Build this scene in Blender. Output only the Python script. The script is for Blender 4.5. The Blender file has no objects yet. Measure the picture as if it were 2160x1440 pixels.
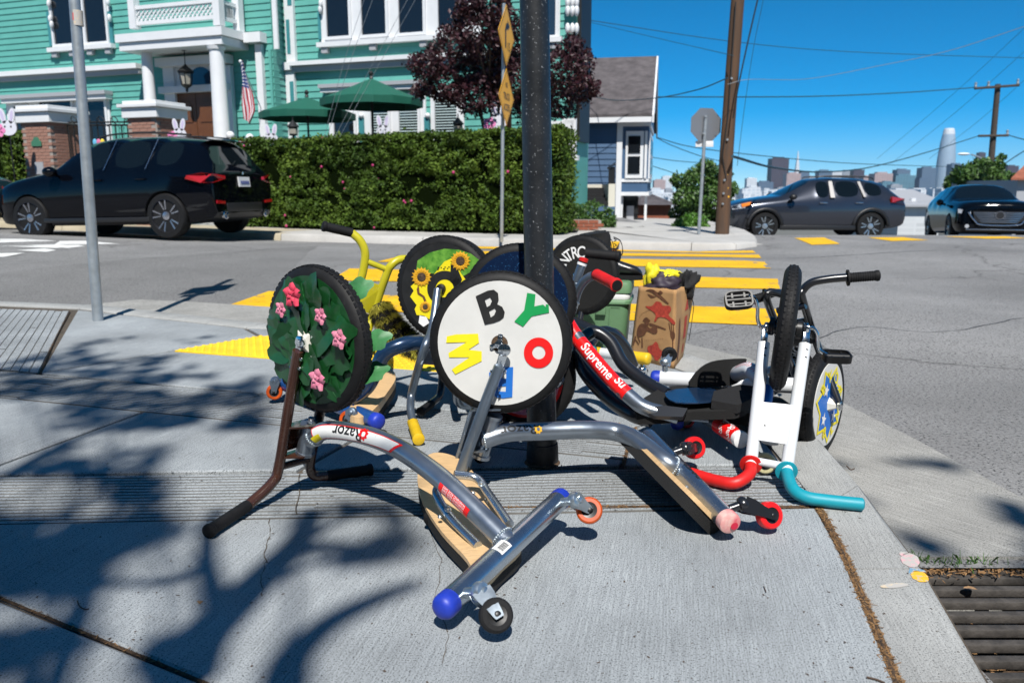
import bpy, bmesh, math, random
from mathutils import Vector as V, Matrix, noise
random.seed(7)
sc = bpy.context.scene
col = sc.collection
# ------------------------------------------------------------------ camera, sky, sun, exposure
TH = math.radians(10.9); FPX = 1680.0; CH = 0.9
cam = bpy.data.cameras.new('camera'); cam_o = bpy.data.objects.new('camera', cam); col.objects.link(cam_o)
cam.sensor_width = 36; cam.lens = 28.0; cam.clip_start = 0.05; cam.clip_end = 20000
cam_o.location = (0, 0, CH); cam_o.rotation_euler = (math.pi/2 - TH, 0, 0)
cam.dof.use_dof = True; cam.dof.focus_distance = 2.35; cam.dof.aperture_fstop = 5.0
sc.camera = cam_o
SUN_EL = math.radians(53)
SUN = V((-0.03, math.cos(SUN_EL), -math.sin(SUN_EL))).normalized()      # the way the light travels
w = bpy.data.worlds.new('World'); sc.world = w; w.use_nodes = True
nt = w.node_tree; bg = nt.nodes['Background']
sky = nt.nodes.new('ShaderNodeTexSky'); sky.sky_type = 'NISHITA'; sky.sun_disc = False
sky.sun_elevation = SUN_EL; sky.sun_rotation = math.pi; sky.altitude = 3000; sky.air_density = 0.75; sky.dust_density = 0.0; sky.ozone_density = 8.0
hs = nt.nodes.new('ShaderNodeHueSaturation'); hs.inputs['Saturation'].default_value = 1.36; hs.inputs['Hue'].default_value = 0.486
nt.links.new(sky.outputs[0], hs.inputs['Color']); nt.links.new(hs.outputs[0], bg.inputs['Color'])
bg.inputs['Strength'].default_value = 0.098
sl = bpy.data.lights.new('sun', 'SUN'); sl.energy = 5.0; sl.angle = math.radians(0.53); sl.color = (1.0, 0.965, 0.91)
sun_o = bpy.data.objects.new('sun', sl); col.objects.link(sun_o); sun_o.rotation_euler = SUN.to_track_quat('-Z', 'Y').to_euler()
sc.view_settings.view_transform = 'Standard'; sc.view_settings.look = 'None'; sc.view_settings.exposure = 0.34; sc.view_settings.gamma = 1
sc.view_settings.use_curve_mapping = False
# ------------------------------------------------------------------ helpers
def ray(px, py):
    u = (px-1080)/FPX; v = (720-py)/FPX
    return V((u, math.cos(TH)+v*math.sin(TH), -math.sin(TH)+v*math.cos(TH)))
def G(px, py, z=0.0):                     # where the sight line of a photo pixel meets the height z
    d = ray(px, py); return V((0, 0, CH)) + d*((z-CH)/d.z)
def W(px, py, y):                         # ... meets the distance y
    d = ray(px, py); return V((0, 0, CH)) + d*(y/d.y)
def lerp(a, b, t): return a+(b-a)*t
def sstep(a, b, x):
    t = min(1, max(0, (x-a)/(b-a))); return t*t*(3-2*t)

class MB:
    def __init__(s): s.v = []; s.f = []
    def add(s, vs, fs):
        o = len(s.v); s.v += [V(p) for p in vs]; s.f += [tuple(i+o for i in f) for f in fs]; return s
    def box(s, c, size, M=None, ch=0.0):
        c = V(c); hx, hy, hz = size[0]/2, size[1]/2, size[2]/2
        R = M or Matrix.Identity(3)
        if ch <= 0:
            vs = [c+R@V((x*hx, y*hy, z*hz)) for z in (-1, 1) for y in (-1, 1) for x in (-1, 1)]
            return s.add(vs, [(0, 2, 3, 1), (4, 5, 7, 6), (0, 1, 5, 4), (2, 6, 7, 3), (0, 4, 6, 2), (1, 3, 7, 5)])
        b = bmesh.new(); bmesh.ops.create_cube(b, size=1)
        for q in b.verts: q.co = V((q.co.x*2*hx, q.co.y*2*hy, q.co.z*2*hz))
        bmesh.ops.bevel(b, geom=b.edges[:], offset=ch, segments=2, affect='EDGES', profile=0.5)
        b.verts.index_update()
        s.add([c+R@q.co for q in b.verts], [[q.index for q in f.verts] for f in b.faces]); b.free(); return s
    def box2(s, a, b, ch=0.0):
        a = V(a); b = V(b); return s.box((a+b)/2, [abs(b[i]-a[i]) for i in range(3)], None, ch)
    def prism(s, poly, d):                 # a planar polygon pushed along d
        n = len(poly); d = V(d); vs = [V(p) for p in poly]+[V(p)+d for p in poly]
        return s.add(vs, [tuple(range(n))[::-1], tuple(range(n, 2*n))]+[(i, (i+1) % n, n+(i+1) % n, n+i) for i in range(n)])
    def poly(s, pts): return s.add(pts, [tuple(range(len(pts)))])
    def tube(s, path, r, n=12, cap=True, closed=False, flat=1.0, ref=None):
        P = [V(p) for p in path]; m = len(P)
        rs = r if isinstance(r, (list, tuple)) else [r]*m
        T = []
        for i in range(m):
            a = P[i-1] if (i > 0 or closed) else P[i]; b = P[(i+1) % m] if (i < m-1 or closed) else P[i]
            T.append((b-a).normalized())
        ref = V(ref) if ref else (V((0, 0, 1)) if abs(T[0].z) < .9 else V((1, 0, 0)))
        N = (ref-T[0]*ref.dot(T[0])).normalized(); o = len(s.v)
        for i in range(m):
            N = (N-T[i]*N.dot(T[i])).normalized(); B = T[i].cross(N)
            for k in range(n):
                a = 2*math.pi*k/n; s.v.append(P[i]+(N*math.cos(a)*flat+B*math.sin(a))*rs[i])
        for i in range(m if closed else m-1):
            j = (i+1) % m
            for k in range(n):
                s.f.append((o+i*n+k, o+i*n+(k+1) % n, o+j*n+(k+1) % n, o+j*n+k))
        if cap and not closed:
            s.f.append(tuple(o+k for k in range(n))[::-1]); s.f.append(tuple(o+(m-1)*n+k for k in range(n)))
        return s
    def lathe(s, c, ax, prof, n=32, closed=False, cap=True):     # prof: (radius, along the axis)
        c = V(c); ax = V(ax).normalized(); r1 = ax.orthogonal().normalized(); r2 = ax.cross(r1); o = len(s.v); m = len(prof)
        for (r, h) in prof:
            for k in range(n):
                a = 2*math.pi*k/n; s.v.append(c+ax*h+(r1*math.cos(a)+r2*math.sin(a))*r)
        for i in range(m if closed else m-1):
            j = (i+1) % m
            for k in range(n): s.f.append((o+i*n+k, o+i*n+(k+1) % n, o+j*n+(k+1) % n, o+j*n+k))
        if cap and not closed:
            s.f.append(tuple(o+k for k in range(n))[::-1]); s.f.append(tuple(o+(m-1)*n+k for k in range(n)))
        return s
    def cyl(s, a, b, r, n=16, r2=None):
        a = V(a); b = V(b); return s.lathe(a, b-a, [(r, 0), (r if r2 is None else r2, (b-a).length)], n)
    def ball(s, c, r, n=12, m=8, sc_=(1, 1, 1), M=None):
        c = V(c); vs = []; fs = []; R = M or Matrix.Identity(3)
        for i in range(1, m):
            t = math.pi*i/m
            for k in range(n):
                a = 2*math.pi*k/n; vs.append(c+R@V((r*sc_[0]*math.sin(t)*math.cos(a), r*sc_[1]*math.sin(t)*math.sin(a), r*sc_[2]*math.cos(t))))
        vs += [c+R@V((0, 0, r*sc_[2])), c-R@V((0, 0, r*sc_[2]))]; q = len(vs)
        for i in range(m-2):
            for k in range(n): fs.append((i*n+k, (i+1)*n+k, (i+1)*n+(k+1) % n, i*n+(k+1) % n))
        for k in range(n):
            fs.append((q-2, k, (k+1) % n)); fs.append((q-1, (m-2)*n+(k+1) % n, (m-2)*n+k))
        return s.add(vs, fs)
    def grid(s, fn, nu, nv):
        vs = [fn(i/nu, j/nv) for j in range(nv+1) for i in range(nu+1)]
        return s.add(vs, [(j*(nu+1)+i, j*(nu+1)+i+1, (j+1)*(nu+1)+i+1, (j+1)*(nu+1)+i) for j in range(nv) for i in range(nu)])

def wloc(o):
    p = V((0, 0, 0))
    while o is not None: p += o.location; o = o.parent
    return p
def obj(name, mb, m, parent=None, smooth=True, ang=35, kind=None):
    off = wloc(parent) if parent else V((0, 0, 0))
    me = bpy.data.meshes.new(name); me.from_pydata([p-off for p in mb.v], [], mb.f); me.update()
    if smooth:
        me.polygons.foreach_set('use_smooth', [True]*len(me.polygons)); me.set_sharp_from_angle(angle=math.radians(ang))
    me.materials.append(M_(m)); o = bpy.data.objects.new(name, me); col.objects.link(o)
    if parent: o.parent = parent
    if kind: o['kind'] = kind
    return o
def recalc(o):
    b = bmesh.new(); b.from_mesh(o.data); bmesh.ops.recalc_face_normals(b, faces=b.faces); b.to_mesh(o.data); b.free(); return o
def tag(o, label, cat, group=None):
    o['label'] = label; o['category'] = cat
    if group: o['group'] = group
    return o
def thing(name, label, cat, loc=(0, 0, 0), group=None):
    o = bpy.data.objects.new(name, None); o.empty_display_size = 0.1; col.objects.link(o); o.location = loc
    return tag(o, label, cat, group)
def inst(name, src, loc, parent, M=None):               # a piece that shares the mesh of another piece
    o = bpy.data.objects.new(name, src.data); col.objects.link(o); o.parent = parent; o.location = V(loc)-(wloc(parent) if parent else V((0, 0, 0)))
    if M is not None: o.rotation_euler = M.to_euler()
    return o
def smoothpath(pts, k=6, closed=False):
    P = [V(p) for p in pts]; n = len(P); out = []
    for i in range(n if closed else n-1):
        p0 = P[(i-1) % n] if (closed or i > 0) else P[i]*2-P[i+1]; p1 = P[i]; p2 = P[(i+1) % n]
        p3 = P[(i+2) % n] if (closed or i+2 < n) else p2*2-p1
        for q in range(k):
            t = q/k; out.append(0.5*((2*p1)+(p2-p0)*t+(2*p0-5*p1+4*p2-p3)*t*t+(3*p1-p0-3*p2+p3)*t**3))
    if not closed: out.append(P[-1])
    return out
def frame(z, x=None):                                   # rotation whose columns are x, y, z
    z = V(z).normalized(); x = V(x) if x is not None else z.orthogonal()
    x = (x-z*x.dot(z)).normalized(); y = z.cross(x)
    return Matrix((x, y, z)).transposed()
_txt = {}
def text2d(s, size=1.0, bold=0.0, shear=0.0):            # flat lettering as (verts, faces), centred on the origin
    key = (s, bold, shear)
    if key not in _txt:
        cu = bpy.data.curves.new('lettering', 'FONT'); cu.body = s; cu.align_x = 'CENTER'; cu.align_y = 'CENTER'; cu.offset = bold; cu.shear = shear; cu.resolution_u = 4
        to = bpy.data.objects.new('lettering', cu); col.objects.link(to); bpy.context.view_layer.update()
        me = bpy.data.meshes.new_from_object(to.evaluated_get(bpy.context.evaluated_depsgraph_get()))
        _txt[key] = ([(q.co.x, q.co.y) for q in me.vertices], [tuple(p.vertices) for p in me.polygons])
        bpy.data.objects.remove(to); bpy.data.curves.remove(cu); bpy.data.meshes.remove(me)
    vs, fs = _txt[key]; return [(x*size, y*size) for x, y in vs], fs
def flat_text(s, c, xd, yd, size, bold=0.02, sx=1.0, shear=0.0):
    vs, fs = text2d(s, size, bold, shear); xd = V(xd).normalized(); yd = V(yd).normalized()
    return MB().add([V(c)+xd*x*sx+yd*y for x, y in vs], fs)
# ------------------------------------------------------------------ materials
_mats = {}
def mat(name, colr, rough=0.6, metal=0.0, var=0.0, vs=8.0, bump=0.0, bs=40.0, coat=0.0, col2=None, spec=0.5, trans=0.0, wear=None, ws=14, wt=0.62, stretch=None):
    m = bpy.data.materials.new(name); m.use_nodes = True; t = m.node_tree; L = t.links.new; b = t.nodes['Principled BSDF']
    b.inputs['Roughness'].default_value = rough; b.inputs['Metallic'].default_value = metal; b.inputs['Specular IOR Level'].default_value = spec
    if coat: b.inputs['Coat Weight'].default_value = coat; b.inputs['Coat Roughness'].default_value = 0.04
    if trans: b.inputs['Transmission Weight'].default_value = trans
    tc = t.nodes.new('ShaderNodeTexCoord'); src = tc.outputs['Object']
    if stretch:
        mp = t.nodes.new('ShaderNodeMapping'); mp.inputs['Scale'].default_value = stretch; L(src, mp.inputs[0]); src = mp.outputs[0]
    out = None
    if var or col2:
        n = t.nodes.new('ShaderNodeTexNoise'); n.inputs['Scale'].default_value = vs; n.inputs['Detail'].default_value = 6; n.inputs['Roughness'].default_value = 0.62; L(src, n.inputs[0])
        r = t.nodes.new('ShaderNodeValToRGB'); r.color_ramp.elements[0].position = 0.3; r.color_ramp.elements[1].position = 0.7
        c2 = col2 or [min(1, c*(1+var)) for c in colr]; c1 = colr if col2 else [c*(1-var) for c in colr]
        r.color_ramp.elements[0].color = (*c1, 1); r.color_ramp.elements[1].color = (*c2, 1); L(n.outputs[0], r.inputs[0]); out = r.outputs[0]
        ma = t.nodes.new('ShaderNodeMath'); ma.operation = 'MULTIPLY_ADD'; ma.inputs[1].default_value = 0.2; ma.inputs[2].default_value = max(0.02, rough-0.1)
        L(n.outputs[0], ma.inputs[0]); L(ma.outputs[0], b.inputs['Roughness'])
    if wear:
        n2 = t.nodes.new('ShaderNodeTexNoise'); n2.inputs['Scale'].default_value = ws; n2.inputs['Detail'].default_value = 9; n2.inputs['Roughness'].default_value = 0.7; L(src, n2.inputs[0])
        r2 = t.nodes.new('ShaderNodeValToRGB'); r2.color_ramp.elements[0].position = wt; r2.color_ramp.elements[1].position = wt+0.03
        r2.color_ramp.elements[0].color = (0, 0, 0, 1); r2.color_ramp.elements[1].color = (1, 1, 1, 1); L(n2.outputs[0], r2.inputs[0])
        mx = t.nodes.new('ShaderNodeMix'); mx.data_type = 'RGBA'; L(r2.outputs[0], mx.inputs['Factor'])
        if out: L(out, mx.inputs['A'])
        else: mx.inputs['A'].default_value = (*colr, 1)
        mx.inputs['B'].default_value = (*wear, 1); out = mx.outputs['Result']
    if out: L(out, b.inputs['Base Color'])
    else: b.inputs['Base Color'].default_value = (*colr, 1)
    if bump:
        n3 = t.nodes.new('ShaderNodeTexNoise'); n3.inputs['Scale'].default_value = bs; n3.inputs['Detail'].default_value = 5; L(src, n3.inputs[0])
        bp = t.nodes.new('ShaderNodeBump'); bp.inputs['Strength'].default_value = bump; bp.inputs['Distance'].default_value = 0.01; L(n3.outputs[0], bp.inputs['Height']); L(bp.outputs[0], b.inputs['Normal'])
    _mats[name] = m; return m
def M_(m): return _mats[m] if isinstance(m, str) else m

def speckle(name, base, dark, light, s1=260, s2=5, rough=0.9, bump=0.25, spk=0.5, streak=None, crack=0.0, blot=(.84, 1.12), stain=None):
    # cast ground surfaces: blotches, fine aggregate specks, optional broom streaks and hairline cracks
    m = bpy.data.materials.new(name); m.use_nodes = True; t = m.node_tree; L = t.links.new; b = t.nodes['Principled BSDF']; N = t.nodes.new
    b.inputs['Roughness'].default_value = rough; b.inputs['Specular IOR Level'].default_value = 0.25
    tc = N('ShaderNodeTexCoord'); src = tc.outputs['Object']
    n1 = N('ShaderNodeTexNoise'); n1.inputs['Scale'].default_value = s2; n1.inputs['Detail'].default_value = 7; n1.inputs['Roughness'].default_value = 0.6; L(src, n1.inputs[0])
    r1 = N('ShaderNodeValToRGB'); r1.color_ramp.elements[0].position = .32; r1.color_ramp.elements[1].position = .7
    r1.color_ramp.elements[0].color = (*[c*blot[0] for c in base], 1); r1.color_ramp.elements[1].color = (*[min(1, c*blot[1]) for c in base], 1); L(n1.outputs[0], r1.inputs[0])
    n2 = N('ShaderNodeTexNoise'); n2.inputs['Scale'].default_value = s1; n2.inputs['Detail'].default_value = 3; n2.inputs['Roughness'].default_value = 0.8; L(src, n2.inputs[0])
    r2 = N('ShaderNodeValToRGB'); e = r2.color_ramp.elements; e[0].position = .385; e[0].color = (*dark, 1); e[1].position = .45; e[1].color = (.5, .5, .5, 1)
    x = e.new(.60); x.color = (.5, .5, .5, 1); x = e.new(.72); x.color = (*light, 1); L(n2.outputs[0], r2.inputs[0])
    mx = N('ShaderNodeMix'); mx.data_type = 'RGBA'; mx.blend_type = 'OVERLAY'; mx.inputs['Factor'].default_value = spk; L(r1.outputs[0], mx.inputs['A']); L(r2.outputs[0], mx.inputs['B'])
    out = mx.outputs['Result']; hgt = n2.outputs[0]
    if streak:
        mp = N('ShaderNodeMapping'); mp.vector_type = 'TEXTURE'; mp.inputs['Rotation'].default_value = (0, 0, streak[0]); mp.inputs['Scale'].default_value = (1/7, 1/300, 1); L(src, mp.inputs[0])
        n4 = N('ShaderNodeTexNoise'); n4.inputs['Scale'].default_value = 1; n4.inputs['Detail'].default_value = 3; L(mp.outputs[0], n4.inputs[0])
        r4 = N('ShaderNodeValToRGB'); r4.color_ramp.elements[0].color = (.36, .36, .36, 1); r4.color_ramp.elements[1].color = (.6, .6, .6, 1); r4.color_ramp.elements[0].position = .35; r4.color_ramp.elements[1].position = .65; L(n4.outputs[0], r4.inputs[0])
        m2 = N('ShaderNodeMix'); m2.data_type = 'RGBA'; m2.blend_type = 'OVERLAY'; m2.inputs['Factor'].default_value = streak[1]; L(out, m2.inputs['A']); L(r4.outputs[0], m2.inputs['B']); out = m2.outputs['Result']
        ad = N('ShaderNodeMath'); ad.operation = 'ADD'; L(hgt, ad.inputs[0]); L(n4.outputs[0], ad.inputs[1]); hgt = ad.outputs[0]
    if crack:
        vo = N('ShaderNodeTexVoronoi'); vo.feature = 'DISTANCE_TO_EDGE'; vo.inputs['Scale'].default_value = crack
        nw = N('ShaderNodeTexNoise'); nw.inputs['Scale'].default_value = crack*3; nw.inputs['Detail'].default_value = 4; L(src, nw.inputs[0])
        va = N('ShaderNodeVectorMath'); va.operation = 'ADD'; vs_ = N('ShaderNodeVectorMath'); vs_.operation = 'SCALE'; vs_.inputs['Scale'].default_value = 0.25/crack*2
        L(nw.outputs['Color'], vs_.inputs[0]); L(src, va.inputs[0]); L(vs_.outputs[0], va.inputs[1]); L(va.outputs[0], vo.inputs['Vector'])
        rc = N('ShaderNodeValToRGB'); rc.color_ramp.elements[0].position = 0.0; rc.color_ramp.elements[0].color = (.35, .34, .33, 1); rc.color_ramp.elements[1].position = 0.006; rc.color_ramp.elements[1].color = (1, 1, 1, 1); L(vo.outputs['Distance'], rc.inputs[0])
        m3 = N('ShaderNodeMix'); m3.data_type = 'RGBA'; m3.blend_type = 'MULTIPLY'; m3.inputs['Factor'].default_value = 0.8; L(out, m3.inputs['A']); L(rc.outputs[0], m3.inputs['B']); out = m3.outputs['Result']
    if stain:                          # worn-through or stained patches: colour, scale, threshold
        ns = N('ShaderNodeTexNoise'); ns.inputs['Scale'].default_value = stain[1]; ns.inputs['Detail'].default_value = 10; ns.inputs['Roughness'].default_value = 0.72; L(src, ns.inputs[0])
        rs = N('ShaderNodeValToRGB'); rs.color_ramp.elements[0].position = stain[2]; rs.color_ramp.elements[1].position = stain[2]+stain[3]; rs.color_ramp.elements[0].color = (0, 0, 0, 1); rs.color_ramp.elements[1].color = (1, 1, 1, 1); L(ns.outputs[0], rs.inputs[0])
        ms = N('ShaderNodeMix'); ms.data_type = 'RGBA'; L(rs.outputs[0], ms.inputs['Factor']); L(out, ms.inputs['A']); ms.inputs['B'].default_value = (*stain[0], 1); out = ms.outputs['Result']
    L(out, b.inputs['Base Color'])
    bp = N('ShaderNodeBump'); bp.inputs['Strength'].default_value = bump; bp.inputs['Distance'].default_value = 0.006; L(hgt, bp.inputs['Height']); L(bp.outputs[0], b.inputs['Normal'])
    _mats[name] = m; return m

speckle('concrete', (.335, .36, .375), (.008, .008, .008), (.72, .72, .72), 250, 1.6, streak=(math.radians(78), .6), spk=.95, blot=(.74, 1.14), stain=((.20, .19, .175), 5.5, .66, .10))
speckle('concrete_kerb', (.37, .375, .365), (.04, .04, .04), (.72, .72, .72), 250, 3.0, streak=(math.radians(80), .5), spk=.85)
speckle('concrete_gutter', (.335, .33, .31), (.05, .05, .05), (.7, .7, .7), 200, 3.0, streak=(math.radians(128), .9), spk=.8)
speckle('concrete_far', (.44, .43, .41), (.3, .3, .3), (.65, .65, .65), 60, 1.2, spk=.35)
speckle('concrete_tan', (.42, .37, .27), (.25, .25, .25), (.7, .7, .7), 90, 2.5, spk=.4)
speckle('asphalt', (.245, .243, .24), (.05, .05, .05), (.95, .95, .95), 75, .45, rough=.85, bump=.6, spk=.95, blot=(.72, 1.16), crack=.28, stain=((.14, .14, .14), 1.1, .64, .08))
speckle('road_yellow', (.78, .45, .012), (.3, .3, .3), (.6, .6, .6), 120, 3, rough=.7, spk=.4, crack=2.0, stain=((.28, .21, .11), 9, .585, .05))
speckle('road_white', (.72, .72, .70), (.3, .3, .3), (.6, .6, .6), 120, 3, rough=.7, spk=.35, stain=((.3, .3, .3), 5, .6, .06))
speckle('tactile_yellow', (.86, .58, .03), (.3, .3, .3), (.6, .6, .6), 120, 6, rough=.55, spk=.3)
speckle('kerb_red', (.42, .06, .05), (.2, .2, .2), (.7, .7, .7), 90, 5, spk=.5)
speckle('asphalt_patch', (.20, .198, .195), (.05, .05, .05), (.95, .95, .95), 75, .6, rough=.85, bump=.6, spk=.95, blot=(.8, 1.1))
mat('tar', (.03, .03, .03), .6)
mat('joint', (.075, .06, .045), .95, var=.4, vs=30, bump=.4)
mat('soil', (.075, .046, .026), .95, var=.6, vs=60, bump=.8, bs=160)
mat('straw', (.10, .05, .02), .85, col2=(.34, .19, .075), vs=45)
mat('groove', (.15, .145, .135), .95, var=.4, vs=8)  # groove walls coloured dark for the dirt and shade in them
mat('steel', (.42, .47, .53), .26, .95, var=.10, vs=9, bump=.02, bs=120, wear=(.10, .10, .11), ws=30, wt=.70)
mat('silver_paint', (.33, .37, .42), .30, .88, var=.10, vs=14, wear=(.06, .06, .065), ws=42, wt=.68)
mat('grey_paint', (.20, .245, .30), .34, .80, var=.12, vs=14, wear=(.05, .05, .055), ws=50, wt=.67)
mat('chrome', (.72, .74, .76), .12, 1.0, var=.05, vs=20)
mat('zinc', (.50, .56, .60), .34, .9, var=.18, vs=30, wear=(.16, .12, .09), ws=60, wt=.68)
mat('galv', (.36, .40, .43), .48, .6, var=.16, vs=12, bump=.03, bs=60)
mat('rubber', (.009, .009, .010), .7, var=.3, vs=40, bump=.10, bs=220, wear=(.035, .034, .033), ws=24, wt=.68, spec=.25)
mat('tyre_side', (.010, .010, .0105), .6, var=.3, vs=30, bump=.06, bs=120, wear=(.045, .043, .042), ws=30, wt=.66, spec=.25)
mat('black_plastic', (.008, .008, .0085), .42, var=.2, vs=20)
mat('black_paint', (.012, .013, .016), .28, coat=.5)
mat('brown_paint', (.055, .022, .013), .26, var=.2, vs=16, coat=.5, wear=(.42, .36, .32), ws=70, wt=.725)
mat('white_paint', (.64, .66, .68), .34, coat=.35, var=.03, vs=8, wear=(.16, .15, .15), ws=70, wt=.735)
mat('disc_white', (.60, .60, .58), .5, var=.05, vs=10, wear=(.36, .35, .33), ws=22, wt=.69, bump=.04, bs=30)
mat('yellow_paint', (.48, .43, .015), .36, coat=.3, var=.08, vs=12, wear=(.15, .13, .04), ws=80, wt=.73)
mat('yellow_rubber', (.66, .42, .01), .5, var=.1, vs=30)
mat('navy_paint', (.012, .035, .085), .25, .3, coat=.6, var=.2, vs=14)
mat('blue_paint', (.015, .07, .24), .3, .2, coat=.5, var=.2, vs=20)
mat('blue_plastic', (.012, .035, .36), .45, var=.2, vs=30, wear=(.16, .18, .45), ws=32, wt=.66)
mat('pink_cap', (.62, .10, .13), .6, col2=(.72, .55, .48), vs=26)
mat('pink_spot', (.55, .015, .05), .5)
mat('red_rubber', (.60, .012, .010), .46, var=.12, vs=14, bump=.05, bs=200)
mat('teal_rubber', (.005, .28, .36), .5, var=.1, vs=14, bump=.05, bs=260)
mat('red_wheel', (.74, .012, .014), .3, var=.06, vs=10)
mat('orange_wheel', (.46, .065, .004), .38, var=.22, vs=30, wear=(.20, .05, .02), ws=40, wt=.64)
mat('cream_wheel', (.52, .48, .27), .4, var=.1, vs=20)
mat('red_decal', (.74, .010, .010), .3, coat=.3)
mat('white_decal', (.80, .80, .80), .4, var=.03)
mat('white_sticker', (.72, .73, .72), .4, wear=(.08, .07, .07), ws=46, wt=.66)
mat('black_decal', (.014, .014, .014), .45, var=.3, vs=20)
mat('yellow_decal', (.80, .67, .01), .5, var=.05)
mat('green_decal', (.0, .27, .065), .5, var=.05)
mat('blue_decal', (.01, .14, .52), .5, var=.05)
mat('orange_decal', (.70, .36, .015), .5)
mat('ply', (.60, .40, .205), .5, var=.16, vs=9, stretch=(3, 22, 3), wear=(.32, .19, .09), ws=6, wt=.70, coat=.2)
mat('ply_dark', (.46, .25, .09), .55, var=.25, vs=18)
mat('griptape', (.007, .007, .007), .9, bump=.5, bs=500)
mat('ivy', (.005, .045, .011), .36, col2=(.011, .078, .020), vs=16, coat=.15)
mat('ivy_light', (.035, .16, .05), .42, var=.35, vs=18)
mat('petal_pink', (.72, .30, .38), .6, col2=(.50, .10, .20), vs=60)
mat('petal_hot', (.66, .05, .10), .6, var=.3, vs=40)
mat('ivory', (.68, .66, .58), .5, var=.04)
mat('glitter_navy', (.004, .016, .055), .3, .3, wear=(.05, .2, .45), ws=140, wt=.6)
mat('sunflower_green', (.035, .17, .012), .5, col2=(.18, .42, .05), vs=30)
mat('paper', (.43, .24, .10), .8, var=.12, vs=7, bump=.25, bs=14)
mat('print_brown', (.12, .045, .018), .8, var=.3, vs=60)
mat('print_red', (.42, .045, .025), .8, var=.35, vs=60)
mat('cooler_green', (.115, .225, .115), .55, var=.06, vs=14, bump=.08, bs=300)
mat('cooler_white', (.74, .75, .74), .5)
mat('leather', (.013, .013, .014), .3, var=.4, vs=18, bump=.12, bs=60, coat=.15)
mat('cloth_black', (.007, .007, .008), .85, bump=.3, bs=60)
mat('cloth_yellow', (.72, .62, .015), .6, var=.1, vs=20, bump=.15, bs=40)
mat('cloth_purple', (.03, .02, .035), .6, bump=.2, bs=30)
mat('fur_yellow', (.30, .27, .03), .9, var=.4, vs=40)
mat('fur_black', (.012, .011, .009), .9)
mat('lamp_black', (.016, .018, .021), .38, var=.3, vs=10, bump=.06, bs=50, wear=(.20, .21, .22), ws=110, wt=.615)
mat('lamp_black_base', (.010, .010, .011), .6, bump=.3, bs=90, wear=(.25, .26, .27), ws=26, wt=.72)
mat('grate_iron', (.065, .058, .052), .75, .2, var=.4, vs=30, bump=.2, bs=120)
mat('chalk_pink', (.66, .40, .42), .95, var=.1, wear=(.46, .44, .41), ws=55, wt=.46)
mat('chalk_yellow', (.80, .44, .03), .95, var=.15, vs=40, wear=(.47, .42, .30), ws=55, wt=.53)
mat('chalk_blue', (.16, .30, .42), .95, wear=(.46, .44, .41), ws=90, wt=.52)
mat('chalk_pale', (.60, .50, .36), .95, wear=(.46, .44, .41), ws=50, wt=.42)
mat('weed', (.05, .13, .015), .7, var=.4, vs=50)
mat('dry_leaf', (.36, .21, .10), .8, var=.3, vs=60)
mat('twig', (.07, .045, .03), .9)
# ================================================================== the setting: terrain, road, pavements
mat('hill_ground', (.10, .105, .085), .95, col2=(.16, .155, .14), vs=.02)
mat('yard_soil', (.09, .075, .05), .95, var=.4, vs=3)
ES = V((.946, -.326, 0)); NS = V((.326, .946, 0)); KC = V((-4.45, 15.45, 0))      # street direction, across it, a point on the far kerb
def lift(x): return .02*max(0, -x-4)
def zr(x, y):
    t = (x+4.45)*.326+(y-15.45)*.946
    z = -.108
    if -8.2 < t < 0: z += .11*(1-((t+4.1)/4.1)**2)
    if t > 0 or x > 3:
        z2 = -.108+.11*sstep(-5, 2.2, t); z = lerp(z, z2, sstep(2.5, 5.0, x))
    z -= .075*max(0, y-15.6)*sstep(3.5, 5.5, x)
    return z+lift(x)
def strip(pts_a, pts_b, za, zb, name, m, parent=None, kind=None):
    b = MB(); n = len(pts_a); vs = [V((p[0], p[1], za(*p) if callable(za) else za)) for p in pts_a]+[V((p[0], p[1], zb(*p) if callable(zb) else zb)) for p in pts_b]
    b.add(vs, [(i, i+1, n+i+1, n+i) for i in range(n-1)]); return obj(name, b, m, parent, kind=kind)
# terrain: falls away from the hilltop to the flat city and goes on to the horizon
xs = [-5000, -3000, -1000, -400, -150, -60, -30, -16, 0, 24, 40, 80, 200, 500, 1200, 3000, 5000]
ys = [-2000, -500, -100, -20, -3, 14, 30, 45, 70, 120, 200, 350, 600, 1000, 2000, 4000, 7000]
def zt(x, y):
    r = max(0, y-24); return -1.6-88*sstep(0, 750, r)-.0*x
b = MB(); b.add([V((x, y, zt(x, y))) for y in ys for x in xs], [(j*len(xs)+i, j*len(xs)+i+1, (j+1)*len(xs)+i+1, (j+1)*len(xs)+i) for j in range(len(ys)-1) for i in range(len(xs)-1)])
obj('ground', b, 'hill_ground', kind='structure')
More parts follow.
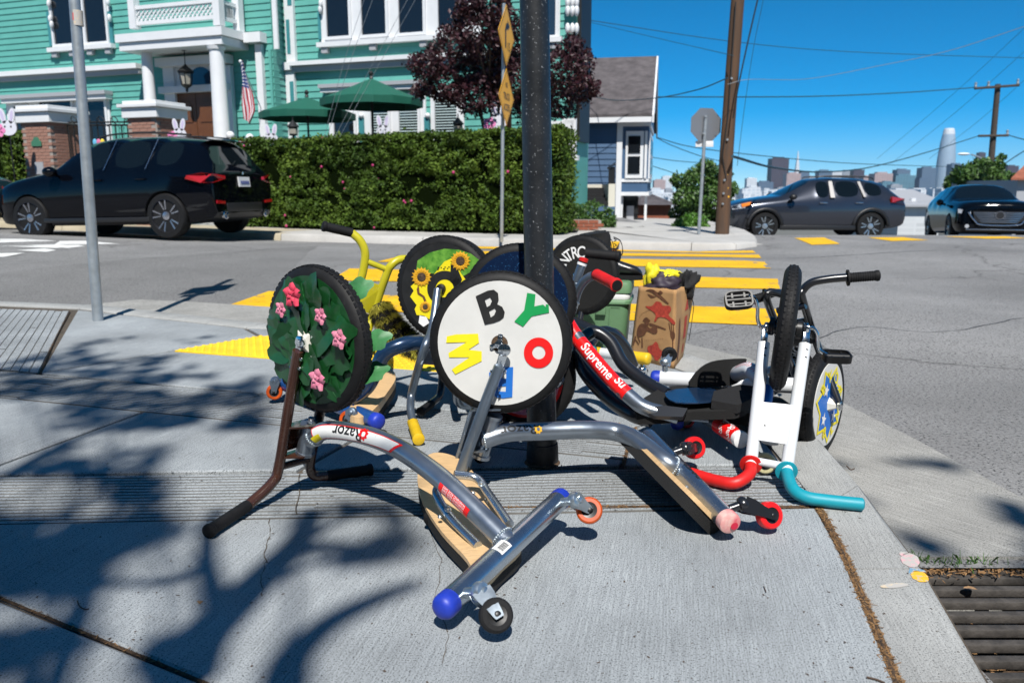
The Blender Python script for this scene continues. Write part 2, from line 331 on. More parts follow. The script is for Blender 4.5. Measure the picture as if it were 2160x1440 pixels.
# road sheet with a hole for the storm drain
b = MB(); x0, y0, st = -20.0, -3.0, .25; nx, ny = 180, 132
b.v = [V((x0+i*st, y0+j*st, zr(x0+i*st, y0+j*st))) for j in range(ny+1) for i in range(nx+1)]
for j in range(ny):
    for i in range(nx):
        cx, cy = x0+(i+.5)*st, y0+(j+.5)*st
        if 1.0 < cx < 1.75 and .5 < cy < 2.0: continue
        b.f.append((j*(nx+1)+i, j*(nx+1)+i+1, (j+1)*(nx+1)+i+1, (j+1)*(nx+1)+i))
road = obj('road', b, 'asphalt', kind='structure')
def onroad(px, py, e=0.0):
    p = G(px, py, -.05)
    for _ in range(6): p = G(px, py, zr(p.x, p.y)+e)
    return p
def paint(name, quad, m, nu=24, nv=3, e=.006, wob=.012):
    q = [onroad(*p) for p in quad]; b = MB()
    def fn(u, v):
        a = lerp(lerp(q[0], q[1], u), lerp(q[3], q[2], u), v)
        if v in (0, 1) or u in (0, 1): a = a+V((noise.noise(a*3.1), noise.noise(a*3.3+V((9, 9, 9))), 0))*wob
        return V((a.x, a.y, zr(a.x, a.y)+e))
    b.grid(fn, nu, nv); return obj(name, b, m, road, smooth=False)
bars = [[(480, 646), (1648, 688), (1641, 653), (567, 615)], [(696, 592), (1645, 611), (1640, 589), (738, 567)], [(795, 553), (1626, 567), (1612, 553), (845, 541)],
        [(880, 536), (1606, 545), (1600, 537.5), (905, 529)], [(960, 524), (1594, 534), (1588, 529), (980, 519.5)]]
for q in bars: paint('crosswalk_bar', q, 'road_yellow', 40, 4)
for q in ([(1712, 517), (1772, 515), (1738, 501.5), (1676, 502.5)], [(1880, 509), (1958, 507), (1905, 501), (1830, 501.5)], [(2080, 504), (2170, 503), (2120, 499), (1990, 499.3)]):
    paint('crosswalk_bar', q, 'road_yellow', 10, 4)
for q in ([(0, 851), (170, 852), (430, 868), (0, 880)], [(440, 868), (630, 866), (890, 890), (400, 893)], [(0, 905), (380, 903), (640, 893), (420, 921)], [(120, 937), (330, 922), (410, 935), (340, 949)], [(-60, 960), (190, 955), (30, 985), (-80, 990)], [(200, 898), (420, 893), (640, 905), (500, 920)]):
    qq = [(u*.287, 260+v*.287) for u, v in q]; paint('lane_marking', [qq[0], qq[3], qq[2], qq[1]], 'road_white', 8, 3)
paint('asphalt_repair', [(-300, 640), (560, 648), (668, 519), (-300, 611)], 'asphalt_patch', 30, 8, .003, .05)
def tar(path, w=.012):
    P = smoothpath([onroad(x, y) for x, y in path], 8); b = MB(); P = [V((p.x+.03*noise.noise(p*4), p.y+.03*noise.noise(p*4+V((5, 5, 5))), zr(p.x, p.y)+.0045)) for p in P]
    for i in range(len(P)-1):
        d = (P[i+1]-P[i]).normalized(); s_ = V((-d.y, d.x, 0))*w*(.6+.5*abs(noise.noise(P[i]*6))); b.add([P[i]-s_, P[i+1]-s_, P[i+1]+s_, P[i]+s_], [(0, 1, 2, 3)])
    obj('crack', b, 'tar', road, smooth=False)
tar([(-20, 560), (200, 548), (420, 540), (640, 520)], .008); tar([(1660, 545), (1800, 538), (1980, 528), (2160, 530)], .012); tar([(1700, 720), (1820, 690), (1990, 700), (2160, 672)], .005)
# ---- near corner: joint bed, slabs, grooved bands, kerb, gutter
K = [(.42, -.6), (.50, .2), (.60, .8), (.72, 1.33), (.82, 1.78), (.885, 2.15), (.93, 2.94), (.98, 3.6), (.78, 4.1), (.25, 4.5), (-.7, 4.85), (-1.75, 5.15), (-2.7, 5.65), (-3.3, 6.0), (-4.2, 6.22), (-9, 7.05)]
E_ = [(.55, -.6), (.68, .2), (.78, .8), (.891, 1.33), (.996, 1.78), (1.079, 2.34), (1.151, 3.0), (1.215, 3.7), (1.0, 4.28), (.40, 4.72), (-.62, 5.06), (-1.67, 5.34), (-2.62, 5.86), (-3.25, 6.2), (-4.2, 6.43), (-9, 7.27)]
Q = [(1.35, -.6), (1.45, .2), (1.53, .8), (1.58, 1.33), (1.63, 1.78), (1.68, 2.47), (1.64, 3.1), (1.55, 3.83), (1.42, 4.67), (1.0, 5.25), (-.7, 6.05), (-2.0, 6.56), (-2.75, 6.85), (-3.3, 7.02), (-3.75, 6.75), (-9, 7.4)]
bed = MB(); pts = [V((x, y, -.013)) for x, y in K]+[V((-9, -.6, -.013))]; bed.poly(pts)
walk = obj('sidewalk', bed, 'joint', kind='structure', smooth=False)
def inset(poly, d):
    n = len(poly); out = []
    P = [V((p[0], p[1], 0)) for p in poly]
    ar = sum(P[i].x*P[(i+1) % n].y-P[(i+1) % n].x*P[i].y for i in range(n))
    if ar < 0: P.reverse()
    for i in range(n):
        a, b_, c = P[i-1], P[i], P[(i+1) % n]; d1 = (b_-a).normalized(); d2 = (c-b_).normalized()
        n1 = V((-d1.y, d1.x, 0)); n2 = V((-d2.y, d2.x, 0)); m = (n1+n2); m = m/max(.25, m.length_squared/2)
        out.append(b_+m*d)
    return out
def slab(poly, gap=.005, ch=.007, m='concrete', z=0.0, th=.02, name='slab'):
    a = inset(poly, gap); c = inset(poly, gap+ch); n = len(a); b = MB()
    b.v = [V((p.x, p.y, z-th)) for p in a]+[V((p.x, p.y, z-ch*.6)) for p in a]+[V((p.x, p.y, z)) for p in c]
    for k in range(2):
        for i in range(n): b.f.append((k*n+i, k*n+(i+1) % n, (k+1)*n+(i+1) % n, (k+1)*n+i))
    b.f.append(tuple(range(2*n, 3*n))); return obj(name, b, m, walk, smooth=False)
def band(a0, a1, b0, b1, pitch, name='grooved_band', w=.8, m_top='concrete', m_side='groove'):   # ridges run from a to b
    a0, a1, b0, b1 = [V((p[0], p[1], 0)) for p in (a0, a1, b0, b1)]; n = max(3, round((a1-a0).length/pitch)); b = MB()
    def P(t, q, z): p = lerp(lerp(a0, a1, t), lerp(b0, b1, t), q); return V((p.x, p.y, z))
    m = 24
    for k in range(n):
        t0, t1, t2 = k/n, (k+w-.08+.05*noise.noise(V((k*3.7, 1, 1))))/n, (k+w)/n
        for i in range(m):
            q0, q1 = i/m, (i+1)/m
            h0 = -.0012*(1+noise.noise(P(t0, q0, 0)*9)); h1 = -.0012*(1+noise.noise(P(t0, q1, 0)*9))
            if i % 9 == 5 and (k*7+i) % 5 == 0: h0 -= .002; h1 -= .003
            b.add([P(t0, q0, h0), P(t0, q1, h1), P(t1, q1, h1), P(t1, q0, h0), P(t2, q0, -.0115), P(t2, q1, -.0115), P(t0-.03/n, q1, -.0115), P(t0-.03/n, q0, -.0115)],
                  [(3, 2, 1, 0), (4, 5, 2, 3), (7, 6, 1, 0)])
    tops = MB(); tops.v = b.v; tops.f = b.f[0::3]; dark = MB(); dark.v = list(b.v); dark.f = [f for i, f in enumerate(b.f) if i % 3]
    o = obj(name, tops, m_top, walk, smooth=False); obj('groove_sides', dark, m_side, o, smooth=False, kind='stuff'); return o
slab([(-1.85, 2.02), (.4, .82), (.60, .8), (.715, 1.33), (.815, 1.78), (.875, 2.16)], .004)
slab([(-9, -.6), (.42, -.6), (.58, .7), (.4, .816), (-1.86, 2.016), (-3, 1.95), (-9, 1.7)], .003)
slab([(-3.02, 1.95), (-3.02, 2.36), (-9, 2.1), (-9, 1.72)], .006)
band((-3, 1.96), (-3, 2.36), (.885, 2.17), (.905, 2.5), .0262, w=.76)
slab([(-9, 2.12), (-3, 2.37), (-1.735, 2.42), (-1.52, 3.16), (-3, 3.62), (-9, 5.4)])
slab([(-1.725, 2.42), (-.70, 2.465), (-.56, 2.865), (-1.51, 3.158)])
slab([(-.69, 2.466), (.355, 2.508), (.38, 2.57), (-.55, 2.86)])
slab([(.365, 2.508), (.905, 2.515), (.925, 2.94), (.97, 3.44), (.475, 2.94)])
band((-3, 3.63), (-3, 4.03), (.375, 2.578), (.47, 2.93), .024, w=.80)
slab([(-2.335, 3.845), (.468, 2.942), (.97, 3.445), (-1.908, 4.385)])
A_ = V((-1.908, 4.391, 0)); TP = [A_, A_+ES*1.7, A_+ES*1.7+V((.35, .46, 0)), A_+V((.35, .46, 0))]
slab([(-2.345, 3.86), (-1.92, 4.4), (-1.575, 4.86), (-1.75, 5.13), (-3.27, 5.93)])
slab([(-.28, 3.845), (.97, 3.45), (.975, 3.6), (.775, 4.09), (.25, 4.48), (.07, 4.33)])
slab([(-1.555, 4.87), (.06, 4.335), (.235, 4.485), (-.7, 4.83), (-1.73, 5.13)])
band((-2.36, 3.86), (-4.3, 4.5), (-3.31, 5.88), (-5.2, 6.25), .062, w=.92, m_side='concrete_far')
slab([(-3.02, 4.06), (-2.36, 3.85), (-4.3, 4.49), (-9, 5.9), (-9, 5.45)])
slab([(-4.32, 4.5), (-5.2, 6.3), (-9, 6.9), (-9, 5.93)])
# tactile pad: plate and rows of domes
tp = slab([(p.x, p.y) for p in TP], .006, .004, 'tactile_yellow', z=.004, name='tactile_pad')
b = MB(); e1 = TP[1]-TP[0]; e2 = TP[3]-TP[0]; n1, n2 = 34, 12
for i in range(n1):
    for j in range(n2):
        c = TP[0]+e1*((i+.5)/n1)+e2*((j+.5)/n2)+V((0, 0, .0035))
        b.lathe(c, (0, 0, 1), [(.0125, 0), (.0105, .0055), (.006, .0068)], 8)
obj('tactile_domes', b, 'tactile_yellow', tp, kind='stuff')
# kerb: top and rounded face, cut into lengths, red paint at the far left
kerb = obj('kerb', MB().add([V((x, y, -.012)) for x, y in K]+[V((x, y, -.012)) for x, y in E_], [(i, i+1, len(K)+i+1, len(K)+i) for i in range(len(K)-1)]), 'joint', kind='structure')
for i in range(len(K)-1):
    sub = 1 if i < 14 else 4
    for s in range(sub):
        k0 = V((*K[i], 0)).lerp(V((*K[i+1], 0)), s/sub); k1 = V((*K[i], 0)).lerp(V((*K[i+1], 0)), (s+1)/sub)
        f0 = V((*E_[i], 0)).lerp(V((*E_[i+1], 0)), s/sub); f1 = V((*E_[i], 0)).lerp(V((*E_[i+1], 0)), (s+1)/sub)
        g = .0015 if i not in (4, 7, 10, 12) else .003
        d = (f1-f0).normalized()*g; k0, k1, f0, f1 = k0+d, k1-d, f0+d, f1-d
        dip = 0
        def sec(k, f):
            o = (f-k).normalized(); k = k+o*.006
            return [V((k.x, k.y, -.015)), V((k.x, k.y, -.004)), V((k.x, k.y, 0))+o*.006, f-o*.022+V((0, 0, .0005)), f-o*.008+V((0, 0, -.006)), f+V((0, 0, -.022)), f+o*.018+V((0, 0, -.112))]
        a, c = sec(k0, f0), sec(k1, f1); n = len(a); b = MB(); b.add(a+c, [(q, q+1, n+q+1, n+q) for q in range(n-1)]+[tuple(range(n)), tuple(range(n, 2*n))[::-1]])
        recalc(obj('kerb_stone', b, 'kerb_red' if (i == 13 and s > .5) or i == 14 else 'concrete_kerb', kerb, ang=50))
g0 = 5
strip([E_[i] for i in range(g0, 15)], [Q[i] for i in range(g0, 15)], -.100, lambda x, y: zr(x, y)+.007, 'gutter', 'concrete_gutter', kind='structure')
# gutter beside the drain grate
b = MB(); b.add([V((1.06, 2.05, -.1)), V((1.79, 2.05, -.098)), V((1.69, 2.49, -.1)), V((1.085, 2.35, -.1))], [(0, 1, 2, 3)]); b.prism([V((1.06, 2.05, -.1)), V((1.79, 2.05, -.1)), V((1.79, 2.05, -.32)), V((1.06, 2.05, -.32))][::-1], (0, .02, 0))
obj('gutter_edge', b, 'concrete_gutter', smooth=False, kind='structure')
b = MB(); b.box2((.6, .4, -.42), (1.9, 2.1, -.40)); b.box2((.62, .4, -.4), (.93, 2.1, -.14)); obj('drain_pit', b, 'soil', smooth=False, kind='structure')
dr = thing('storm_drain_grate', 'black cast iron storm drain grate of parallel bars beside the kerb', 'drain grate', (1.3, 1.4, -.13))
def kx(y):
    for i in range(len(E_)-1):
        if E_[i][1] <= y <= E_[i+1][1]: return lerp(E_[i][0], E_[i+1][0], (y-E_[i][1])/(E_[i+1][1]-E_[i][1]))
    return 1.0
for k in range(19):
    y = 1.985-k*.0635
    b = MB(); b.box2((kx(y)+.03+(0.08 if k > 9 and k % 2 == 0 else 0), y-.0125, -.146), (1.74, y+.0125, -.124), .004); obj('bar', b, 'grate_iron', dr, ang=30)
b = MB(); b.box2((1.06, 2.008, -.17), (1.76, 2.046, -.118), .004); b.box2((1.70, .75, -.175), (1.76, 2.005, -.121), .004); b.box2((1.30, .75, -.20), (1.34, 2.0, -.17)); obj('frame', b, 'grate_iron', dr)
# far pavement with its kerb and corner
FC = [KC-ES*40, KC-ES*20, KC-ES*8, KC-ES*3, KC, KC+ES*3, KC+ES*6, V((2.9, 12.93, 0)), V((3.6, 12.85, 0)), V((4.02, 13.15, 0)), V((4.25, 13.9, 0)), V((4.6, 15.2, 0)), V((5.0, 17.2, 0)), V((5.8, 22, 0)), V((7, 30, 0))]
def zf(x, y): return .025+lift(x)-.02*max(0, y-17)*sstep(0, 4, x)
top = [V((p.x, p.y, zf(p.x, p.y))) for p in FC]; b = MB()
inner = [p+NS*.35 if i < 8 else p+V((-.35, .18, 0)) for i, p in enumerate(FC)]
back = [V((p.x+NS.x*6, p.y+NS.y*6, 0)) for p in inner[:7]]+[V((1.6, 17.5, 0)), V((1.8, 18, 0)), V((2, 18.5, 0)), V((2.2, 19, 0)), V((2.4, 20, 0)), V((2.6, 21, 0)), V((3, 24, 0)), V((3.4, 32, 0))]
strip([(p.x, p.y) for p in inner], [(p.x, p.y) for p in back], lambda x, y: zf(x, y), lambda x, y: zf(x, y)+.01, 'far_sidewalk', 'concrete_far', kind='structure')
fk = obj('far_kerb', MB().add([V((p.x, p.y, zf(p.x, p.y)-.02)) for p in FC]+[V((p.x, p.y, zf(p.x, p.y)-.02)) for p in inner], [(i, i+1, len(FC)+i+1, len(FC)+i) for i in range(len(FC)-1)]), 'joint', kind='structure')
for i in range(len(FC)-1):
    sub = max(1, int((FC[i+1]-FC[i]).length/2.2))
    for s in range(sub):
        a0, a1 = FC[i].lerp(FC[i+1], s/sub), FC[i].lerp(FC[i+1], (s+1)/sub); c0, c1 = inner[i].lerp(inner[i+1], s/sub), inner[i].lerp(inner[i+1], (s+1)/sub)
        d = (a1-a0).normalized()*.006; a0, a1, c0, c1 = a0+d, a1-d, c0+d, c1-d
        def zz(p, dz): return V((p.x, p.y, zf(p.x, p.y)+dz))
        o0 = (a0-c0).normalized()*.03
        b = MB(); b.add([zz(c0, .003), zz(a0-o0, .004), zz(a0, -.02), V((a0.x, a0.y, -.16+lift(a0.x)))+o0*.5, zz(c1, .003), zz(a1-o0, .004), zz(a1, -.02), V((a1.x, a1.y, -.16+lift(a1.x)))+o0*.5], [(0, 1, 5, 4), (1, 2, 6, 5), (2, 3, 7, 6), (0, 3, 2, 1), (4, 5, 6, 7)])
        recalc(obj('kerb_stone', b, 'concrete_tan' if i < 4 else 'concrete_far', fk, ang=50))
b = MB(); b.prism([V((p.x, p.y, -.13)) for p in [G(1558, 507, -.02), G(1556, 526, -.1), G(1615, 524, -.1), G(1627, 516, -.08), G(1612, 509, -.03)]], (0, 0, .10)); recalc(obj('kerb_lip', b, 'concrete_far', fk))
b = MB(); q = [G(1283, 509, .03), G(1308, 509, .03), G(1299, 523, .03), G(1279, 523, .03)]; b.poly([V((p.x, p.y, zf(p.x, p.y)+.006)) for p in q]); obj('tactile_patch', b, 'road_yellow', fk, smooth=False)
# tan planting strip behind the parked car
strip([((KC-ES*a+NS*.36).x, (KC-ES*a+NS*.36).y) for a in (40, 20, 8, 3, .4)], [((KC-ES*a+NS*1.5).x, (KC-ES*a+NS*1.5).y) for a in (40, 20, 8, 3, .2)], lambda x, y: zf(x, y)+.005, lambda x, y: zf(x, y)+.008, 'planting_strip', 'concrete_tan', kind='structure')
b = MB(); b.add([V((-45, 33, 1.1)), KC-ES*40+NS*2.4+V((0, 0, .75)), KC-ES*14+NS*2.4+V((0, 0, .3)), KC-ES*3+NS*2.4+V((0, 0, .06)), KC+ES*5.2+NS*2.6+V((0, 0, .05)), V((2.2, 24, .05)), V((2.6, 45, -1)), V((-45, 60, 1))], [tuple(range(8))]); obj('front_yard', b, 'yard_soil', smooth=False, kind='structure')

# hairline cracks in the slabs
rc_ = random.Random(3)
def crack(path, w=.0011):
    P = smoothpath([G(x, y, .0) for x, y in path], 5); b = MB(); P = [p+V((rc_.gauss(0, .003), rc_.gauss(0, .003), .0012)) for p in P]
    for i in range(len(P)-1):
        d = (P[i+1]-P[i]).normalized(); s_ = V((-d.y, d.x, 0))*w*rc_.uniform(.5, 1.3); b.add([P[i]-s_, P[i+1]-s_, P[i+1]+s_, P[i]+s_], [(0, 1, 2, 3)])
    obj('crack', b, 'joint', walk, smooth=False)
crack([(632, 1000), (630, 1040), (627, 1085)], .0014); crack([(572, 1095), (566, 1140), (560, 1180), (550, 1220), (553, 1260)]); crack([(900, 1100), (930, 1180), (920, 1260), (945, 1330), (935, 1400)], .0008); crack([(480, 865), (520, 845), (555, 828)], .0016)
# ================================================================== the green house and its neighbours
mat('siding_green', (.10, .345, .295), .55, var=.06, vs=3)
mat('trim_white', (.68, .69, .70), .5, var=.03, vs=4)
mat('trim_grey', (.34, .35, .37), .6)
mat('trim_teal', (.045, .22, .24), .5)
mat('glass_dark', (.008, .010, .013), .06, spec=.6)
mat('glass_blue', (.02, .05, .09), .05, spec=.7)
mat('blind', (.50, .62, .62), .6)
mat('door_wood', (.115, .042, .014), .45, var=.3, vs=10, stretch=(6, 6, 1))
mat('iron', (.010, .010, .011), .5)
mat('brick', (.26, .12, .085), .85, col2=(.36, .21, .16), vs=5, bump=.2)
mat('brick_far', (.24, .075, .04), .85, var=.2, vs=4)
mat('mortar', (.30, .27, .24), .95)
mat('shingle', (.085, .075, .078), .9, var=.4, vs=3, bump=.3, bs=14)
mat('siding_blue', (.045, .10, .19), .55, var=.06, vs=3)
mat('lantern_glass', (.35, .33, .28), .2)
mat('canvas_green', (.003, .095, .062), .7, var=.08, vs=6)
mat('bunny_white', (.62, .62, .68), .6)
mat('bunny_lilac', (.50, .44, .62), .6)
mat('bunny_pink', (.75, .22, .45), .6)
mat('plaque_green', (.05, .17, .10), .5)
OH = V((-6.41, 22.3, 0)); EH = V((.942, -.336, 0)).normalized(); MH = V((-.336, -.942, 0)).normalized(); ZU = V((0, 0, 1))
def hp(s, o, z): return OH+EH*s+MH*o+ZU*z
def hxy(px, py, o):
    d = ray(px, py); c = V((0, 0, CH)); t = (OH+MH*o-c).dot(MH)/d.dot(MH); p = c+d*t; return (p-OH).dot(EH), p.z
RH = Matrix((EH, MH, ZU)).transposed()
def hbox(b, s0, s1, o0, o1, z0, z1, ch=0): return b.box(hp((s0+s1)/2, (o0+o1)/2, (z0+z1)/2), (abs(s1-s0), abs(o1-o0), abs(z1-z0)), RH, ch)
house = thing('house', 'large green clapboard Victorian house with white trim behind the hedge', 'house', hp(0, 0, .2))
OL, OR = .6, 0.0
sL0 = hxy(-260, 150, OL)[0]; sC = hxy(577, 150, OL)[0]; sR = hxy(1210, 150, OR)[0]; ZB, ZT = .1, 6.6; PIT = .165
def wall(s0, s1, o, name='wall'):
    b = MB(); hbox(b, s0, s1, o-.25, o-.03, ZB-.6, 9.5); wl = obj(name, b, 'siding_green', house, smooth=False)
    n = int((ZT-ZB)/PIT)
    for k in range(n):
        z0 = ZB+k*PIT; z1 = z0+PIT+.012; b = MB(); a = [hp(s0, o-.03, z0), hp(s0, o+.004, z0), hp(s0, o-.022, z1), hp(s0, o-.03, z1)]; b.prism(a, EH*(s1-s0)); recalc(obj('siding_board', b, 'siding_green', wl, smooth=False))
    return wl
wall(sL0, sC, OL); wall(sC-.3, sR, OR)
b = MB(); hbox(b, sC-.2, sC-.03, 0, OL-.02, ZB-.6, 9.5); wr = obj('return_wall', b, 'siding_green', house, smooth=False)
for k in range(int((ZT-ZB)/PIT)):
    z0 = ZB+k*PIT; b = MB(); b.prism([hp(sC-.03, 0, z0), hp(sC+.004, 0, z0), hp(sC-.022, 0, z0+PIT), hp(sC-.03, 0, z0+PIT)], MH*(OL-.02)); recalc(obj('siding_board', b, 'siding_green', wr, smooth=False))
b = MB(); hbox(b, sR-.2, sR, -1.5, -.05, ZB-.6, 9.5); obj('side_wall', b, 'siding_green', house, smooth=False)
b = MB(); b.prism([hp(sR+.15, .5, 8.6), hp(sR+.15, -1.5, 8.6), hp(sR+.15, -1.2, 10.4)], -EH*(sR-sL0+1)); obj('roof', recalc and b, 'shingle', house, smooth=False)
# black strip painted in for the shaded house side at the right end
b = MB(); hbox(b, sR+.01, sR+.10, -1.2, -.25, 2.0, 9.4); obj('shade_strip', b, 'iron', house, smooth=False)
def trim(px0, px1, y0, y1, o, d=.08, m='trim_white', name='trim', ch=0.0):
    s0, z1 = hxy(px0, y0, o); s1 = hxy(px1, y0, o)[0]; z0 = hxy((px0+px1)/2, y1, o)[1]; z1 = hxy((px0+px1)/2, y0, o)[1]; b = MB(); hbox(b, s0, s1, o, o+d, z0, z1, ch); return obj(name, b, m, house, smooth=False)
def rect(px0, px1, y0, y1, o):
    yc = (y0+y1)/2; xc = (px0+px1)/2; return hxy(px0, yc, o)[0], hxy(px1, yc, o)[0], hxy(xc, y1, o)[1], hxy(xc, y0, o)[1]
def window(fr, panes, o, glass='glass_dark', blinds=(), name='window', d=.09, sill=True):
    s0, s1, z0, z1 = rect(*fr, o); b = MB(); hbox(b, s0, s1, o-.02, o+d*.45, z0, z1); w_ = obj(name, b, 'trim_white', house, smooth=False)
    for k, p in enumerate(panes):
        a0, a1, c0, c1 = rect(*p, o); b = MB(); hbox(b, a0, a1, o+d*.3, o+d*.45+.004, c0, c1); obj('pane', b, glass, w_, smooth=False)
        b = MB()
        for (x0, x1, y0, y1) in ((a0-.07, a0, c0-.07, c1+.07), (a1, a1+.07, c0-.07, c1+.07)): hbox(b, x0, x1, o+d*.4, o+d, y0, y1)
        for (y0, y1) in ((c0-.07, c0), (c1, c1+.07)): hbox(b, a0, a1, o+d*.4, o+d*.98, y0, y1)
        obj('sash', b, 'trim_white', w_, smooth=False)
        if k in blinds:
            n = max(4, int((c1-c0)/.065))
            for q in range(n):
                zc = c0+(q+.5)*(c1-c0)/n; b = MB(); hbox(b, a0+.01, a1-.01, o+d*.5, o+d*.62, zc-.011, zc+.011); obj('blind_slat', b, 'blind', w_, smooth=False)
    if sill:
        b = MB(); hbox(b, s0-.08, s1+.08, o, o+.17, z0-.10, z0+.015); obj('sill', b, 'trim_white', w_, smooth=False)
        for q in range(2 if s1-s0 < 2 else 4):
            sc_ = lerp(s0+.12, s1-.12, q/(1 if s1-s0 < 2 else 3)); b = MB(); hbox(b, sc_-.09, sc_+.09, o, o+.12, z0-.24, z0-.10); obj('bracket', b, 'trim_grey', w_, smooth=False)
    return w_
window((104, 232, -70, 100), [(112, 160, -60, 94), (180, 224, -60, 90)], OL)
for x0, x1 in ((100, 106), (229, 236)): trim(x0, x1, 25, 98, OL, .05, 'trim_teal', 'shutter_strip')
for px, py in ((101, 8), (104, 40), (107, 52), (226, 5), (229, 38)):
    s, z = hxy(px, py, OL+.15); b = MB(); b.ball(hp(s, OL+.12, z), .07, 10, 7, (.8, 1, 1.5)); obj('scroll', b, 'trim_white', house)
window((20, 236, 212, 320), [(38, 64, 225, 310), (92, 158, 215, 310), (190, 228, 214, 310)], OL, sill=False)
trim(14, 238, 198, 206, OL, .30, 'trim_grey', 'hood'); trim(16, 237, 206, 215, OL, .24, 'trim_white', 'hood_moulding')
trim(-160, 300, 150, 160, OL, .22, 'trim_white', 'belt_cornice'); trim(-160, 300, 160.5, 170, OL, .12, 'trim_grey', 'belt_moulding')
window((676, 1016, -80, 82), [(690, 737, -70, 78), (764, 815, -70, 74), (843, 894, -70, 70), (926, 988, -70, 62)], OR)
trim(672, 678, 26, 84, OR, .06, 'trim_teal', 'shutter_strip')
for px, py in ((674, 20), (675, 8)): s, z = hxy(px, py, OR+.15); b = MB(); b.ball(hp(s, OR+.12, z), .07, 10, 7, (.8, 1, 1.5)); obj('scroll', b, 'trim_white', house)
trim(620, 1120, 118, 127, OR, .24, 'trim_white', 'belt_cornice'); trim(620, 1120, 128, 140, OR, .13, 'trim_grey', 'belt_moulding')
trim(598, 617, -90, 134, OR, .10, 'trim_white', 'corner_board'); trim(603, 610, 42, 114, OR+.1, .012, 'trim_teal', 'inset_panel'); trim(603, 612, -60, 12, OR+.1, .012, 'trim_teal', 'inset_panel')
trim(597, 622, 134, 150, OR, .18, 'trim_white', 'corner_cap'); trim(606, 624, 152, 330, OR, .10, 'trim_white', 'corner_board'); trim(611, 619, 172, 330, OR+.1, .012, 'trim_teal', 'inset_panel')
trim(571, 580, -80, 105, OL, .06, 'trim_white', 'corner_board')
trim(543, 556, 95, 330, OL, .12, 'trim_white', 'pilaster'); trim(527, 562, 72, 93, OL, .28, 'trim_white', 'pilaster_cap'); trim(568, 573, 105, 330, OL, .05, 'siding_green', 'downpipe')
trim(684, 902, 176, 184, OR, .32, 'trim_grey', 'hood'); trim(686, 900, 184, 193, OR, .26, 'trim_white', 'hood_moulding')
window((696, 900, 200, 330), [(708, 750, 244, 320), (786, 822, 226, 320), (845, 884, 222, 320)], OR, 'glass_dark', (1, 2), sill=False)
for x0, x1 in ((760, 770), (898, 908)): trim(x0, x1, 248, 320, OR, .11, 'trim_teal', 'shutter_strip')
for px in (762, 902): s, z = hxy(px, 244, OR+.12); b = MB(); b.ball(hp(s, OR+.12, z), .07, 10, 7); obj('rosette', b, 'trim_white', house)
window((910, 980, 190, 330), [(920, 966, 198, 320)], OR, 'glass_dark', (0,), sill=False)
window((1150, 1182, -80, 82), [(1152, 1174, -60, 76)], OR, 'glass_blue'); window((1166, 1210, 255, 330), [(1170, 1185, 262, 325)], OR, 'glass_blue', (0,), sill=False)
window((1186, 1216, 250, 330), [(1190, 1200, 268, 315)], OR, 'glass_blue')
for px in (1196, 1206, 1215):
    for py in (4, 22, 60): s, z = hxy(px, py, OR+.2); b = MB(); b.ball(hp(s, OR+.15, z), .075, 10, 7, (.8, 1, 1.7)); obj('scroll', b, 'trim_white', house)
# porch: slab, columns, balcony rail, doorway
def solve_off(px, s, py=80):
    o = OL
    for k in range(400):
        if hxy(px, py, o)[0] >= s: break
        o += .01
    return o
sP1 = hxy(527, 80, OL)[0]; oF = solve_off(468, sP1); oF = min(oF, 3.2); sP0 = hxy(243, 90, oF)[0]; sP1 = hxy(468, 80, oF)[0]
zt0 = hxy(380, 62, oF)[1]; zb0 = hxy(380, 98, oF)[1]
por = MB(); hbox(por, sP0, sP1, OL, oF, lerp(zb0, zt0, .5), zt0); obj('porch_fascia', por, 'trim_white', house, smooth=False)
b = MB(); hbox(b, sP0+.06, sP1-.06, OL, oF-.06, zb0, lerp(zb0, zt0, .48)); obj('porch_ceiling', b, 'trim_white', house, smooth=False)
def column(px, o, y0, y1, r):
    s = hxy(px, (y0+y1)/2, o)[0]; zt, z0 = hxy(px, y0, o)[1], hxy(px, y1, o)[1]; b = MB(); b.lathe(hp(s, o, z0), ZU, [(r*1.25, 0), (r*1.25, .06), (r*1.08, .10), (r, .2), (r*.86, zt-z0-.1), (r*1.05, zt-z0-.08), (r*1.15, zt-z0)], 24); obj('column', b, 'trim_white', house)
column(313, oF-.45, 103, 226, .155); column(463, oF-.25, 98, 305, .205)
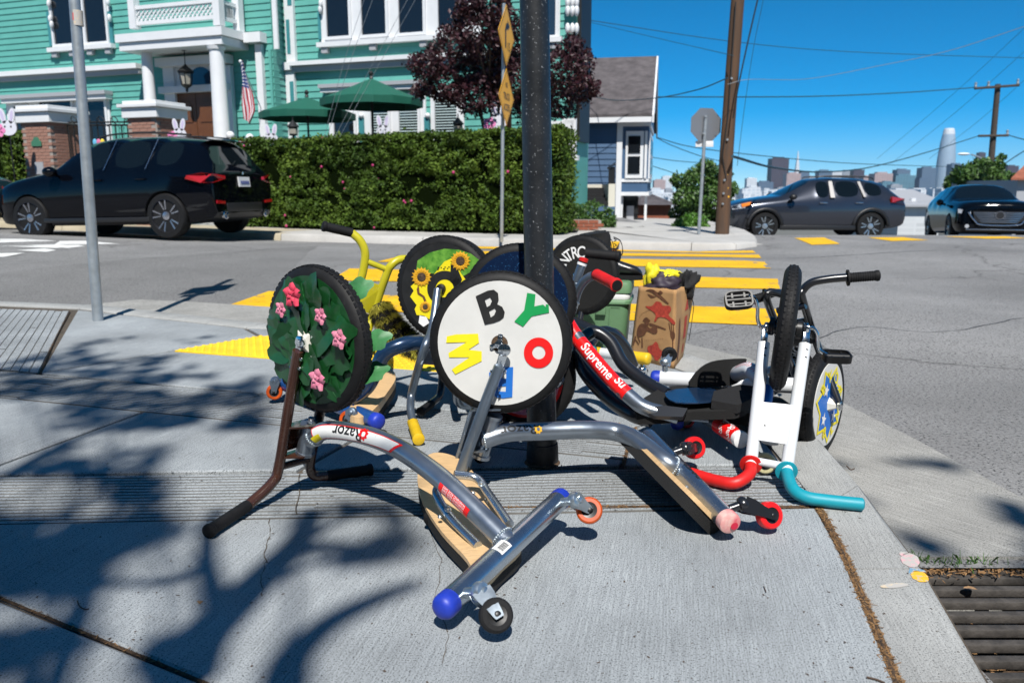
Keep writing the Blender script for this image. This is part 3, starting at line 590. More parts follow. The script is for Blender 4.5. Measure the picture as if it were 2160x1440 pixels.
# balcony
def post(px, o, y0, y1, w_=.2):
    s = hxy(px, 30, o)[0]; z1, z0 = hxy(px, y0, o)[1], hxy(px, y1, o)[1]; b = MB(); hbox(b, s-w_/2, s+w_/2, o-w_/2, o+w_/2, z0, z1); hbox(b, s-w_*.7, s+w_*.7, o-w_*.7, o+w_*.7, z1, z1+.06); obj('balcony_post', b, 'trim_white', house, smooth=False); return s
ob = oF-.15; sA = post(283, ob, -30, 62); sB = post(461, ob, -30, 55); sD = sB
zr0, zr1 = hxy(370, 44, ob)[1], hxy(370, 10, ob)[1]
for z in (zr0, zr1): b = MB(); hbox(b, sA+.1, sB-.1, ob-.05, ob+.05, z-.045, z+.045); obj('balcony_rail', b, 'trim_white', house, smooth=False)
n = 18
for k in range(n+4):
    for sg in (1, -1):
        c = sA+.1+(sB-sA-.2)*(k-1.5)/n; h = zr1-zr0; a = V((c, zr0)); e = V((c+sg*h*1.0, zr1))
        x0, x1 = sA+.1, sB-.1
        p0, p1 = (a, e)
        def clip(p, q):
            if q[0] == p[0]: return p, q
            ts = sorted([max(0, min(1, (x0-p[0])/(q[0]-p[0]))), max(0, min(1, (x1-p[0])/(q[0]-p[0])))]); return p.lerp(q, ts[0]), p.lerp(q, ts[1])
        p0, p1 = clip(V((a.x, a.y)), V((e.x, e.y)))
        if (p1-p0).length < .05: continue
        d = V((p1.x-p0.x, 0, p1.y-p0.y)).normalized(); dw = EH*d.x+ZU*d.z; b = MB(); c3 = hp((p0.x+p1.x)/2, ob+.012*sg, (p0.y+p1.y)/2); b.box(c3, ((p1-p0).length, .018, .035), Matrix((dw, MH, dw.cross(MH))).transposed()); obj('lattice_strip', b, 'trim_white', house, smooth=False)
b = MB(); hbox(b, sB-.1, sB+.1, OL+.1, OL+.3, zt0, zr1+.4); obj('balcony_post', b, 'trim_white', house, smooth=False)
for z in (zr0, zr1): b = MB(); hbox(b, sB-.04, sB+.04, OL+.3, ob-.1, z-.045, z+.045); obj('balcony_rail', b, 'trim_white', house, smooth=False)
for k in range(8):
    o = lerp(OL+.45, ob-.2, k/7); b = MB(); hbox(b, sB-.02, sB+.02, o-.05, o+.05, zr0, zr1); obj('baluster', b, 'trim_white', house, smooth=False)
# doorway
for r_, m, d, nm in (((342, 492, 122, 140), 'trim_white', .30, 'door_cornice'), ((350, 372, 140, 330), 'trim_white', .14, 'door_pilaster'), ((468, 492, 140, 330), 'trim_white', .14, 'door_pilaster'), ((345, 492, 182, 196), 'trim_white', .22, 'transom_bar')): trim(*r_, OL, d, m, nm)
trim(372, 468, 140, 182, OL, .05, 'trim_white', 'transom'); s0, s1, z0, z1 = rect(398, 455, 142, 180, OL); b = MB(); cx = (s0+s1)/2; b.prism([hp(s0, OL+.05, z0)]+[hp(cx-(s1-s0)/2*math.cos(math.pi*k/12), OL+.05, z0+(z1-z0)*math.sin(math.pi*k/12)) for k in range(13)][1:-1]+[hp(s1, OL+.05, z0)], MH*.012); obj('fanlight', b, 'glass_blue', house, smooth=False)
s0, s1, z0, z1 = rect(373, 467, 197, 330, OL)
for q in (0, 1):
    a0, a1 = lerp(s0, s1, q/2)+.01, lerp(s0, s1, (q+1)/2)-.01; b = MB(); hbox(b, a0, a1, OL, OL+.06, z0, z1); dr_ = obj('door', b, 'door_wood', house, smooth=False)
    b = MB(); cx = (a0+a1)/2; w_ = (a1-a0)*.33; zt_ = z1-.35; b.prism([hp(cx-w_, OL+.06, z0+.9), hp(cx+w_, OL+.06, z0+.9)]+[hp(cx+w_*math.cos(math.pi*k/10), OL+.06, zt_+w_*.6*math.sin(math.pi*k/10)) for k in range(11)], MH*.02); obj('door_panel', b, 'door_wood', dr_, smooth=False)
lo = lerp(OL, oF, .5); s, zt_ = hxy(388, 104, lo); _, zb_ = hxy(388, 196, lo); h = zt_-zb_
ln = thing('porch_lantern', 'black iron lantern hanging under the porch roof', 'lantern', hp(s, lo, zb_)); b = MB(); b.cyl(hp(s, lo, zb_+h*.62), hp(s, lo, zt_), .012, 8); b.lathe(hp(s, lo, zt_-.04), ZU, [(.07, 0), (.05, .04)], 12); obj('chain', b, 'iron', ln)
b = MB(); b.lathe(hp(s, lo, zb_), ZU, [(.01, 0), (.04, .06), (.03, .10), (.12, .16), (.15, .2), (.02, .21)], 8); b.lathe(hp(s, lo, zb_), ZU, [(.02, h*.46), (.20, h*.46), (.22, h*.49), (.10, h*.58), (.05, h*.62), (.015, h*.66)], 8)
for k in range(6): a = 2*math.pi*k/6; b.cyl(hp(s+.13*math.cos(a), lo+.13*math.sin(a), zb_+.18), hp(s+.18*math.cos(a), lo+.18*math.sin(a), zb_+h*.47), .012, 6)
obj('cage', b, 'iron', ln); b = MB(); b.lathe(hp(s, lo, zb_+.2), ZU, [(.10, 0), (.15, h*.24)], 6); obj('glass', b, 'lantern_glass', ln)
# flag on a slanting staff
of = oF+.2; P = W(507, 130, hp(hxy(507, 130, of)[0], of, 0).y); Q_ = W(556, 240, P.y+1.4)
fl = thing('flag', 'American flag hanging limp from a slanting staff beside the porch column', 'flag', P)
b = MB(); b.cyl(P, Q_, .014, 8); obj('staff', b, 'trim_white', fl); b = MB(); b.ball(P, .04, 10, 8); obj('finial', b, 'trim_white', fl)
def fpt(u, v):
    px = lerp(506, 514, v)+(u)*lerp(4, 25, min(1, v*2.2))*(1 if v < .75 else lerp(1, .55, (v-.75)/.25))+2*math.sin(v*7+u*3); py = lerp(136, 252, v)-u*10*(1-v)+u*14*math.sin(v*2.4); p = W(px, py, P.y+.02); return p+V((0, .05*math.sin(u*9+v*4), 0))
mat('flag_red', (.42, .012, .03), .75); mat('flag_white', (.66, .66, .68), .75); mat('flag_blue', (.03, .06, .24), .75)
for k in range(9): obj('stripe', MB().grid(lambda a, c: fpt((k+a)/9, lerp(.40 if k < 7 else .0, 1, c)), 2, 14), 'flag_red' if k % 2 == 0 else 'flag_white', fl)
cn_ = obj('canton', MB().grid(lambda a, c: fpt(a*7/9, c*.40), 8, 8), 'flag_blue', fl)
b = MB()
for i in range(6):
    for j in range(7):
        p = fpt((i+.6)/6*7/9, (j+.6)/7*.38)+V((0, -.012, 0)); b.add([p+V((-.014, 0, 0)), p+V((0, 0, -.016)), p+V((.014, 0, 0)), p+V((0, 0, .016))], [(0, 1, 2, 3)])
obj('stars', b, 'flag_white', cn_, smooth=False)
# white newel balls beside the porch steps
for px, py, lab in ((486, 286, 'white ball finial on newel post just right of the large porch column'), (527, 291, 'white ball finial on newel post left of the bunny above the hedge corner')):
    p = W(px, py, 18.6); t = thing('newel_post', lab, 'newel post', V((p.x, p.y, .1))); b = MB(); b.ball(p, .095, 14, 10); b.lathe(p, -ZU, [(.04, .07), (.06, .12), (.05, .15)], 14); obj('ball', b, 'trim_white', t)
    b = MB(); b.box(p+V((0, 0, -.3)), (.22, .22, .3), RH); b.box2(p+V((-.09, -.09, -1.6)), p+V((.09, .09, -.45))); obj('post', b, 'trim_white', t, smooth=False)
# brick gate pillars
def pillar(label, px0, px1, ytop, ycap, Y, w_, dep):
    c = W((px0+px1)/2, ycap, Y); zc = c.z; t = thing('gate_pillar', label, 'pillar', V((c.x, c.y, .1))); b = MB(); b.box((c.x, c.y, zc/2), (w_-.02, w_-.02, zc), RH); core = obj('core', b, 'mortar', t, smooth=False)
    bb = MB(); bb.box((0, 0, 0), (.198, .012, .058)); src = None; hs_ = w_/2; n = int(zc/.068)
    for f in range(3):
        nrm = (MH, EH, -EH)[f]; ta = (EH, -MH, MH)[f]; Rm = Matrix((ta, -nrm, ZU)).transposed()
        for k in range(n):
            z = zc-.04-k*.068
            for q in range(int(w_/.208)+1):
                x = -hs_+.104+q*.208-(.104 if k % 2 else 0)
                if abs(x) > hs_-.03: continue
                if abs(x)+.1 > hs_+.01: continue
                p = V((c.x, c.y, z))+nrm*(hs_-.004)+ta*x
                if src is None: src = obj('brick', bb, 'brick', t, smooth=False); src.location = p-t.location; src.data.transform(Matrix.Translation(t.location)); src.rotation_euler = Rm.to_euler()
                else: inst('brick', src, p, t, Rm)
    zt_ = W((px0+px1)/2, ytop, Y).z; b = MB(); b.box((c.x, c.y, lerp(zc, zt_, .35)), (w_+.14, w_+.14, (zt_-zc)*.7), RH, .01); b.box((c.x, c.y, zt_-.05), (w_+.26, w_+.26, .07), RH, .01); b.box((c.x, c.y, zt_+.02), (w_+.1, w_+.1, .07), RH, .01); obj('cap', b, 'trim_white', t, smooth=False); return t, c
t1, c1 = pillar('brick gate pillar with green house plaque and white cap behind the black car bonnet', 68, 150, 232, 262, 18.0, .82, .8)
b = MB(); p = c1+MH*.42+V((0, 0, -.40)); b.prism([p+EH*x+ZU*z for x, z in ((-.14, -.09), (.14, -.09), (.14, .0), (.08, .04), (.05, .10), (-.05, .10), (-.08, .04), (-.14, .0))], MH*.02); obj('plaque', b, 'plaque_green', t1, smooth=False)
b = MB(); p = c1+MH*.42+V((0, 0, -.95)); b.box(p, (.24, .02, .26), RH); obj('vent', b, 'trim_grey', t1, smooth=False)
t2, c2 = pillar('brick gate pillar with white cap below the left porch column', 286, 370, 222, 252, 17.6, .78, .8)
gt = thing('iron_gate', 'black wrought iron gate with scrolls between the brick pillars', 'gate', V(((c1.x+c2.x)/2, (c1.y+c2.y)/2, .1)))
a, c = c1+EH*.45, c2-EH*.45
for k in range(13):
    p = a.lerp(c, k/12); b = MB(); b.cyl((p.x, p.y, .1), (p.x, p.y, W(220, 262, p.y).z), .014, 6); obj('bar', b, 'iron', gt)
for z in (W(220, 264, 17.8).z, W(220, 258, 17.8).z): b = MB(); b.tube([V((a.x, a.y, z)), V((c.x, c.y, z))], .018, 6); obj('rail', b, 'iron', gt)
for k in range(5):
    p = a.lerp(c, .12+.19*k); z = W(220, 262, p.y).z; b = MB(); b.tube([V((p.x, p.y, z))+EH*(.02+.016*q)*math.cos(q*.5)*1.0+ZU*(.03+.018*q*abs(math.sin(q*.26))+.016*q*math.sin(q*.5)) for q in range(14)], .011, 6); obj('scroll', b, 'iron', gt)
for k in range(5):
    px = 240+k*9; p = W(px, 275, 19.5); t = thing('baluster_post', ('leftmost', 'second', 'middle', 'fourth', 'rightmost')[k]+' teal turned baluster from the left behind the iron gate', 'baluster', V((p.x, p.y, .3)), 'teal porch balusters'); b = MB(); b.lathe(V((p.x, p.y, .3)), ZU, [(.035, 0), (.035, p.z-.45), (.045, p.z-.35), (.03, p.z-.3), (.04, p.z-.24), (.03, p.z-.2)], 10); obj('shaft', b, 'siding_green', t); b = MB(); b.ball((p.x, p.y, p.z+.12), .045, 10, 8); obj('knob', b, 'siding_green', t)
mat('egg_blue', (.12, .42, .62), .6); mat('egg_pink', (.62, .16, .30), .6); mat('egg_yellow', (.72, .55, .03), .6)
for px, m, lb in ((200, 'egg_blue', 'blue'), (208, 'egg_pink', 'pink'), (216, 'egg_yellow', 'yellow')):
    p = W(px, 300, 17.2); b = MB(); b.ball(p, .06, 12, 8, (.75, .25, 1.15)); tag(obj('egg_ornament', b, m), lb+' egg ornament hanging in the gateway above the black car', 'ornament')
# parasols
def parasol(label, ax_, ay, x0, x1, yr, Y, seed):
    top = W(ax_, ay, Y); rim = W((x0+x1)/2, yr, Y); R_ = abs(W(x1, yr, Y).x-W(x0, yr, Y).x)/2; t = thing('parasol', label, 'parasol', V((top.x, top.y, .3)), 'green parasols in the garden'); b = MB(); n = 8; vs = [top]
    for q, (r, zz_) in enumerate(((.12, .0), (.5, .45), (1, 1))):
        for k in range(16):
            a = 2*math.pi*k/16+.2; rr = R_*r*(1 if k % 2 == 0 else .955); vs.append(V((top.x+rr*math.cos(a), top.y+rr*math.sin(a), lerp(top.z-.05, rim.z, zz_)+(-.0 if k % 2 == 0 else .02*r))))
    for k in range(16):
        a = 2*math.pi*k/16+.2; rr = R_*(1 if k % 2 == 0 else .955); vs.append(V((top.x+rr*math.cos(a)*.995, top.y+rr*math.sin(a)*.995, rim.z-.14)))
    b.v = vs; b.f = [(0, 1+k, 1+(k+1) % 16) for k in range(16)]+[(1+q*16+k, 1+(q+1)*16+k, 1+(q+1)*16+(k+1) % 16, 1+q*16+(k+1) % 16) for q in range(3) for k in range(16)]; obj('canopy', b, 'canvas_green', t, ang=8)
    b = MB(); b.cyl((top.x, top.y, .3), (top.x, top.y, top.z+.05), .025, 10); b.lathe(top, ZU, [(.05, 0), (.03, .05), (.05, .08), (.05, .12), (.02, .16)], 10); obj('pole', b, 'iron', t)
    for k in range(8): a = 2*math.pi*k/8+.2; b = MB(); b.tube([V((top.x, top.y, top.z-.1)), V((top.x+R_*.95*math.cos(a), top.y+R_*.95*math.sin(a), rim.z-.02))], .010, 5); obj('rib', b, 'iron', t)
parasol('larger dark green parasol in front of the lower right windows', 783, 166, 676, 892, 212, 18.4, 1)
parasol('smaller dark green parasol left of the larger one', 647, 205, 552, 752, 240, 19.6, 2)
# bunny cut-outs above the hedge
def bunny(label, px, py, s, Y, flower=False):
    c = W(px, py, Y); t = thing('bunny_cutout', label, 'yard ornament', V((c.x, c.y, .1)), 'white bunny ornaments behind the hedge'); k_ = Y/1680*s
    def el(cx, cy, rx, ry, rot=0, n=24): return [c+V(((cx+rx*math.cos(a)*math.cos(rot)-ry*math.sin(a)*math.sin(rot))*k_, 0, -(cy+rx*math.cos(a)*math.sin(rot)+ry*math.sin(a)*math.cos(rot))*k_)) for a in [2*math.pi*q/n for q in range(n)]]
    b = MB(); b.prism(el(0, 6, 14, 12), (0, .018, 0)); recalc(obj('head', b, 'bunny_white', t)); b = MB(); b.cyl(c+V((0, .03, -.2)), V((c.x, c.y+.03, .0)), .012, 6); obj('stake', b, 'iron', t)
    for sx in (-1, 1):
        b = MB(); b.prism(el(sx*7.5, -13, 5.2, 12.5, sx*.2), (0, .016, 0)); e = recalc(obj('ear', b, 'bunny_white', t)); b = MB(); b.prism([p+V((0, -.004, 0)) for p in el(sx*7.5, -13, 2.3, 9, sx*.2)], (0, .003, 0)); obj('inner_ear', b, 'bunny_lilac', e)
    for sx in (-1, 1): b = MB(); b.prism([p+V((0, -.004, 0)) for p in el(sx*5, 4, 1.3, 1.8)], (0, .003, 0)); obj('eye', b, 'iron', t)
    if flower: b = MB(); [b.prism([p+V((0, -.006, 0)) for p in el(-15+6*math.cos(q*1.257), 10+6*math.sin(q*1.257), 4.5, 4.5)], (0, .004, 0)) for q in range(5)]; obj('bow', b, 'bunny_pink', t)
bunny('white bunny cut-out with pink bow at the far left edge above the hedge', 16, 262, 1.25, 17.0, True)
bunny('white bunny cut-out before the porch steps above the black car', 378, 277, 1.0, 16.9, True)
bunny('white bunny cut-out at the left end of the tall hedge', 572, 287, .95, 17.6)
bunny('white bunny cut-out below the larger parasol', 808, 270, 1.0, 17.3)
bunny('white bunny cut-out with pink bow behind the yellow diamond signs', 1052, 248, 1.25, 16.6, True)
for px, py, lb in ((618, 268, 'left of the larger parasol'), (966, 262, 'beside the maroon tree')):
    p = W(px, py, 18.2); t = thing('garden_lamp', 'small black garden lantern '+lb+' above the hedge', 'lantern', V((p.x, p.y, .2))); b = MB(); b.lathe(p, ZU, [(.02, -.2), (.09, -.18), (.10, -.02), (.14, 0), (.05, .10), (.015, .14), (.01, .22)], 8); obj('head', b, 'iron', t); b = MB(); b.cyl((p.x, p.y, .2), p+V((0, 0, -.18)), .025, 8); obj('post', b, 'iron', t); b = MB(); b.lathe(p, ZU, [(.096, -.15), (.105, -.04)], 8, cap=False); obj('glass', b, 'lantern_glass', t)
# ---- blue house
bh = thing('house', 'blue clapboard house with grey shingle gable roof right of the green house', 'house', W(1265, 490, 27)); CB = W(1305, 490, 27.0); CB.z = 0; EB = V((.982, -.19, 0)); NB = V((.19, .982, 0))
def bp(s, n, z): return V((CB.x, CB.y, 0))+EB*s+NB*n+ZU*z
RB = Matrix((EB, NB, ZU)).transposed()
def bbox(b, s0, s1, n0, n1, z0, z1): return b.box(bp((s0+s1)/2, (n0+n1)/2, (z0+z1)/2), (abs(s1-s0), abs(n1-n0), abs(z1-z0)), RB)
ze = W(1305, 250, 27).z; zrd = W(1378, 128, 30.8).z
b = MB(); bbox(b, -6, -.02, .02, 7.2, -1.6, ze-.05); wl = obj('wall', b, 'siding_blue', bh, smooth=False)
for k in range(23):
    z0 = -1.2+k*.19
    if z0 > ze-.3: break
    b = MB(); b.prism([bp(-6, .0, z0), bp(-6, -.04, z0), bp(-6, -.012, z0+.2), bp(-6, 0, z0+.2)], EB*5.86); recalc(obj('siding_board', b, 'siding_blue', wl, smooth=False))
b = MB(); bbox(b, -.13, .05, -.06, .10, -1.5, ze-.02); obj('corner_board', b, 'trim_white', bh, smooth=False)
b = MB(); bbox(b, -6.2, .98, -.5, -.36, ze-.16, ze); obj('eave', b, 'trim_white', bh, smooth=False)
def roofplane(n0, z0, n1, z1): 
    b = MB(); b.prism([bp(-6.3, n0, z0), bp(1.0, n0, z0), bp(1.0, n1, z1), bp(-6.3, n1, z1)], (0, 0, .10)); recalc(obj('roof', b, 'shingle', bh, smooth=False))
roofplane(-.48, ze, 3.7, zrd); roofplane(7.9, ze, 3.7, zrd)
b = MB(); b.prism([bp(.92, -.3, ze), bp(.92, 7.6, ze), bp(.92, 3.7, zrd-.1)], -EB*.1); obj('gable', b, 'siding_blue', bh, smooth=False)
for n0 in (-.5, 7.9): b = MB(); b.prism([bp(1.0, n0, ze-.18), bp(1.0, n0, ze+.06), bp(1.0, 3.7, zrd+.1), bp(1.0, 3.7, zrd-.18)], EB*.06); recalc(obj('barge_board', b, 'trim_white', bh, smooth=False))
b = MB(); b.box(bp(.98, 3.2, lerp(ze, zrd, .4)), (.06, .9, 1.0), RB); obj('gable_window', b, 'trim_white', bh, smooth=False)
zb0_, zb1_ = W(1330, 405, 26.8).z, ze-.25
b = MB(); bbox(b, 0, .90, .1, 5.2, zb0_, zb1_); by = obj('bay', b, 'siding_blue', bh, smooth=False)
zw0, zw1 = W(1330, 376, 26.8).z, W(1330, 276, 26.8).z
b = MB(); bbox(b, .16, .74, .02, .10, zw0, zw1); f = obj('bay_window', b, 'trim_white', bh, smooth=False)
zm = lerp(zw0, zw1, .5)
for a, c in ((zw0+.15, zm-.05), (zm+.05, zw1-.16)): b = MB(); bbox(b, .24, .64, -.01, .05, a, c); obj('pane', b, 'glass_dark', f, smooth=False)
b = MB(); bbox(b, .78, .86, .0, .08, zw0, zw1); obj('panel', b, 'trim_white', f, smooth=False)
for k in range(3):
    n0 = .5+k*1.5; b = MB(); bbox(b, .88, .95, n0, n0+1.3, zw0, zw1); f2 = obj('bay_window', b, 'trim_white', bh, smooth=False)
    for a, c in ((zw0+.15, zm-.05), (zm+.05, zw1-.16)): b = MB(); bbox(b, .94, .965, n0+.25, n0+1.05, a, c); obj('pane', b, 'glass_dark', f2, smooth=False)
for z0, z1, ov in ((zb0_-.12, zb0_, .06), (zb1_, zb1_+.12, .06), (zw0-.12, zw0-.02, .04)): b = MB(); bbox(b, -.02, .90+ov, .1-ov, 5.2+ov, z0, z1); obj('bay_moulding', b, 'trim_white', bh, smooth=False)
b = MB(); bbox(b, .05, .6, .6, 3, -1.5, zb0_-.14); obj('entry', b, 'glass_dark', bh, smooth=False)
for s in (.02, .82): b = MB(); bbox(b, s, s+.08, .25, .33, -1.5, zb0_-.12); obj('porch_post', b, 'trim_white', bh, smooth=False)
b = MB(); bbox(b, .22, .46, .55, .6, -1.5, .3); obj('door', b, 'trim_grey', bh, smooth=False)
# stairs beside the green house
stp = thing('stairs', 'cream painted outside stairs with black railing beside the blue house', 'stairs', W(1255, 440, 21.5)); mat('cream_paint', (.60, .57, .48), .6)
for k in range(6):
    y0, y1 = 424-k*7, 431-k*7; p0, p1 = W(1222, y1, 21+k*.28), W(1285-k*3, y0, 21+k*.28); b = MB(); b.box2((p0.x, p0.y, p0.z-.03), (p1.x, p1.y+.3, p1.z)); obj('step', b, 'cream_paint' if k == 5 else 'iron', stp, smooth=False)
for x0, x1, yt, yb in ((1283, 1298, 388, 436), (1214, 1222, 370, 432)): p0, p1 = W(x0, yb, 20.9), W(x1, yt, 20.9); b = MB(); b.prism([p0, V((p1.x, p0.y, p0.z)), p1, V((p0.x, p1.y, p1.z+(.0 if x0 > 1250 else .35)))], (0, 1.7, 0)); recalc(obj('stringer', b, 'cream_paint', stp, smooth=False))
for k in range(9): b = MB(); p = W(1284+k*1.5, 388, 20.9+k*.18); b.cyl(p, p+V((0, 0, .45)), .012, 6); obj('baluster', b, 'iron', stp)
b = MB(); b.tube([W(1283, 355, 20.9), W(1297, 345, 22.4)], .03, 8); obj('handrail', b, 'iron', stp)
# ---- brick planter and small brick building
pw = thing('planter_wall', 'low red brick planter wall below the juniper shrub', 'wall', W(1235, 488, 17.5)); a, c = W(1200, 488, 17.2), W(1268, 486, 17.2); zt_ = W(1235, 464, 17.2).z
b = MB(); b.box2((a.x, a.y, -.1), (c.x, a.y+.5, zt_-.01)); obj('core', b, 'mortar', pw, smooth=False); src = None; bb = MB(); bb.box((0, 0, 0), (.20, .03, .062))
for k in range(6):
    for q in range(5):
        p = V((a.x+.10+q*.212-(.1 if k % 2 else 0), a.y-.003, zt_-.035-k*.072))
        if p.x > c.x-.05 or p.z < -.02: continue
        if src is None: src = obj('brick', bb, 'brick_far', pw, smooth=False); src.data.transform(Matrix.Translation(pw.location)); src.location = p-pw.location
        else: inst('brick', src, p, pw)
gb = thing('brick_building', 'small red brick building with grey roof down the street by the bush', 'building', W(1380, 488, 40)); p0, p1 = W(1345, 500, 40), W(1416, 432, 40); b = MB(); b.box2((p0.x, 40, -3), (p1.x, 45, p1.z)); obj('wall', b, 'brick_far', gb, smooth=False)
b = MB(); b.add([V((p0.x-.3, 39.6, p1.z)), V((p1.x+.3, 39.6, p1.z)), V((p1.x+.3, 45.4, p1.z)), V((p0.x-.3, 45.4, p1.z)), V((p0.x+.5, 42.5, p1.z+.65)), V((p1.x-.9, 42.5, p1.z+.65))], [(0, 1, 5, 4), (1, 2, 5), (2, 3, 4, 5), (3, 0, 4), (3, 2, 1, 0)]); obj('roof', b, 'shingle', gb, smooth=False)
b = MB(); p = W(1395, 480, 39.9); b.box2((p.x-.4, 39.85, -2), (p.x+.2, 39.97, p.z+.2)); obj('door', b, 'iron', gb, smooth=False)
# ================================================================== hedges, trees, poles, signs, wires, skyline
mat('leaf_hedge', (.018, .046, .006), .55, spec=.2, col2=(.075, .125, .016), vs=1.6)
mat('leaf_hedge_b', (.045, .095, .010), .55, spec=.2, col2=(.12, .18, .025), vs=2.5)
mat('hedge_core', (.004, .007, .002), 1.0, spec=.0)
mat('leaf_maroon', (.016, .004, .007), .5, col2=(.050, .010, .016), vs=2)
mat('leaf_tree', (.025, .075, .012), .5, col2=(.07, .14, .02), vs=1.2)
mat('leaf_bush', (.045, .14, .012), .5, col2=(.10, .22, .02), vs=3)
mat('bloom', (.45, .03, .15), .6)
mat('bark', (.06, .045, .035), .9, var=.3, vs=8, bump=.4)
mat('pole_wood', (.050, .034, .024), .85, col2=(.115, .058, .028), vs=2.2, bump=.5, bs=9, stretch=(9, 9, .6))
mat('pole_brown', (.19, .065, .022), .85, var=.35, vs=2, bump=.5, bs=9, stretch=(9, 9, .6))
mat('sign_yellow', (.92, .46, .02), .45); mat('sign_back', (.21, .225, .25), .5, .4); mat('wire', (.02, .06, .08), .6); mat('wire_black', (.012, .012, .012), .6)
def leafcloud(pts, size, seed, up=.35, asp=.62):
    rnd = random.Random(seed); b = MB()
    for p in pts:
        n = V((rnd.gauss(0, 1), rnd.gauss(0, 1)-.35, rnd.gauss(0, 1)+up)).normalized(); a = n.orthogonal().normalized(); a = a*math.cos(rnd.random()*6.3)+n.cross(a)*math.sin(rnd.random()*6.3); a.normalize(); c = n.cross(a); s = size*rnd.uniform(.6, 1.3)
        b.add([p-a*s, p+c*s*asp*.8-a*s*.1+n*s*.1, p+a*s, p-c*s*asp*.8-a*s*.1+n*s*.1], [(0, 1, 2, 3)])
    return b
def hedge(label, a, c, dep, z0, za, zc, n, size, seed, blooms=0, endright=True):
    """clipped hedge from a to c along the pavement; leaves over its front, top and right end"""
    a, c = V(a), V(c); d = (c-a); L = d.length; d.normalize(); back = V((-d.y, d.x, 0)); t = thing('hedge', label, 'hedge', (a+c)/2); rnd = random.Random(seed)
    def zt_(u): return lerp(za, zc, u)+.07*noise.noise(V((u*L*.9, 2, seed)))+.04*noise.noise(V((u*L*3.1, 7, seed)))
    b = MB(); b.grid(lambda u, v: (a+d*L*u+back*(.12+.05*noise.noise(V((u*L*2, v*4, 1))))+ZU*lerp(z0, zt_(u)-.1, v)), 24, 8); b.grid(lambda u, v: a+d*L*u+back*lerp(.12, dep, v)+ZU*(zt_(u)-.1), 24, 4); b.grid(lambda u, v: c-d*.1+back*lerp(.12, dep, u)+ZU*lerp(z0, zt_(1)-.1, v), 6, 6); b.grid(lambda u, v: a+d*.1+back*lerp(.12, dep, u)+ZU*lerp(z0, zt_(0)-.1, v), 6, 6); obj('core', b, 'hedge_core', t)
    P = [[], []]; F = []
    for k in range(n):
        q = rnd.random()
        if q < .66:
            u = rnd.random(); z = lerp(z0+.08, zt_(u), rnd.random()**.9); bulge = .20*noise.noise(V((u*L*1.4, z*1.4, seed)))+.14*noise.noise(V((u*L*5, z*5, seed+3))); p = a+d*L*u-back*(bulge-.04-abs(rnd.gauss(0, .03)))+ZU*z
        elif q < .9: u = rnd.random(); v = rnd.random(); p = a+d*L*u+back*dep*v+ZU*(zt_(u)+.06*noise.noise(V((u*L*3, v*3, seed)))+rnd.gauss(0, .03))
        else: u = rnd.random(); p = c+d*rnd.gauss(0, .05)+back*dep*u+ZU*lerp(z0+.05, zt_(1), rnd.random())
        g = noise.noise(V((p.x*1.1, p.z*1.1, 5)))+rnd.gauss(0, .3)
        if noise.noise(V((p.x*2.6, p.y*2.6, p.z*2.6))) < -.38 and rnd.random() < .8: continue
        P[1 if g > .12 else 0].append(p)
        if rnd.random() < blooms and q < .9: F.append(p-back*.04)
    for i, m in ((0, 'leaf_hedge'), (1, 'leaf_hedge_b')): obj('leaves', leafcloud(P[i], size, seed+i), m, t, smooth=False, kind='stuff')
    if F:
        b = MB()
        for p in F: b.ball(p, rnd.uniform(.015, .032), 7, 5)
        obj('blossoms', b, 'bloom', t, kind='stuff')
    return t
ha, hc = V((-6.1, 17.6, 0)), V((.86, 15.2, 0)); hz0 = W(560, 300, ha.y).z; hz1 = W(1120, 270, 15.1).z
hedge('tall clipped green hedge with pink blossoms between pavement and green house', ha, hc, 1.1, .02, hz0, hz1, 44000, .041, 3, .0004)
ha, hc = W(-160, 350, 20.2), W(66, 350, 18.7); ha.z = hc.z = 0; hedge('clipped hedge left of the brick gate pillar', ha, hc, 1.0, .2, W(0, 278, 19.3).z, W(66, 280, 18.7).z, 9000, .045, 8)
def tree(name, label, trunk, crown_blobs, n, size, m, seed, limbs=(), bark='bark', cat='tree', group=None, tr=.07, up=.35):
    """trunk(s) with limbs reaching into clumps; crown of small leaves scattered on clump shells"""
    base = V(trunk[0]); t = thing(name, label, cat, V((base.x, base.y, base.z)), group); rnd = random.Random(seed); b = MB(); P = smoothpath(trunk, 4); b.tube(P, [lerp(tr, tr*.45, i/(len(P)-1)) for i in range(len(P))], 9); obj('trunk', b, bark, t)
    topp = V(trunk[-1])
    for (c, r) in crown_blobs:
        c = V(c); q = V(trunk[-2]).lerp(topp, rnd.random()); b = MB(); mid = q.lerp(c, .5)+V((rnd.gauss(0, .06), rnd.gauss(0, .06), rnd.gauss(0, .06)))*r; b.tube(smoothpath([q, mid, c], 3), [tr*.4, tr*.3, tr*.25, tr*.2, tr*.15, tr*.12, tr*.1], 6); obj('limb', b, bark, t)
    tot = sum(r*r for c, r in crown_blobs); pts = []
    for (c, r) in crown_blobs:
        c = V(c)
        for k in range(int(n*r*r/tot)):
            d = V((rnd.gauss(0, 1), rnd.gauss(0, 1), rnd.gauss(0, 1))).normalized(); rr = r*(rnd.uniform(.35, 1.0)**.5)*(1+.35*noise.noise(d*2.3+c*1.7)+.18*noise.noise(d*6+c)); pts.append(c+V((d.x*rr, d.y*rr, d.z*rr*.85)))
    pts = [p for p in pts if noise.noise(p*(1.4/max(.3, crown_blobs[0][1])))+noise.noise(p*(3.2/max(.3, crown_blobs[0][1])))*.6 > -.32]
    obj('crown', leafcloud(pts, size, seed, up), m, t, smooth=False, kind='stuff'); return t
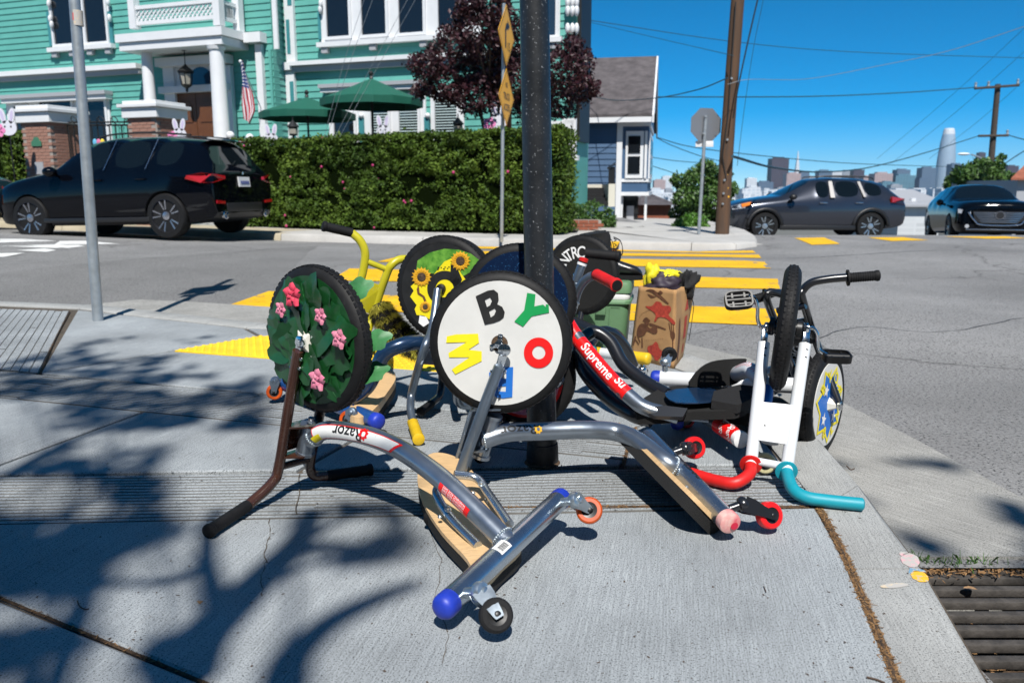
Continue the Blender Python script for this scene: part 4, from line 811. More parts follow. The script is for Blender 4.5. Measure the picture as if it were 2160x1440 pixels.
def blobs(lst, Y, jit=.5, seed=1):
    rnd = random.Random(seed); out = []
    for px, py, rp in lst: y = Y+rnd.uniform(-jit, jit); out.append((W(px, py, y), rp*y/1680))
    return out
YM = 16.7
mb_ = blobs([(1000, 60, 55), (960, 110, 55), (1030, 130, 60), (900, 140, 38), (940, 180, 45), (1000, 200, 50), (1080, 170, 60), (1080, 80, 55), (1040, 20, 40), (1190, 150, 55), (1230, 190, 35), (1180, 220, 40), (1120, 220, 45), (990, 10, 30), (1225, 130, 30), (890, 190, 22), (1200, 100, 30)], YM, .8)
tree('maple_tree', 'maroon leaved ornamental tree behind the hedge and lamp post', [V((W(1040, 260, YM).x, YM, .1)), W(1040, 270, YM), W(1035, 210, YM), W(1030, 130, YM)], mb_, 24000, .05, 'leaf_maroon', 21, tr=.07)
for k, (x0, x1, lab) in enumerate(((1000, 960, 0), (1075, 1120, 0))):
    b = MB(); b.tube(smoothpath([V((W(1040, 260, YM).x, YM+.05, .15)), W(1020 if k == 0 else 1062, 270, YM), W(x0, 215, YM), W(x1, 160, YM)], 5), .035, 7); o = obj('limb', b, 'bark', bpy.data.objects['maple_tree'])
tree('street_tree', 'rounded dark green tree behind the stop sign and utility pole', [W(1480, 520, 34), W(1482, 470, 34), W(1485, 420, 34)], blobs([(1450, 420, 32), (1480, 380, 38), (1515, 375, 28), (1440, 380, 24), (1500, 430, 42), (1530, 400, 26), (1470, 450, 38), (1430, 450, 20), (1535, 440, 22), (1490, 350, 18), (1465, 475, 34), (1520, 470, 30)], 34, 1.2), 16000, .085, 'leaf_tree', 31, tr=.16)
tree('bush', 'bright green rounded bush at the foot of the stop sign', [W(1456, 497, 19.5), W(1456, 485, 19.5), W(1456, 475, 19.5)], blobs([(1440, 478, 22), (1470, 474, 24), (1456, 464, 20), (1485, 482, 14), (1425, 484, 12)], 19.5, .25), 5200, .035, 'leaf_bush', 33, tr=.03, cat='bush')
tree('juniper_shrub', 'low spreading juniper shrub on the brick planter', [W(1250, 490, 18.3), W(1250, 478, 18.3), W(1250, 465, 18.3)], blobs([(1225, 452, 24), (1250, 448, 28), (1278, 458, 22), (1240, 470, 22), (1270, 475, 20), (1290, 470, 12), (1212, 440, 14), (1285, 485, 14)], 18.3, .3), 5200, .035, 'leaf_tree', 35, tr=.03, cat='shrub')
tree('street_tree', 'leafy tree behind the black car under the far utility pole', [W(2070, 420, 46), W(2070, 400, 46), W(2070, 380, 46)], blobs([(2030, 370, 24), (2010, 385, 18), (2060, 360, 26), (2090, 375, 26), (2050, 390, 30), (2120, 385, 26), (2105, 350, 14), (2112, 332, 9), (2150, 385, 18), (2078, 345, 14)], 46, 1.5), 9000, .12, 'leaf_tree', 37, tr=.15)
# ---- poles
def pole(label, pts, r0, r1, m, name='utility_pole'):
    P = [V(p) for p in pts]; t = thing(name, label, 'utility pole', P[0]); b = MB(); Q = smoothpath(P, 6); b.tube(Q, [lerp(r0, r1, i/(len(Q)-1)) for i in range(len(Q))], 16); obj('shaft', b, m, t); return t, P
g0 = G(1523, 494, .02); tU, PU = pole('tall brown wooden utility pole right of the stop sign', [g0, W(1534, 300, g0.y), W(1556, 0, g0.y+.02), W(1600, -560, g0.y+.05)], .135, .115, 'pole_wood')
b = MB()
for py in (166, 295, 380, 408, 430): p = W(1520+(490-py)*.07, py, g0.y-.13); b.cyl(p, p+V((0, -.03, 0)), .02, 8)
obj('bolts', b, 'galv', tU, kind='stuff')
b = MB(); b.tube([W(1552, 5, g0.y-.13), W(1536, 240, g0.y-.135), W(1524, 330, g0.y-.13), W(1532, 380, g0.y-.135)], .012, 6); obj('conduit', b, 'wire_black', tU)
for py in (368, 397, 415): p = W(1534, py, g0.y-.09); b = MB(); b.cyl(p, p+V((.02, -.03, 0)), .022, 8); obj('marker', b, 'sign_yellow', tU)
g1 = V((W(1063, 280, 18.2).x, 18.2, .05)); pole('reddish brown wooden utility pole behind the yellow diamond signs', [g1, W(1064, 140, 18.2), W(1062, 0, 18.2), W(1058, -400, 18.2)], .165, .145, 'pole_brown')
Yt = 52; t3, P3 = pole('distant dark utility pole with crossarms behind the black car', [W(2086, 400, Yt), W(2095, 290, Yt), W(2105, 178, Yt)], .20, .16, 'bark')
for (x0, y0, x1, y1) in ((2056, 187, 2150, 180), (2064, 287, 2127, 286)):
    b = MB(); b.tube([W(x0, y0, Yt-.3), W(x1, y1, Yt-.3)], .075, 6); obj('crossarm', b, 'bark', t3)
for px, py in ((2058, 181), (2085, 179), (2147, 174), (2125, 281)): b = MB(); p = W(px, py, Yt-.3); b.lathe(p-V((0, 0, .15)), ZU, [(.05, 0), (.09, .1), (.06, .2), (.09, .3), (.03, .36)], 8); obj('insulator', b, 'galv', t3)
for k, (x0, y0, x1, y1) in enumerate(((2078, 384, 2095, 352), (2112, 384, 2096, 352))): b = MB(); b.tube([W(x0, y0, Yt-.3), W(x1, y1, Yt-.3)], .05, 6); obj('brace', b, 'galv', t3)
sl_ = thing('street_light', 'pale cobra head street light on a thin arm left of the distant utility pole', 'street light', W(2086, 330, 58)); b = MB(); b.tube(smoothpath([W(2082, 345, 58), W(2068, 333, 58), W(2048, 326, 58)], 5), .05, 6); obj('arm', b, 'galv', sl_); b = MB(); b.ball(W(2033, 325, 58), .45, 12, 8, (1, .4, .22)); obj('lamp_head', b, 'trim_white', sl_)
# ---- signs
gs = G(1058, 510, .03); ys = thing('warning_signs', 'two yellow diamond road signs one above the other on a thin grey post', 'road sign', gs); topz = W(1063, 5, gs.y)
b = MB(); b.tube([gs, W(1063, 8, gs.y+.03)], .028, 10); obj('post', b, 'galv', ys)
nx = V((.245, -.97, 0)).normalized(); sx_ = V((.97, .245, 0)); sx_ = V((.25, .968, 0)); nx = V((.968, -.25, 0))
sx_ = V((.52, .854, 0)); nx = V((.854, -.52, 0)); 
sx_ = V((.27, .963, 0)).normalized(); nx = V((.963, -.27, 0)).normalized()
for (py0, py1, kind) in ((10, 140, 0), (145, 266, 1)):
    zc = (W(1063, py0, gs.y).z+W(1063, py1, gs.y).z)/2; hgt = (W(1063, py0, gs.y).z-W(1063, py1, gs.y).z)/2; c = V((W(1064, (py0+py1)/2, gs.y).x, gs.y, zc))+nx*.035
    b = MB(); b.prism([c+sx_*hgt, c+ZU*hgt, c-sx_*hgt, c-ZU*hgt], -nx*.004); pl = recalc(obj('sign_plate', b, 'sign_yellow', ys, smooth=False))
    b = MB(); fr_ = [c+nx*.003+p*hgt for p in (sx_, ZU, -sx_, -ZU)]; q = [c+nx*.003+p*hgt*.93 for p in (sx_, ZU, -sx_, -ZU)]; r_ = [c+nx*.003+p*hgt*.905 for p in (sx_, ZU, -sx_, -ZU)]; b.add(q+r_, [(i, (i+1) % 4, 4+(i+1) % 4, 4+i) for i in range(4)]); obj('border', b, 'black_decal', pl, smooth=False)
    e_ = nx*.004
    if kind == 0:
        b = MB()
        def pp(x, z): return c+e_+sx_*x*hgt+ZU*z*hgt
        b.poly([pp(-.20, -.42), pp(-.06, -.42), pp(-.06, .16), pp(-.20, .16)]); b.poly([pp(-.20, .16), pp(-.06, .16), pp(.10, .26), pp(.10, .40), pp(-.06, .38)]); b.poly([pp(.10, .18), pp(.36, .33), pp(.10, .52)]); obj('arrow', b, 'black_decal', pl, smooth=False)
        obj('lettering', flat_text('15', c+e_+sx_*.22*hgt-ZU*.36*hgt, sx_, ZU, .40*hgt, .01, .9), 'black_decal', pl, smooth=False)
    else:
        for st_, zz_, sz in (('NO', .42, .26), ('TRUCK', .02, .34), ('ACCESS', -.36, .32)): obj('lettering', flat_text(st_, c+e_+ZU*zz_*hgt, sx_, ZU, sz*hgt, .008, .72), 'black_decal', pl, smooth=False)
g2 = G(1474, 493, .03); ss = thing('stop_sign', 'stop sign seen from its plain grey back on a thin post', 'stop sign', g2); p1 = W(1489, 244, g2.y); b = MB(); b.tube([g2, p1], .033, 10); obj('post', b, 'galv', ss)
c = W(1489, 264, g2.y+.05); b = MB(); R_ = 35/1680*g2.y*1.03; b.prism([c+V((R_*math.cos(math.pi/8+k*math.pi/4), R_*.35*math.cos(math.pi/8+k*math.pi/4), R_*math.sin(math.pi/8+k*math.pi/4))) for k in range(8)], (0, .004, 0)); recalc(obj('sign_plate', b, 'sign_back', ss, smooth=False))
c2_ = W(1486, 304, g2.y+.05); b = MB(); b.box(c2_, (.34, .006, .11), None, .002); obj('name_plate', b, 'trim_white', ss)
b = MB(); b.box(W(1488, 246, g2.y-.02), (.04, .05, .03)); b.box(W(1484, 282, g2.y-.02), (.04, .05, .03)); obj('clamps', b, 'galv', ss, kind='stuff')
# ---- overhead wires
def wire(label, pts, r, m='wire', sag=None):
    r *= .62; b = MB(); P = smoothpath([W(*p) for p in pts], 8); b.tube(P, r, 5); return tag(obj('overhead_wire', b, m), label, 'wire', 'overhead wires')
wire('upper thin wire crossing the sky from the green house to the right edge', [(1222, 40, 24), (1545, 88, 26), (1800, 110, 28), (2200, 124, 30)], .018)
wire('lower thin wire from the green house gable to the utility pole', [(1222, 42, 22), (1400, 84, 18), (1548, 118, 15.2)], .010)
wire('thick service cable from the utility pole to the blue house roof', [(1535, 165, 15.2), (1470, 190, 18), (1385, 207, 22), (1300, 212, 25), (1245, 203, 27)], .020)
wire('straight pair of wires level with the stop sign top', [(1385, 205, 40), (1700, 204, 44), (1900, 196, 48), (2058, 185, 52)], .05)
wire('beaded light string curving up to the upper right corner', [(1535, 178, 15), (1580, 168, 15), (1700, 167, 14), (1850, 140, 13), (2000, 108, 12), (2180, 50, 11)], .008, 'galv')
wire('thick cable sagging from the utility pole to the distant crossarm', [(1545, 330, 15.2), (1640, 355, 22), (1740, 363, 30), (1840, 352, 38), (1960, 320, 46), (2064, 287, 52)], .045)
wire('thin wire from the stop sign tree to the far skyline', [(1385, 290, 40), (1470, 312, 38), (1640, 332, 44), (1800, 345, 50), (2000, 352, 60)], .035)
wire('cable from the blue house eave dropping behind the stop sign', [(1385, 291, 30), (1420, 308, 31), (1480, 330, 33), (1540, 345, 34)], .025)
wire('thin lower wire left of the street tree', [(1375, 332, 40), (1430, 340, 42), (1500, 345, 44)], .03)
wire('lowest thin wire left of the street tree', [(1375, 350, 40), (1430, 368, 42), (1480, 385, 44)], .03)
wire('black guy cable close beside the right of the utility pole', [(1598, 0, 14.9), (1575, 100, 15), (1556, 190, 15.1), (1546, 250, 15.2)], .022, 'wire_black')
wire('thin guy wire to the right of the black guy cable', [(1610, 0, 15), (1588, 110, 15.2), (1570, 230, 15.4), (1555, 350, 15.6)], .008, 'wire')
for k, (x0, y0, x1, y1, lb) in enumerate(((1850, 335, 2160, 60, 'first of three'), (1880, 345, 2160, 110, 'second of three'), (1960, 335, 2160, 170, 'third of three'))): wire('faint diagonal wire rising to the right edge, '+lb+' from the left', [(x0, y0, 60), ((x0+x1)/2, (y0+y1)/2+6, 50), (x1+20, y1-18, 40)], .016)
wire('wire from the distant crossarm to the right edge', [(2127, 285, 52), (2150, 292, 50), (2190, 302, 48)], .05); wire('thick wire low at the right edge behind the far tree', [(2120, 345, 50), (2150, 325, 46), (2190, 302, 42)], .05)
for k, (x0, x1, lb) in enumerate(((768, 684, 'leftmost'), (788, 690, 'second from left'), (872, 706, 'third from left'), (890, 716, 'rightmost'))): wire('guy wire crossing the green house front, '+lb+' of four', [(x0+20, -60, 15.5), (lerp(x0, x1, .5), 130, 16), (x1, 290, 16.4)], .007, 'galv')
# ---- houses down the hill and the skyline
def facade(name, base, win, sx, sz, rough=.6, spec=.4):
    m = bpy.data.materials.new(name); m.use_nodes = True; t = m.node_tree; L = t.links.new; bs_ = t.nodes['Principled BSDF']; bs_.inputs['Roughness'].default_value = rough
    tc = t.nodes.new('ShaderNodeTexCoord'); br = t.nodes.new('ShaderNodeTexBrick'); br.offset = 0; br.inputs['Color1'].default_value = (*win, 1); br.inputs['Color2'].default_value = (*[c*1.25 for c in win], 1); br.inputs['Mortar'].default_value = (*base, 1)
    br.inputs['Scale'].default_value = 1; br.inputs['Brick Width'].default_value = sx; br.inputs['Row Height'].default_value = sz; br.inputs['Mortar Size'].default_value = min(sx, sz)*.2
    mp = t.nodes.new('ShaderNodeMapping'); mp.inputs['Rotation'].default_value = (math.pi/2, 0, 0); L(tc.outputs['Object'], mp.inputs[0]); L(mp.outputs[0], br.inputs[0]); L(br.outputs['Color'], bs_.inputs['Base Color']); _mats[name] = m
facade('tower_dark', (.055, .04, .06), (.03, .024, .04), 6, 6); facade('tower_white', (.62, .64, .66), (.38, .42, .46), 7, 5); facade('tower_pink', (.40, .30, .29), (.26, .2, .2), 8, 6); facade('tower_blue', (.10, .15, .22), (.05, .085, .14), 7, 5); facade('tower_teal', (.10, .22, .28), (.06, .13, .18), 9, 5); facade('tower_grey', (.30, .32, .35), (.19, .21, .24), 7, 5); facade('tower_glass', (.34, .42, .50), (.16, .26, .36), 5, 4.4); facade('house_siding', (.55, .57, .58), (.45, .47, .48), 30, .22)
SK = 'downtown skyline buildings'
sk = [(1576, 1597, 376, 'tower_white', 2500, 'pale narrow tower at the left end of the skyline'), (1580, 1604, 394, 'tower_white', 2300, 'low white block before the pale narrow tower'), (1600, 1632, 384, 'tower_blue', 2900, 'blue glass blocks left of the dark tower'), (1612, 1636, 400, 'tower_grey', 2350, 'grey low-rise cluster left of the dark tower'), (1629, 1665, 334, 'tower_dark', 3000, 'dark purple slab tower with flat top'), (1660, 1690, 366, 'tower_pink', 2700, 'pinkish stone building right of the dark tower'), (1690, 1708, 362, 'tower_blue', 2950, 'slim blue tower right of the spire'), (1700, 1720, 372, 'tower_grey', 3050, 'grey block above the car bonnet'), (1728, 1756, 360, 'tower_blue', 3050, 'blue tower above the car roof front'), (1756, 1777, 362, 'tower_white', 3100, 'white building with rounded top above the car roof'), (1778, 1800, 360, 'tower_grey', 3150, 'pale grey tower above the middle of the car roof'), (1801, 1824, 358, 'tower_dark', 3000, 'dark tower above the rear of the car roof'), (1822, 1850, 372, 'tower_pink', 2700, 'brownish tower above the rear of the car'), (1846, 1884, 366, 'tower_pink', 2500, 'wide tan building behind the car tail'), (1862, 1890, 384, 'tower_teal', 2300, 'low teal block behind the car tail'), (1893, 1921, 358, 'tower_blue', 2800, 'dark blue tower left of the tallest tower'), (1890, 1932, 370, 'tower_teal', 2500, 'wide teal block before the dark blue tower'), (1880, 1904, 390, 'tower_grey', 2200, 'low grey block right of the car tail'), (1946, 1976, 354, 'tower_blue', 2900, 'blue tower touching the left of the tallest tower'), (1940, 1966, 376, 'tower_blue', 2400, 'lower blue block left of the tallest tower'), (2008, 2034, 346, 'tower_blue', 2900, 'blue tower right of the tallest tower'), (2066, 2080, 322, 'tower_dark', 3000, 'thin dark tower left of the distant utility pole'), (2126, 2150, 350, 'tower_dark', 2400, 'dark rooftop blocks at the right edge'),
      (1380, 1404, 380, 'tower_pink', 2600, 'pale building cluster left of the street tree'), (1398, 1418, 372, 'tower_white', 2900, 'white tower left of the street tree'), (1404, 1420, 398, 'tower_grey', 2300, 'grey low block left of the street tree'), (1540, 1580, 408, 'tower_blue', 3300, 'low blue roofs left of the pale narrow tower'), (1640, 1662, 396, 'tower_grey', 2200, 'grey low-rise before the dark tower')]
for (x0, x1, yt, m, Y, lb) in sk:
    a, c = W(x0, yt, Y), W(x1, yt, Y); t = thing('skyline_building', lb, 'building', V(((a.x+c.x)/2, Y, -90)), SK); b = MB(); dp = (c.x-a.x)*.8; b.box2((a.x, Y, -92), (c.x, Y+dp, a.z)); obj('tower', b, m, t, smooth=False); b = MB(); w_ = c.x-a.x; b.box2((a.x+w_*.2, Y+dp*.2, a.z), (c.x-w_*.25, Y+dp*.7, a.z+w_*.08)); obj('roof_plant', b, m, t, smooth=False)
Y = 3100; a, c = W(1972, 392, Y), W(2009, 392, Y); zt_ = W(1995, 271, Y).z; cx = (a.x+c.x)/2; R_ = (c.x-a.x)/2; t = thing('skyline_building', 'tallest rounded glass tower tapering to a pale crown', 'building', (cx, Y, -90), SK)
prof = [(R_*1.06, 0), (R_*1.03, .45), (R_*.93, .66), (R_*.78, .84), (R_*.64, .93)]; Hh = zt_+92; b = MB(); b.lathe((cx, Y, -92), ZU, [(r, h*Hh) for r, h in prof], 28); obj('tower', b, 'tower_glass', t); b = MB(); b.lathe((cx, Y, -92), ZU, [(R_*.642, .9302*Hh), (R_*.58, .97*Hh), (R_*.52, .99*Hh), (R_*.46, Hh)], 28); obj('crown', b, 'tower_white', t)
b = MB(); rc = random.Random(41)
for k in range(420):
    Yc = rc.uniform(900, 2100); px = rc.uniform(1380, 2170); zt_ = W(px, rc.uniform(396, 428), Yc).z; w_ = rc.uniform(9, 26)*Yc/1500; x = W(px, 400, Yc).x; b.box2((x-w_/2, Yc, -92), (x+w_/2, Yc+w_, zt_))
o = obj('low_rise_city', b, 'tower_white', smooth=False); o['kind'] = 'stuff'
Y = 3200; a = W(1684, 318, Y); t = thing('skyline_building', 'thin white pyramid spire right of the dark tower', 'building', (a.x, Y, -90), SK); b = MB(); b.lathe((a.x, Y, -92), ZU, [(30, 0), (1, a.z+92)], 4); obj('spire', b, 'tower_white', t)
hd_ = thing('house_downhill', 'white sided house with grey roof seen between the two right cars', 'house', W(1930, 480, 33)); p0, p1 = W(1890, 520, 33), W(1985, 436, 33); b = MB(); b.box2((p0.x, 33, -4), (p1.x, 39, p1.z)); obj('wall', b, 'house_siding', hd_, smooth=False); b = MB(); z2 = W(1930, 404, 36).z; b.prism([V((p0.x-.2, 32.7, p1.z)), V((p1.x+.3, 32.7, p1.z)), V((p1.x+.3, 36, z2)), V((p0.x-.2, 36, z2))], (0, 0, .08)); obj('roof', recalc and b, 'trim_grey', hd_, smooth=False)
b = MB(); b.prism([V((p0.x-.2, 39.3, p1.z)), V((p1.x+.3, 39.3, p1.z)), V((p1.x+.3, 36, z2)), V((p0.x-.2, 36, z2))], (0, 0, .08)); obj('roof', b, 'trim_grey', hd_, smooth=False); b = MB(); q = W(1925, 426, 33.5); b.cyl(q+V((0, 0, -.5)), q+V((0, 0, .15)), .12, 8); obj('vent', b, 'trim_white', hd_)
rh = thing('house_downhill', 'house with red tiled roof at the right edge behind the black car', 'house', W(2150, 400, 40)); mat('roof_red', (.28, .09, .05), .9, var=.3, vs=3); p0 = W(2122, 380, 40); b = MB(); b.box2((p0.x+.6, 40, -4), (p0.x+9, 46, p0.z)); obj('wall', b, 'trim_grey', rh, smooth=False); b = MB(); q1 = W(2175, 338, 43); b.prism([V((p0.x, 39.6, p0.z)), V((p0.x+10, 39.6, p0.z)), V((p0.x+10, 43, q1.z)), V((q1.x, 43, q1.z))], (0, 0, .1)); obj('roof', b, 'roof_red', rh, smooth=False)
# ================================================================== tricycles
def wheel(root, c, ax, R=.203, tw=.024, disc='disc_white', rim='black_plastic', face=1, discr=.165, off=.026, spokes=True, tyre_m='tyre_side', knob=True):
    """wheel > tyre, tread, disc; face is the side the covered disc looks to"""
    c = V(c); ax = V(ax).normalized(); b = MB()
    b.lathe(c, ax, [(.172, -.014), (.178, -.016), (.182, -.010), (.176, -.004), (.176, .004), (.182, .010), (.178, .016), (.172, .014)], 48, closed=True)
    hw = .022 if disc else .045; b.cyl(c-ax*.045, c+ax*hw, .022, 20); b.lathe(c, ax, [(.03, -.05), (.03, -.035), (.02, -.034)], 20)
    if not disc: b.lathe(c, ax, [(.02, .034), (.03, .035), (.03, .05)], 20)
    if spokes and not disc:
        r1 = ax.orthogonal().normalized(); r2 = ax.cross(r1)
        for k in range(20):
            a = 2*math.pi*k/20; d = r1*math.cos(a)+r2*math.sin(a); b.cyl(c+d*.02+ax*(.03 if k % 2 else -.03), c+d*.175, .0016, 5)
    wh = obj('wheel', b, rim, root)
    b = MB(); prof = [(R-tw*1.25+tw*1.25*math.cos(t)*(1.0), tw*math.sin(t)) for t in [math.pi*2*k/20 for k in range(20)]]
    b.lathe(c, ax, prof, 72, closed=True); obj('tyre', b, tyre_m, wh)
    if knob:
        b = MB(); n = 64; r1 = ax.orthogonal().normalized(); r2 = ax.cross(r1)
        for k in range(n):
            for s, dx in ((0, -.010), (.5, 0), (0, .010)):
                a = 2*math.pi*(k+s)/n; d = r1*math.cos(a)+r2*math.sin(a); tg = ax.cross(d)
                h = R-.0006-(.0022 if dx else 0); b.box(c+d*h+ax*dx, (.013, .0075, .0026), Matrix((tg, ax, d)).transposed())
        obj('tread', b, 'rubber', wh, smooth=False)
    if disc:
        b = MB(); s = face
        b.lathe(c, ax*s, [(.024, off), (discr*.6, off+.001), (discr, off), (discr, off-.003), (.024, off-.003)], 64, closed=True); obj('disc', b, disc, wh)
    return wh
def ridged(a, b_, r=.0165, n=26, flange=True, end=True, ridge=.0014):
    a = V(a); b_ = V(b_); P = []; Rr = []
    for k in range(n+1):
        t = k/n; P.append(a.lerp(b_, t)); Rr.append(r+(ridge if k % 2 else 0))
    m = MB(); m.tube(P, Rr, 16)
    d = (b_-a).normalized()
    if flange: m.lathe(a, d, [(r, -.003), (r*1.75, -.002), (r*1.75, .004), (r, .006)], 20)
    if end: m.lathe(b_, d, [(r*1.08, -.012), (r*1.2, -.006), (r*1.15, .002), (r*.8, .005), (.004, .0055)], 20)
    return m
def grip(root, path, m='rubber', r=.0165, flange=False, end=True, ridge=.0012):
    b = MB()
    if len(path) == 2: b = ridged(path[0], path[1], r, flange=flange, end=end, ridge=ridge)
    else:
        P = smoothpath(path, 6); b.tube(P, [r]*len(P), 18)
        d = (P[-1]-P[-2]).normalized(); b.lathe(P[-1], d, [(r, -.004), (r*.98, .002), (r*.7, .006), (.003, .007)], 18)
        if flange: d0 = (P[1]-P[0]).normalized(); b.lathe(P[0], d0, [(r, -.004), (r*1.8, -.003), (r*1.8, .003), (r, .005)], 24)
    return obj('grip', b, m, root)
def caster(root, base, stem, wc, ax, R=.033, wm='black_plastic', fm='zinc', wwid=.012):
    """caster > caster_wheel, hub: stem leaves the tube at base, wheel centre wc, wheel axis ax"""
    base, stem, wc, ax = V(base), V(stem).normalized(), V(wc), V(ax).normalized(); b = MB()
    head = base+stem*.045
    b.cyl(base-stem*.01, head-stem*.008, .0115, 16); b.lathe(head, stem, [(.012, -.012), (.018, -.010), (.021, -.004), (.021, .004), (.018, .010), (.009, .013)], 20)
    b.lathe(head+stem*.013, stem, [(.009, 0), (.009, .006), (.004, .008)], 8)
    v = (wc-head); d = v.normalized()
    for s in (-1, 1):
        o = ax*s*(wwid+.005); pts = []
        n0 = ax.cross(d).normalized()
        for (t, wd) in ((-.05, .021), (.25, .020), (.6, .014), (1.0, .011), (1.12, .009)): pts.append((t, wd))
        poly = [head+v*t+n0*wd+o*(.75 if t < .1 else 1) for t, wd in pts]+[head+v*t-n0*wd+o*(.75 if t < .1 else 1) for t, wd in pts[::-1]]
        b.prism(poly, ax*s*.0028)
    b.box(head+v*.06, (.03, .03, .004), frame(stem, d))
    c = obj('caster', b, fm, root); recalc(c)
    b = MB(); b.lathe(wc, ax, [(R*.6, -wwid), (R*.86, -wwid), (R*.97, -wwid*.75), (R, -wwid*.3), (R, wwid*.3), (R*.97, wwid*.75), (R*.86, wwid), (R*.6, wwid)], 36, closed=True); obj('caster_wheel', b, wm, c)
    b = MB(); b.lathe(wc, ax, [(.005, -wwid-.009), (.0065, -wwid-.008), (R*.3, -wwid*.7), (R*.61, -wwid*.85), (R*.61, wwid*.85), (R*.3, wwid*.7), (.0065, wwid+.008), (.005, wwid+.009)], 28); obj('caster_hub', b, 'black_plastic', c)
    return c
def bolt(root_mb, p, d, r=.006, h=.006):
    d = V(d).normalized(); root_mb.lathe(V(p), d, [(r*1.5, 0), (r*1.5, .0015), (r, .002), (r, h), (r*.6, h+.0015)], 10)
class TubeMap:                           # wraps flat shapes round a tube
    def __init__(s, pts, r, ref, k=14):
        s.P = smoothpath(pts, k); s.r = r; s.ref = V(ref); s.L = [0]
        for i in range(1, len(s.P)): s.L.append(s.L[-1]+(s.P[i]-s.P[i-1]).length)
    def at(s, u):
        L = s.L; u = min(max(u, 0), L[-1]-1e-6); i = 0
        while L[i+1] < u: i += 1
        t = (u-L[i])/(L[i+1]-L[i]); p = s.P[i].lerp(s.P[i+1], t); a = s.P[max(0, i-1)]; b = s.P[min(len(s.P)-1, i+2)]; return p, (b-a).normalized()
    def map(s, u, v, e=.0008):           # u along the tube, v around it from the reference side, both in metres
        p, T = s.at(u); N = (s.ref-T*s.ref.dot(T)).normalized(); B = T.cross(N); r = s.r(u) if callable(s.r) else s.r
        a = v/r; return p+(N*math.cos(a)+B*math.sin(a))*(r+e)
    def patch(s, u0, u1, v0, v1, e=.0008, nu=24, nv=6, shape=None):
        b = MB()
        def fn(a, c):
            u = lerp(u0, u1, a); v = lerp(v0, v1, c)
            if shape: u, v = shape(a, c, u, v)
            return s.map(u, v, e)
        return b.grid(fn, nu, nv)
    def text(s, st, u, v, size, e=.0014, bold=.02, flip=False, sx=1.0, rot=0.0, shear=0.0):
        vs, fs = text2d(st, size, bold, shear); bm = bmesh.new(); V_ = [bm.verts.new((x*sx, y, 0)) for x, y in vs]
        for f in fs:
            try: bm.faces.new([V_[i] for i in f])
            except ValueError: pass
        for k in range(-7, 8):
            bmesh.ops.bisect_plane(bm, geom=bm.verts[:]+bm.edges[:]+bm.faces[:], plane_co=(0, k*size*.1, 0), plane_no=(0, 1, 0))
        bm.verts.index_update(); q = -1 if flip else 1; cr, sr = math.cos(rot), math.sin(rot)
        mb = MB().add([s.map(u+q*(p.co.x*cr-p.co.y*sr), v-q*(p.co.x*sr+p.co.y*cr), e) for p in bm.verts], [[w_.index for w_ in f.verts] for f in bm.faces]); bm.free(); return mb
def endcap(root, p, d, r, m, dome=.016, name='end_cap'):
    b = MB(); d = V(d).normalized(); b.lathe(V(p), d, [(r*1.02, -.022), (r*1.04, -.004), (r*1.0, dome*.3), (r*.84, dome*.68), (r*.5, dome*.95), (.003, dome)], 24); return obj('end_cap', b, m, root)
def deck(root, outline, up, th=.011, foam=.034, m='ply', foam_m='griptape', camber=0.0, centre=None):
    """plywood plate of the given outline; up points to the side away from the padding"""
    up = V(up).normalized(); P = smoothpath(outline, 4, True); b = MB(); n = len(P)
    b.prism(P, -up*th); d = recalc(obj('deck', b, m, root, ang=40))
    if foam:
        c = sum(P, V())/n; P2 = [c+(p-c)*.985-up*(th+.0004) for p in P]; b = MB(); b.prism(P2, -up*foam); recalc(obj('padding', b, foam_m, d, ang=40))
    return d
def crank(root, hub, out, arm, pedal_c, pedal_ax, up, m='chrome'):
    """crank arm bent from the hub to the pedal, caged pedal as its sub-part"""
    b = MB(); hub, out, pedal_c = V(hub), V(out), V(pedal_c); b.tube(smoothpath([hub]+[V(p) for p in arm], 6), .0062, 12); c = obj('crank', b, m, root)
    a = V(pedal_ax).normalized(); u = V(up).normalized(); f = a.cross(u).normalized(); b = MB()
    L, Wd, H = .088, .060, .024
    ring = [pedal_c+a*L/2*math.cos(t)*(1 if abs(math.cos(t)) < .8 else 1)+f*Wd/2*math.sin(t)*1.0 for t in [2*math.pi*k/28 for k in range(28)]]
    sq = []
    for k in range(28):
        t = 2*math.pi*k/28; cx, cy = math.cos(t), math.sin(t); sq.append(pedal_c+a*(L/2)*math.copysign(abs(cx)**.45, cx)+f*(Wd/2)*math.copysign(abs(cy)**.45, cy))
    n = 28; b.v = [p+u*H/2 for p in sq]+[p-u*H/2 for p in sq]+[pedal_c+(p-pedal_c)*.88+u*H/2 for p in sq]+[pedal_c+(p-pedal_c)*.88-u*H/2 for p in sq]
    for i in range(n):
        j = (i+1) % n; b.f += [(i, j, n+j, n+i), (2*n+i, 3*n+i, 3*n+j, 2*n+j), (i, 2*n+i, 2*n+j, j), (n+i, n+j, 3*n+j, 3*n+i)]
    b.cyl(pedal_c-a*L*.47, pedal_c+a*L*.47, .0095, 12)
    for s in (-.22, .22): b.box(pedal_c+a*L*s, (.006, Wd*.92, H*.5), Matrix((a, f, u)).transposed())
    for s in (-.25, .25): b.box(pedal_c+f*Wd*s, (L*.9, .004, H*.4), Matrix((a, f, u)).transposed())
    recalc(obj('pedal', b, 'black_plastic', c)); return c
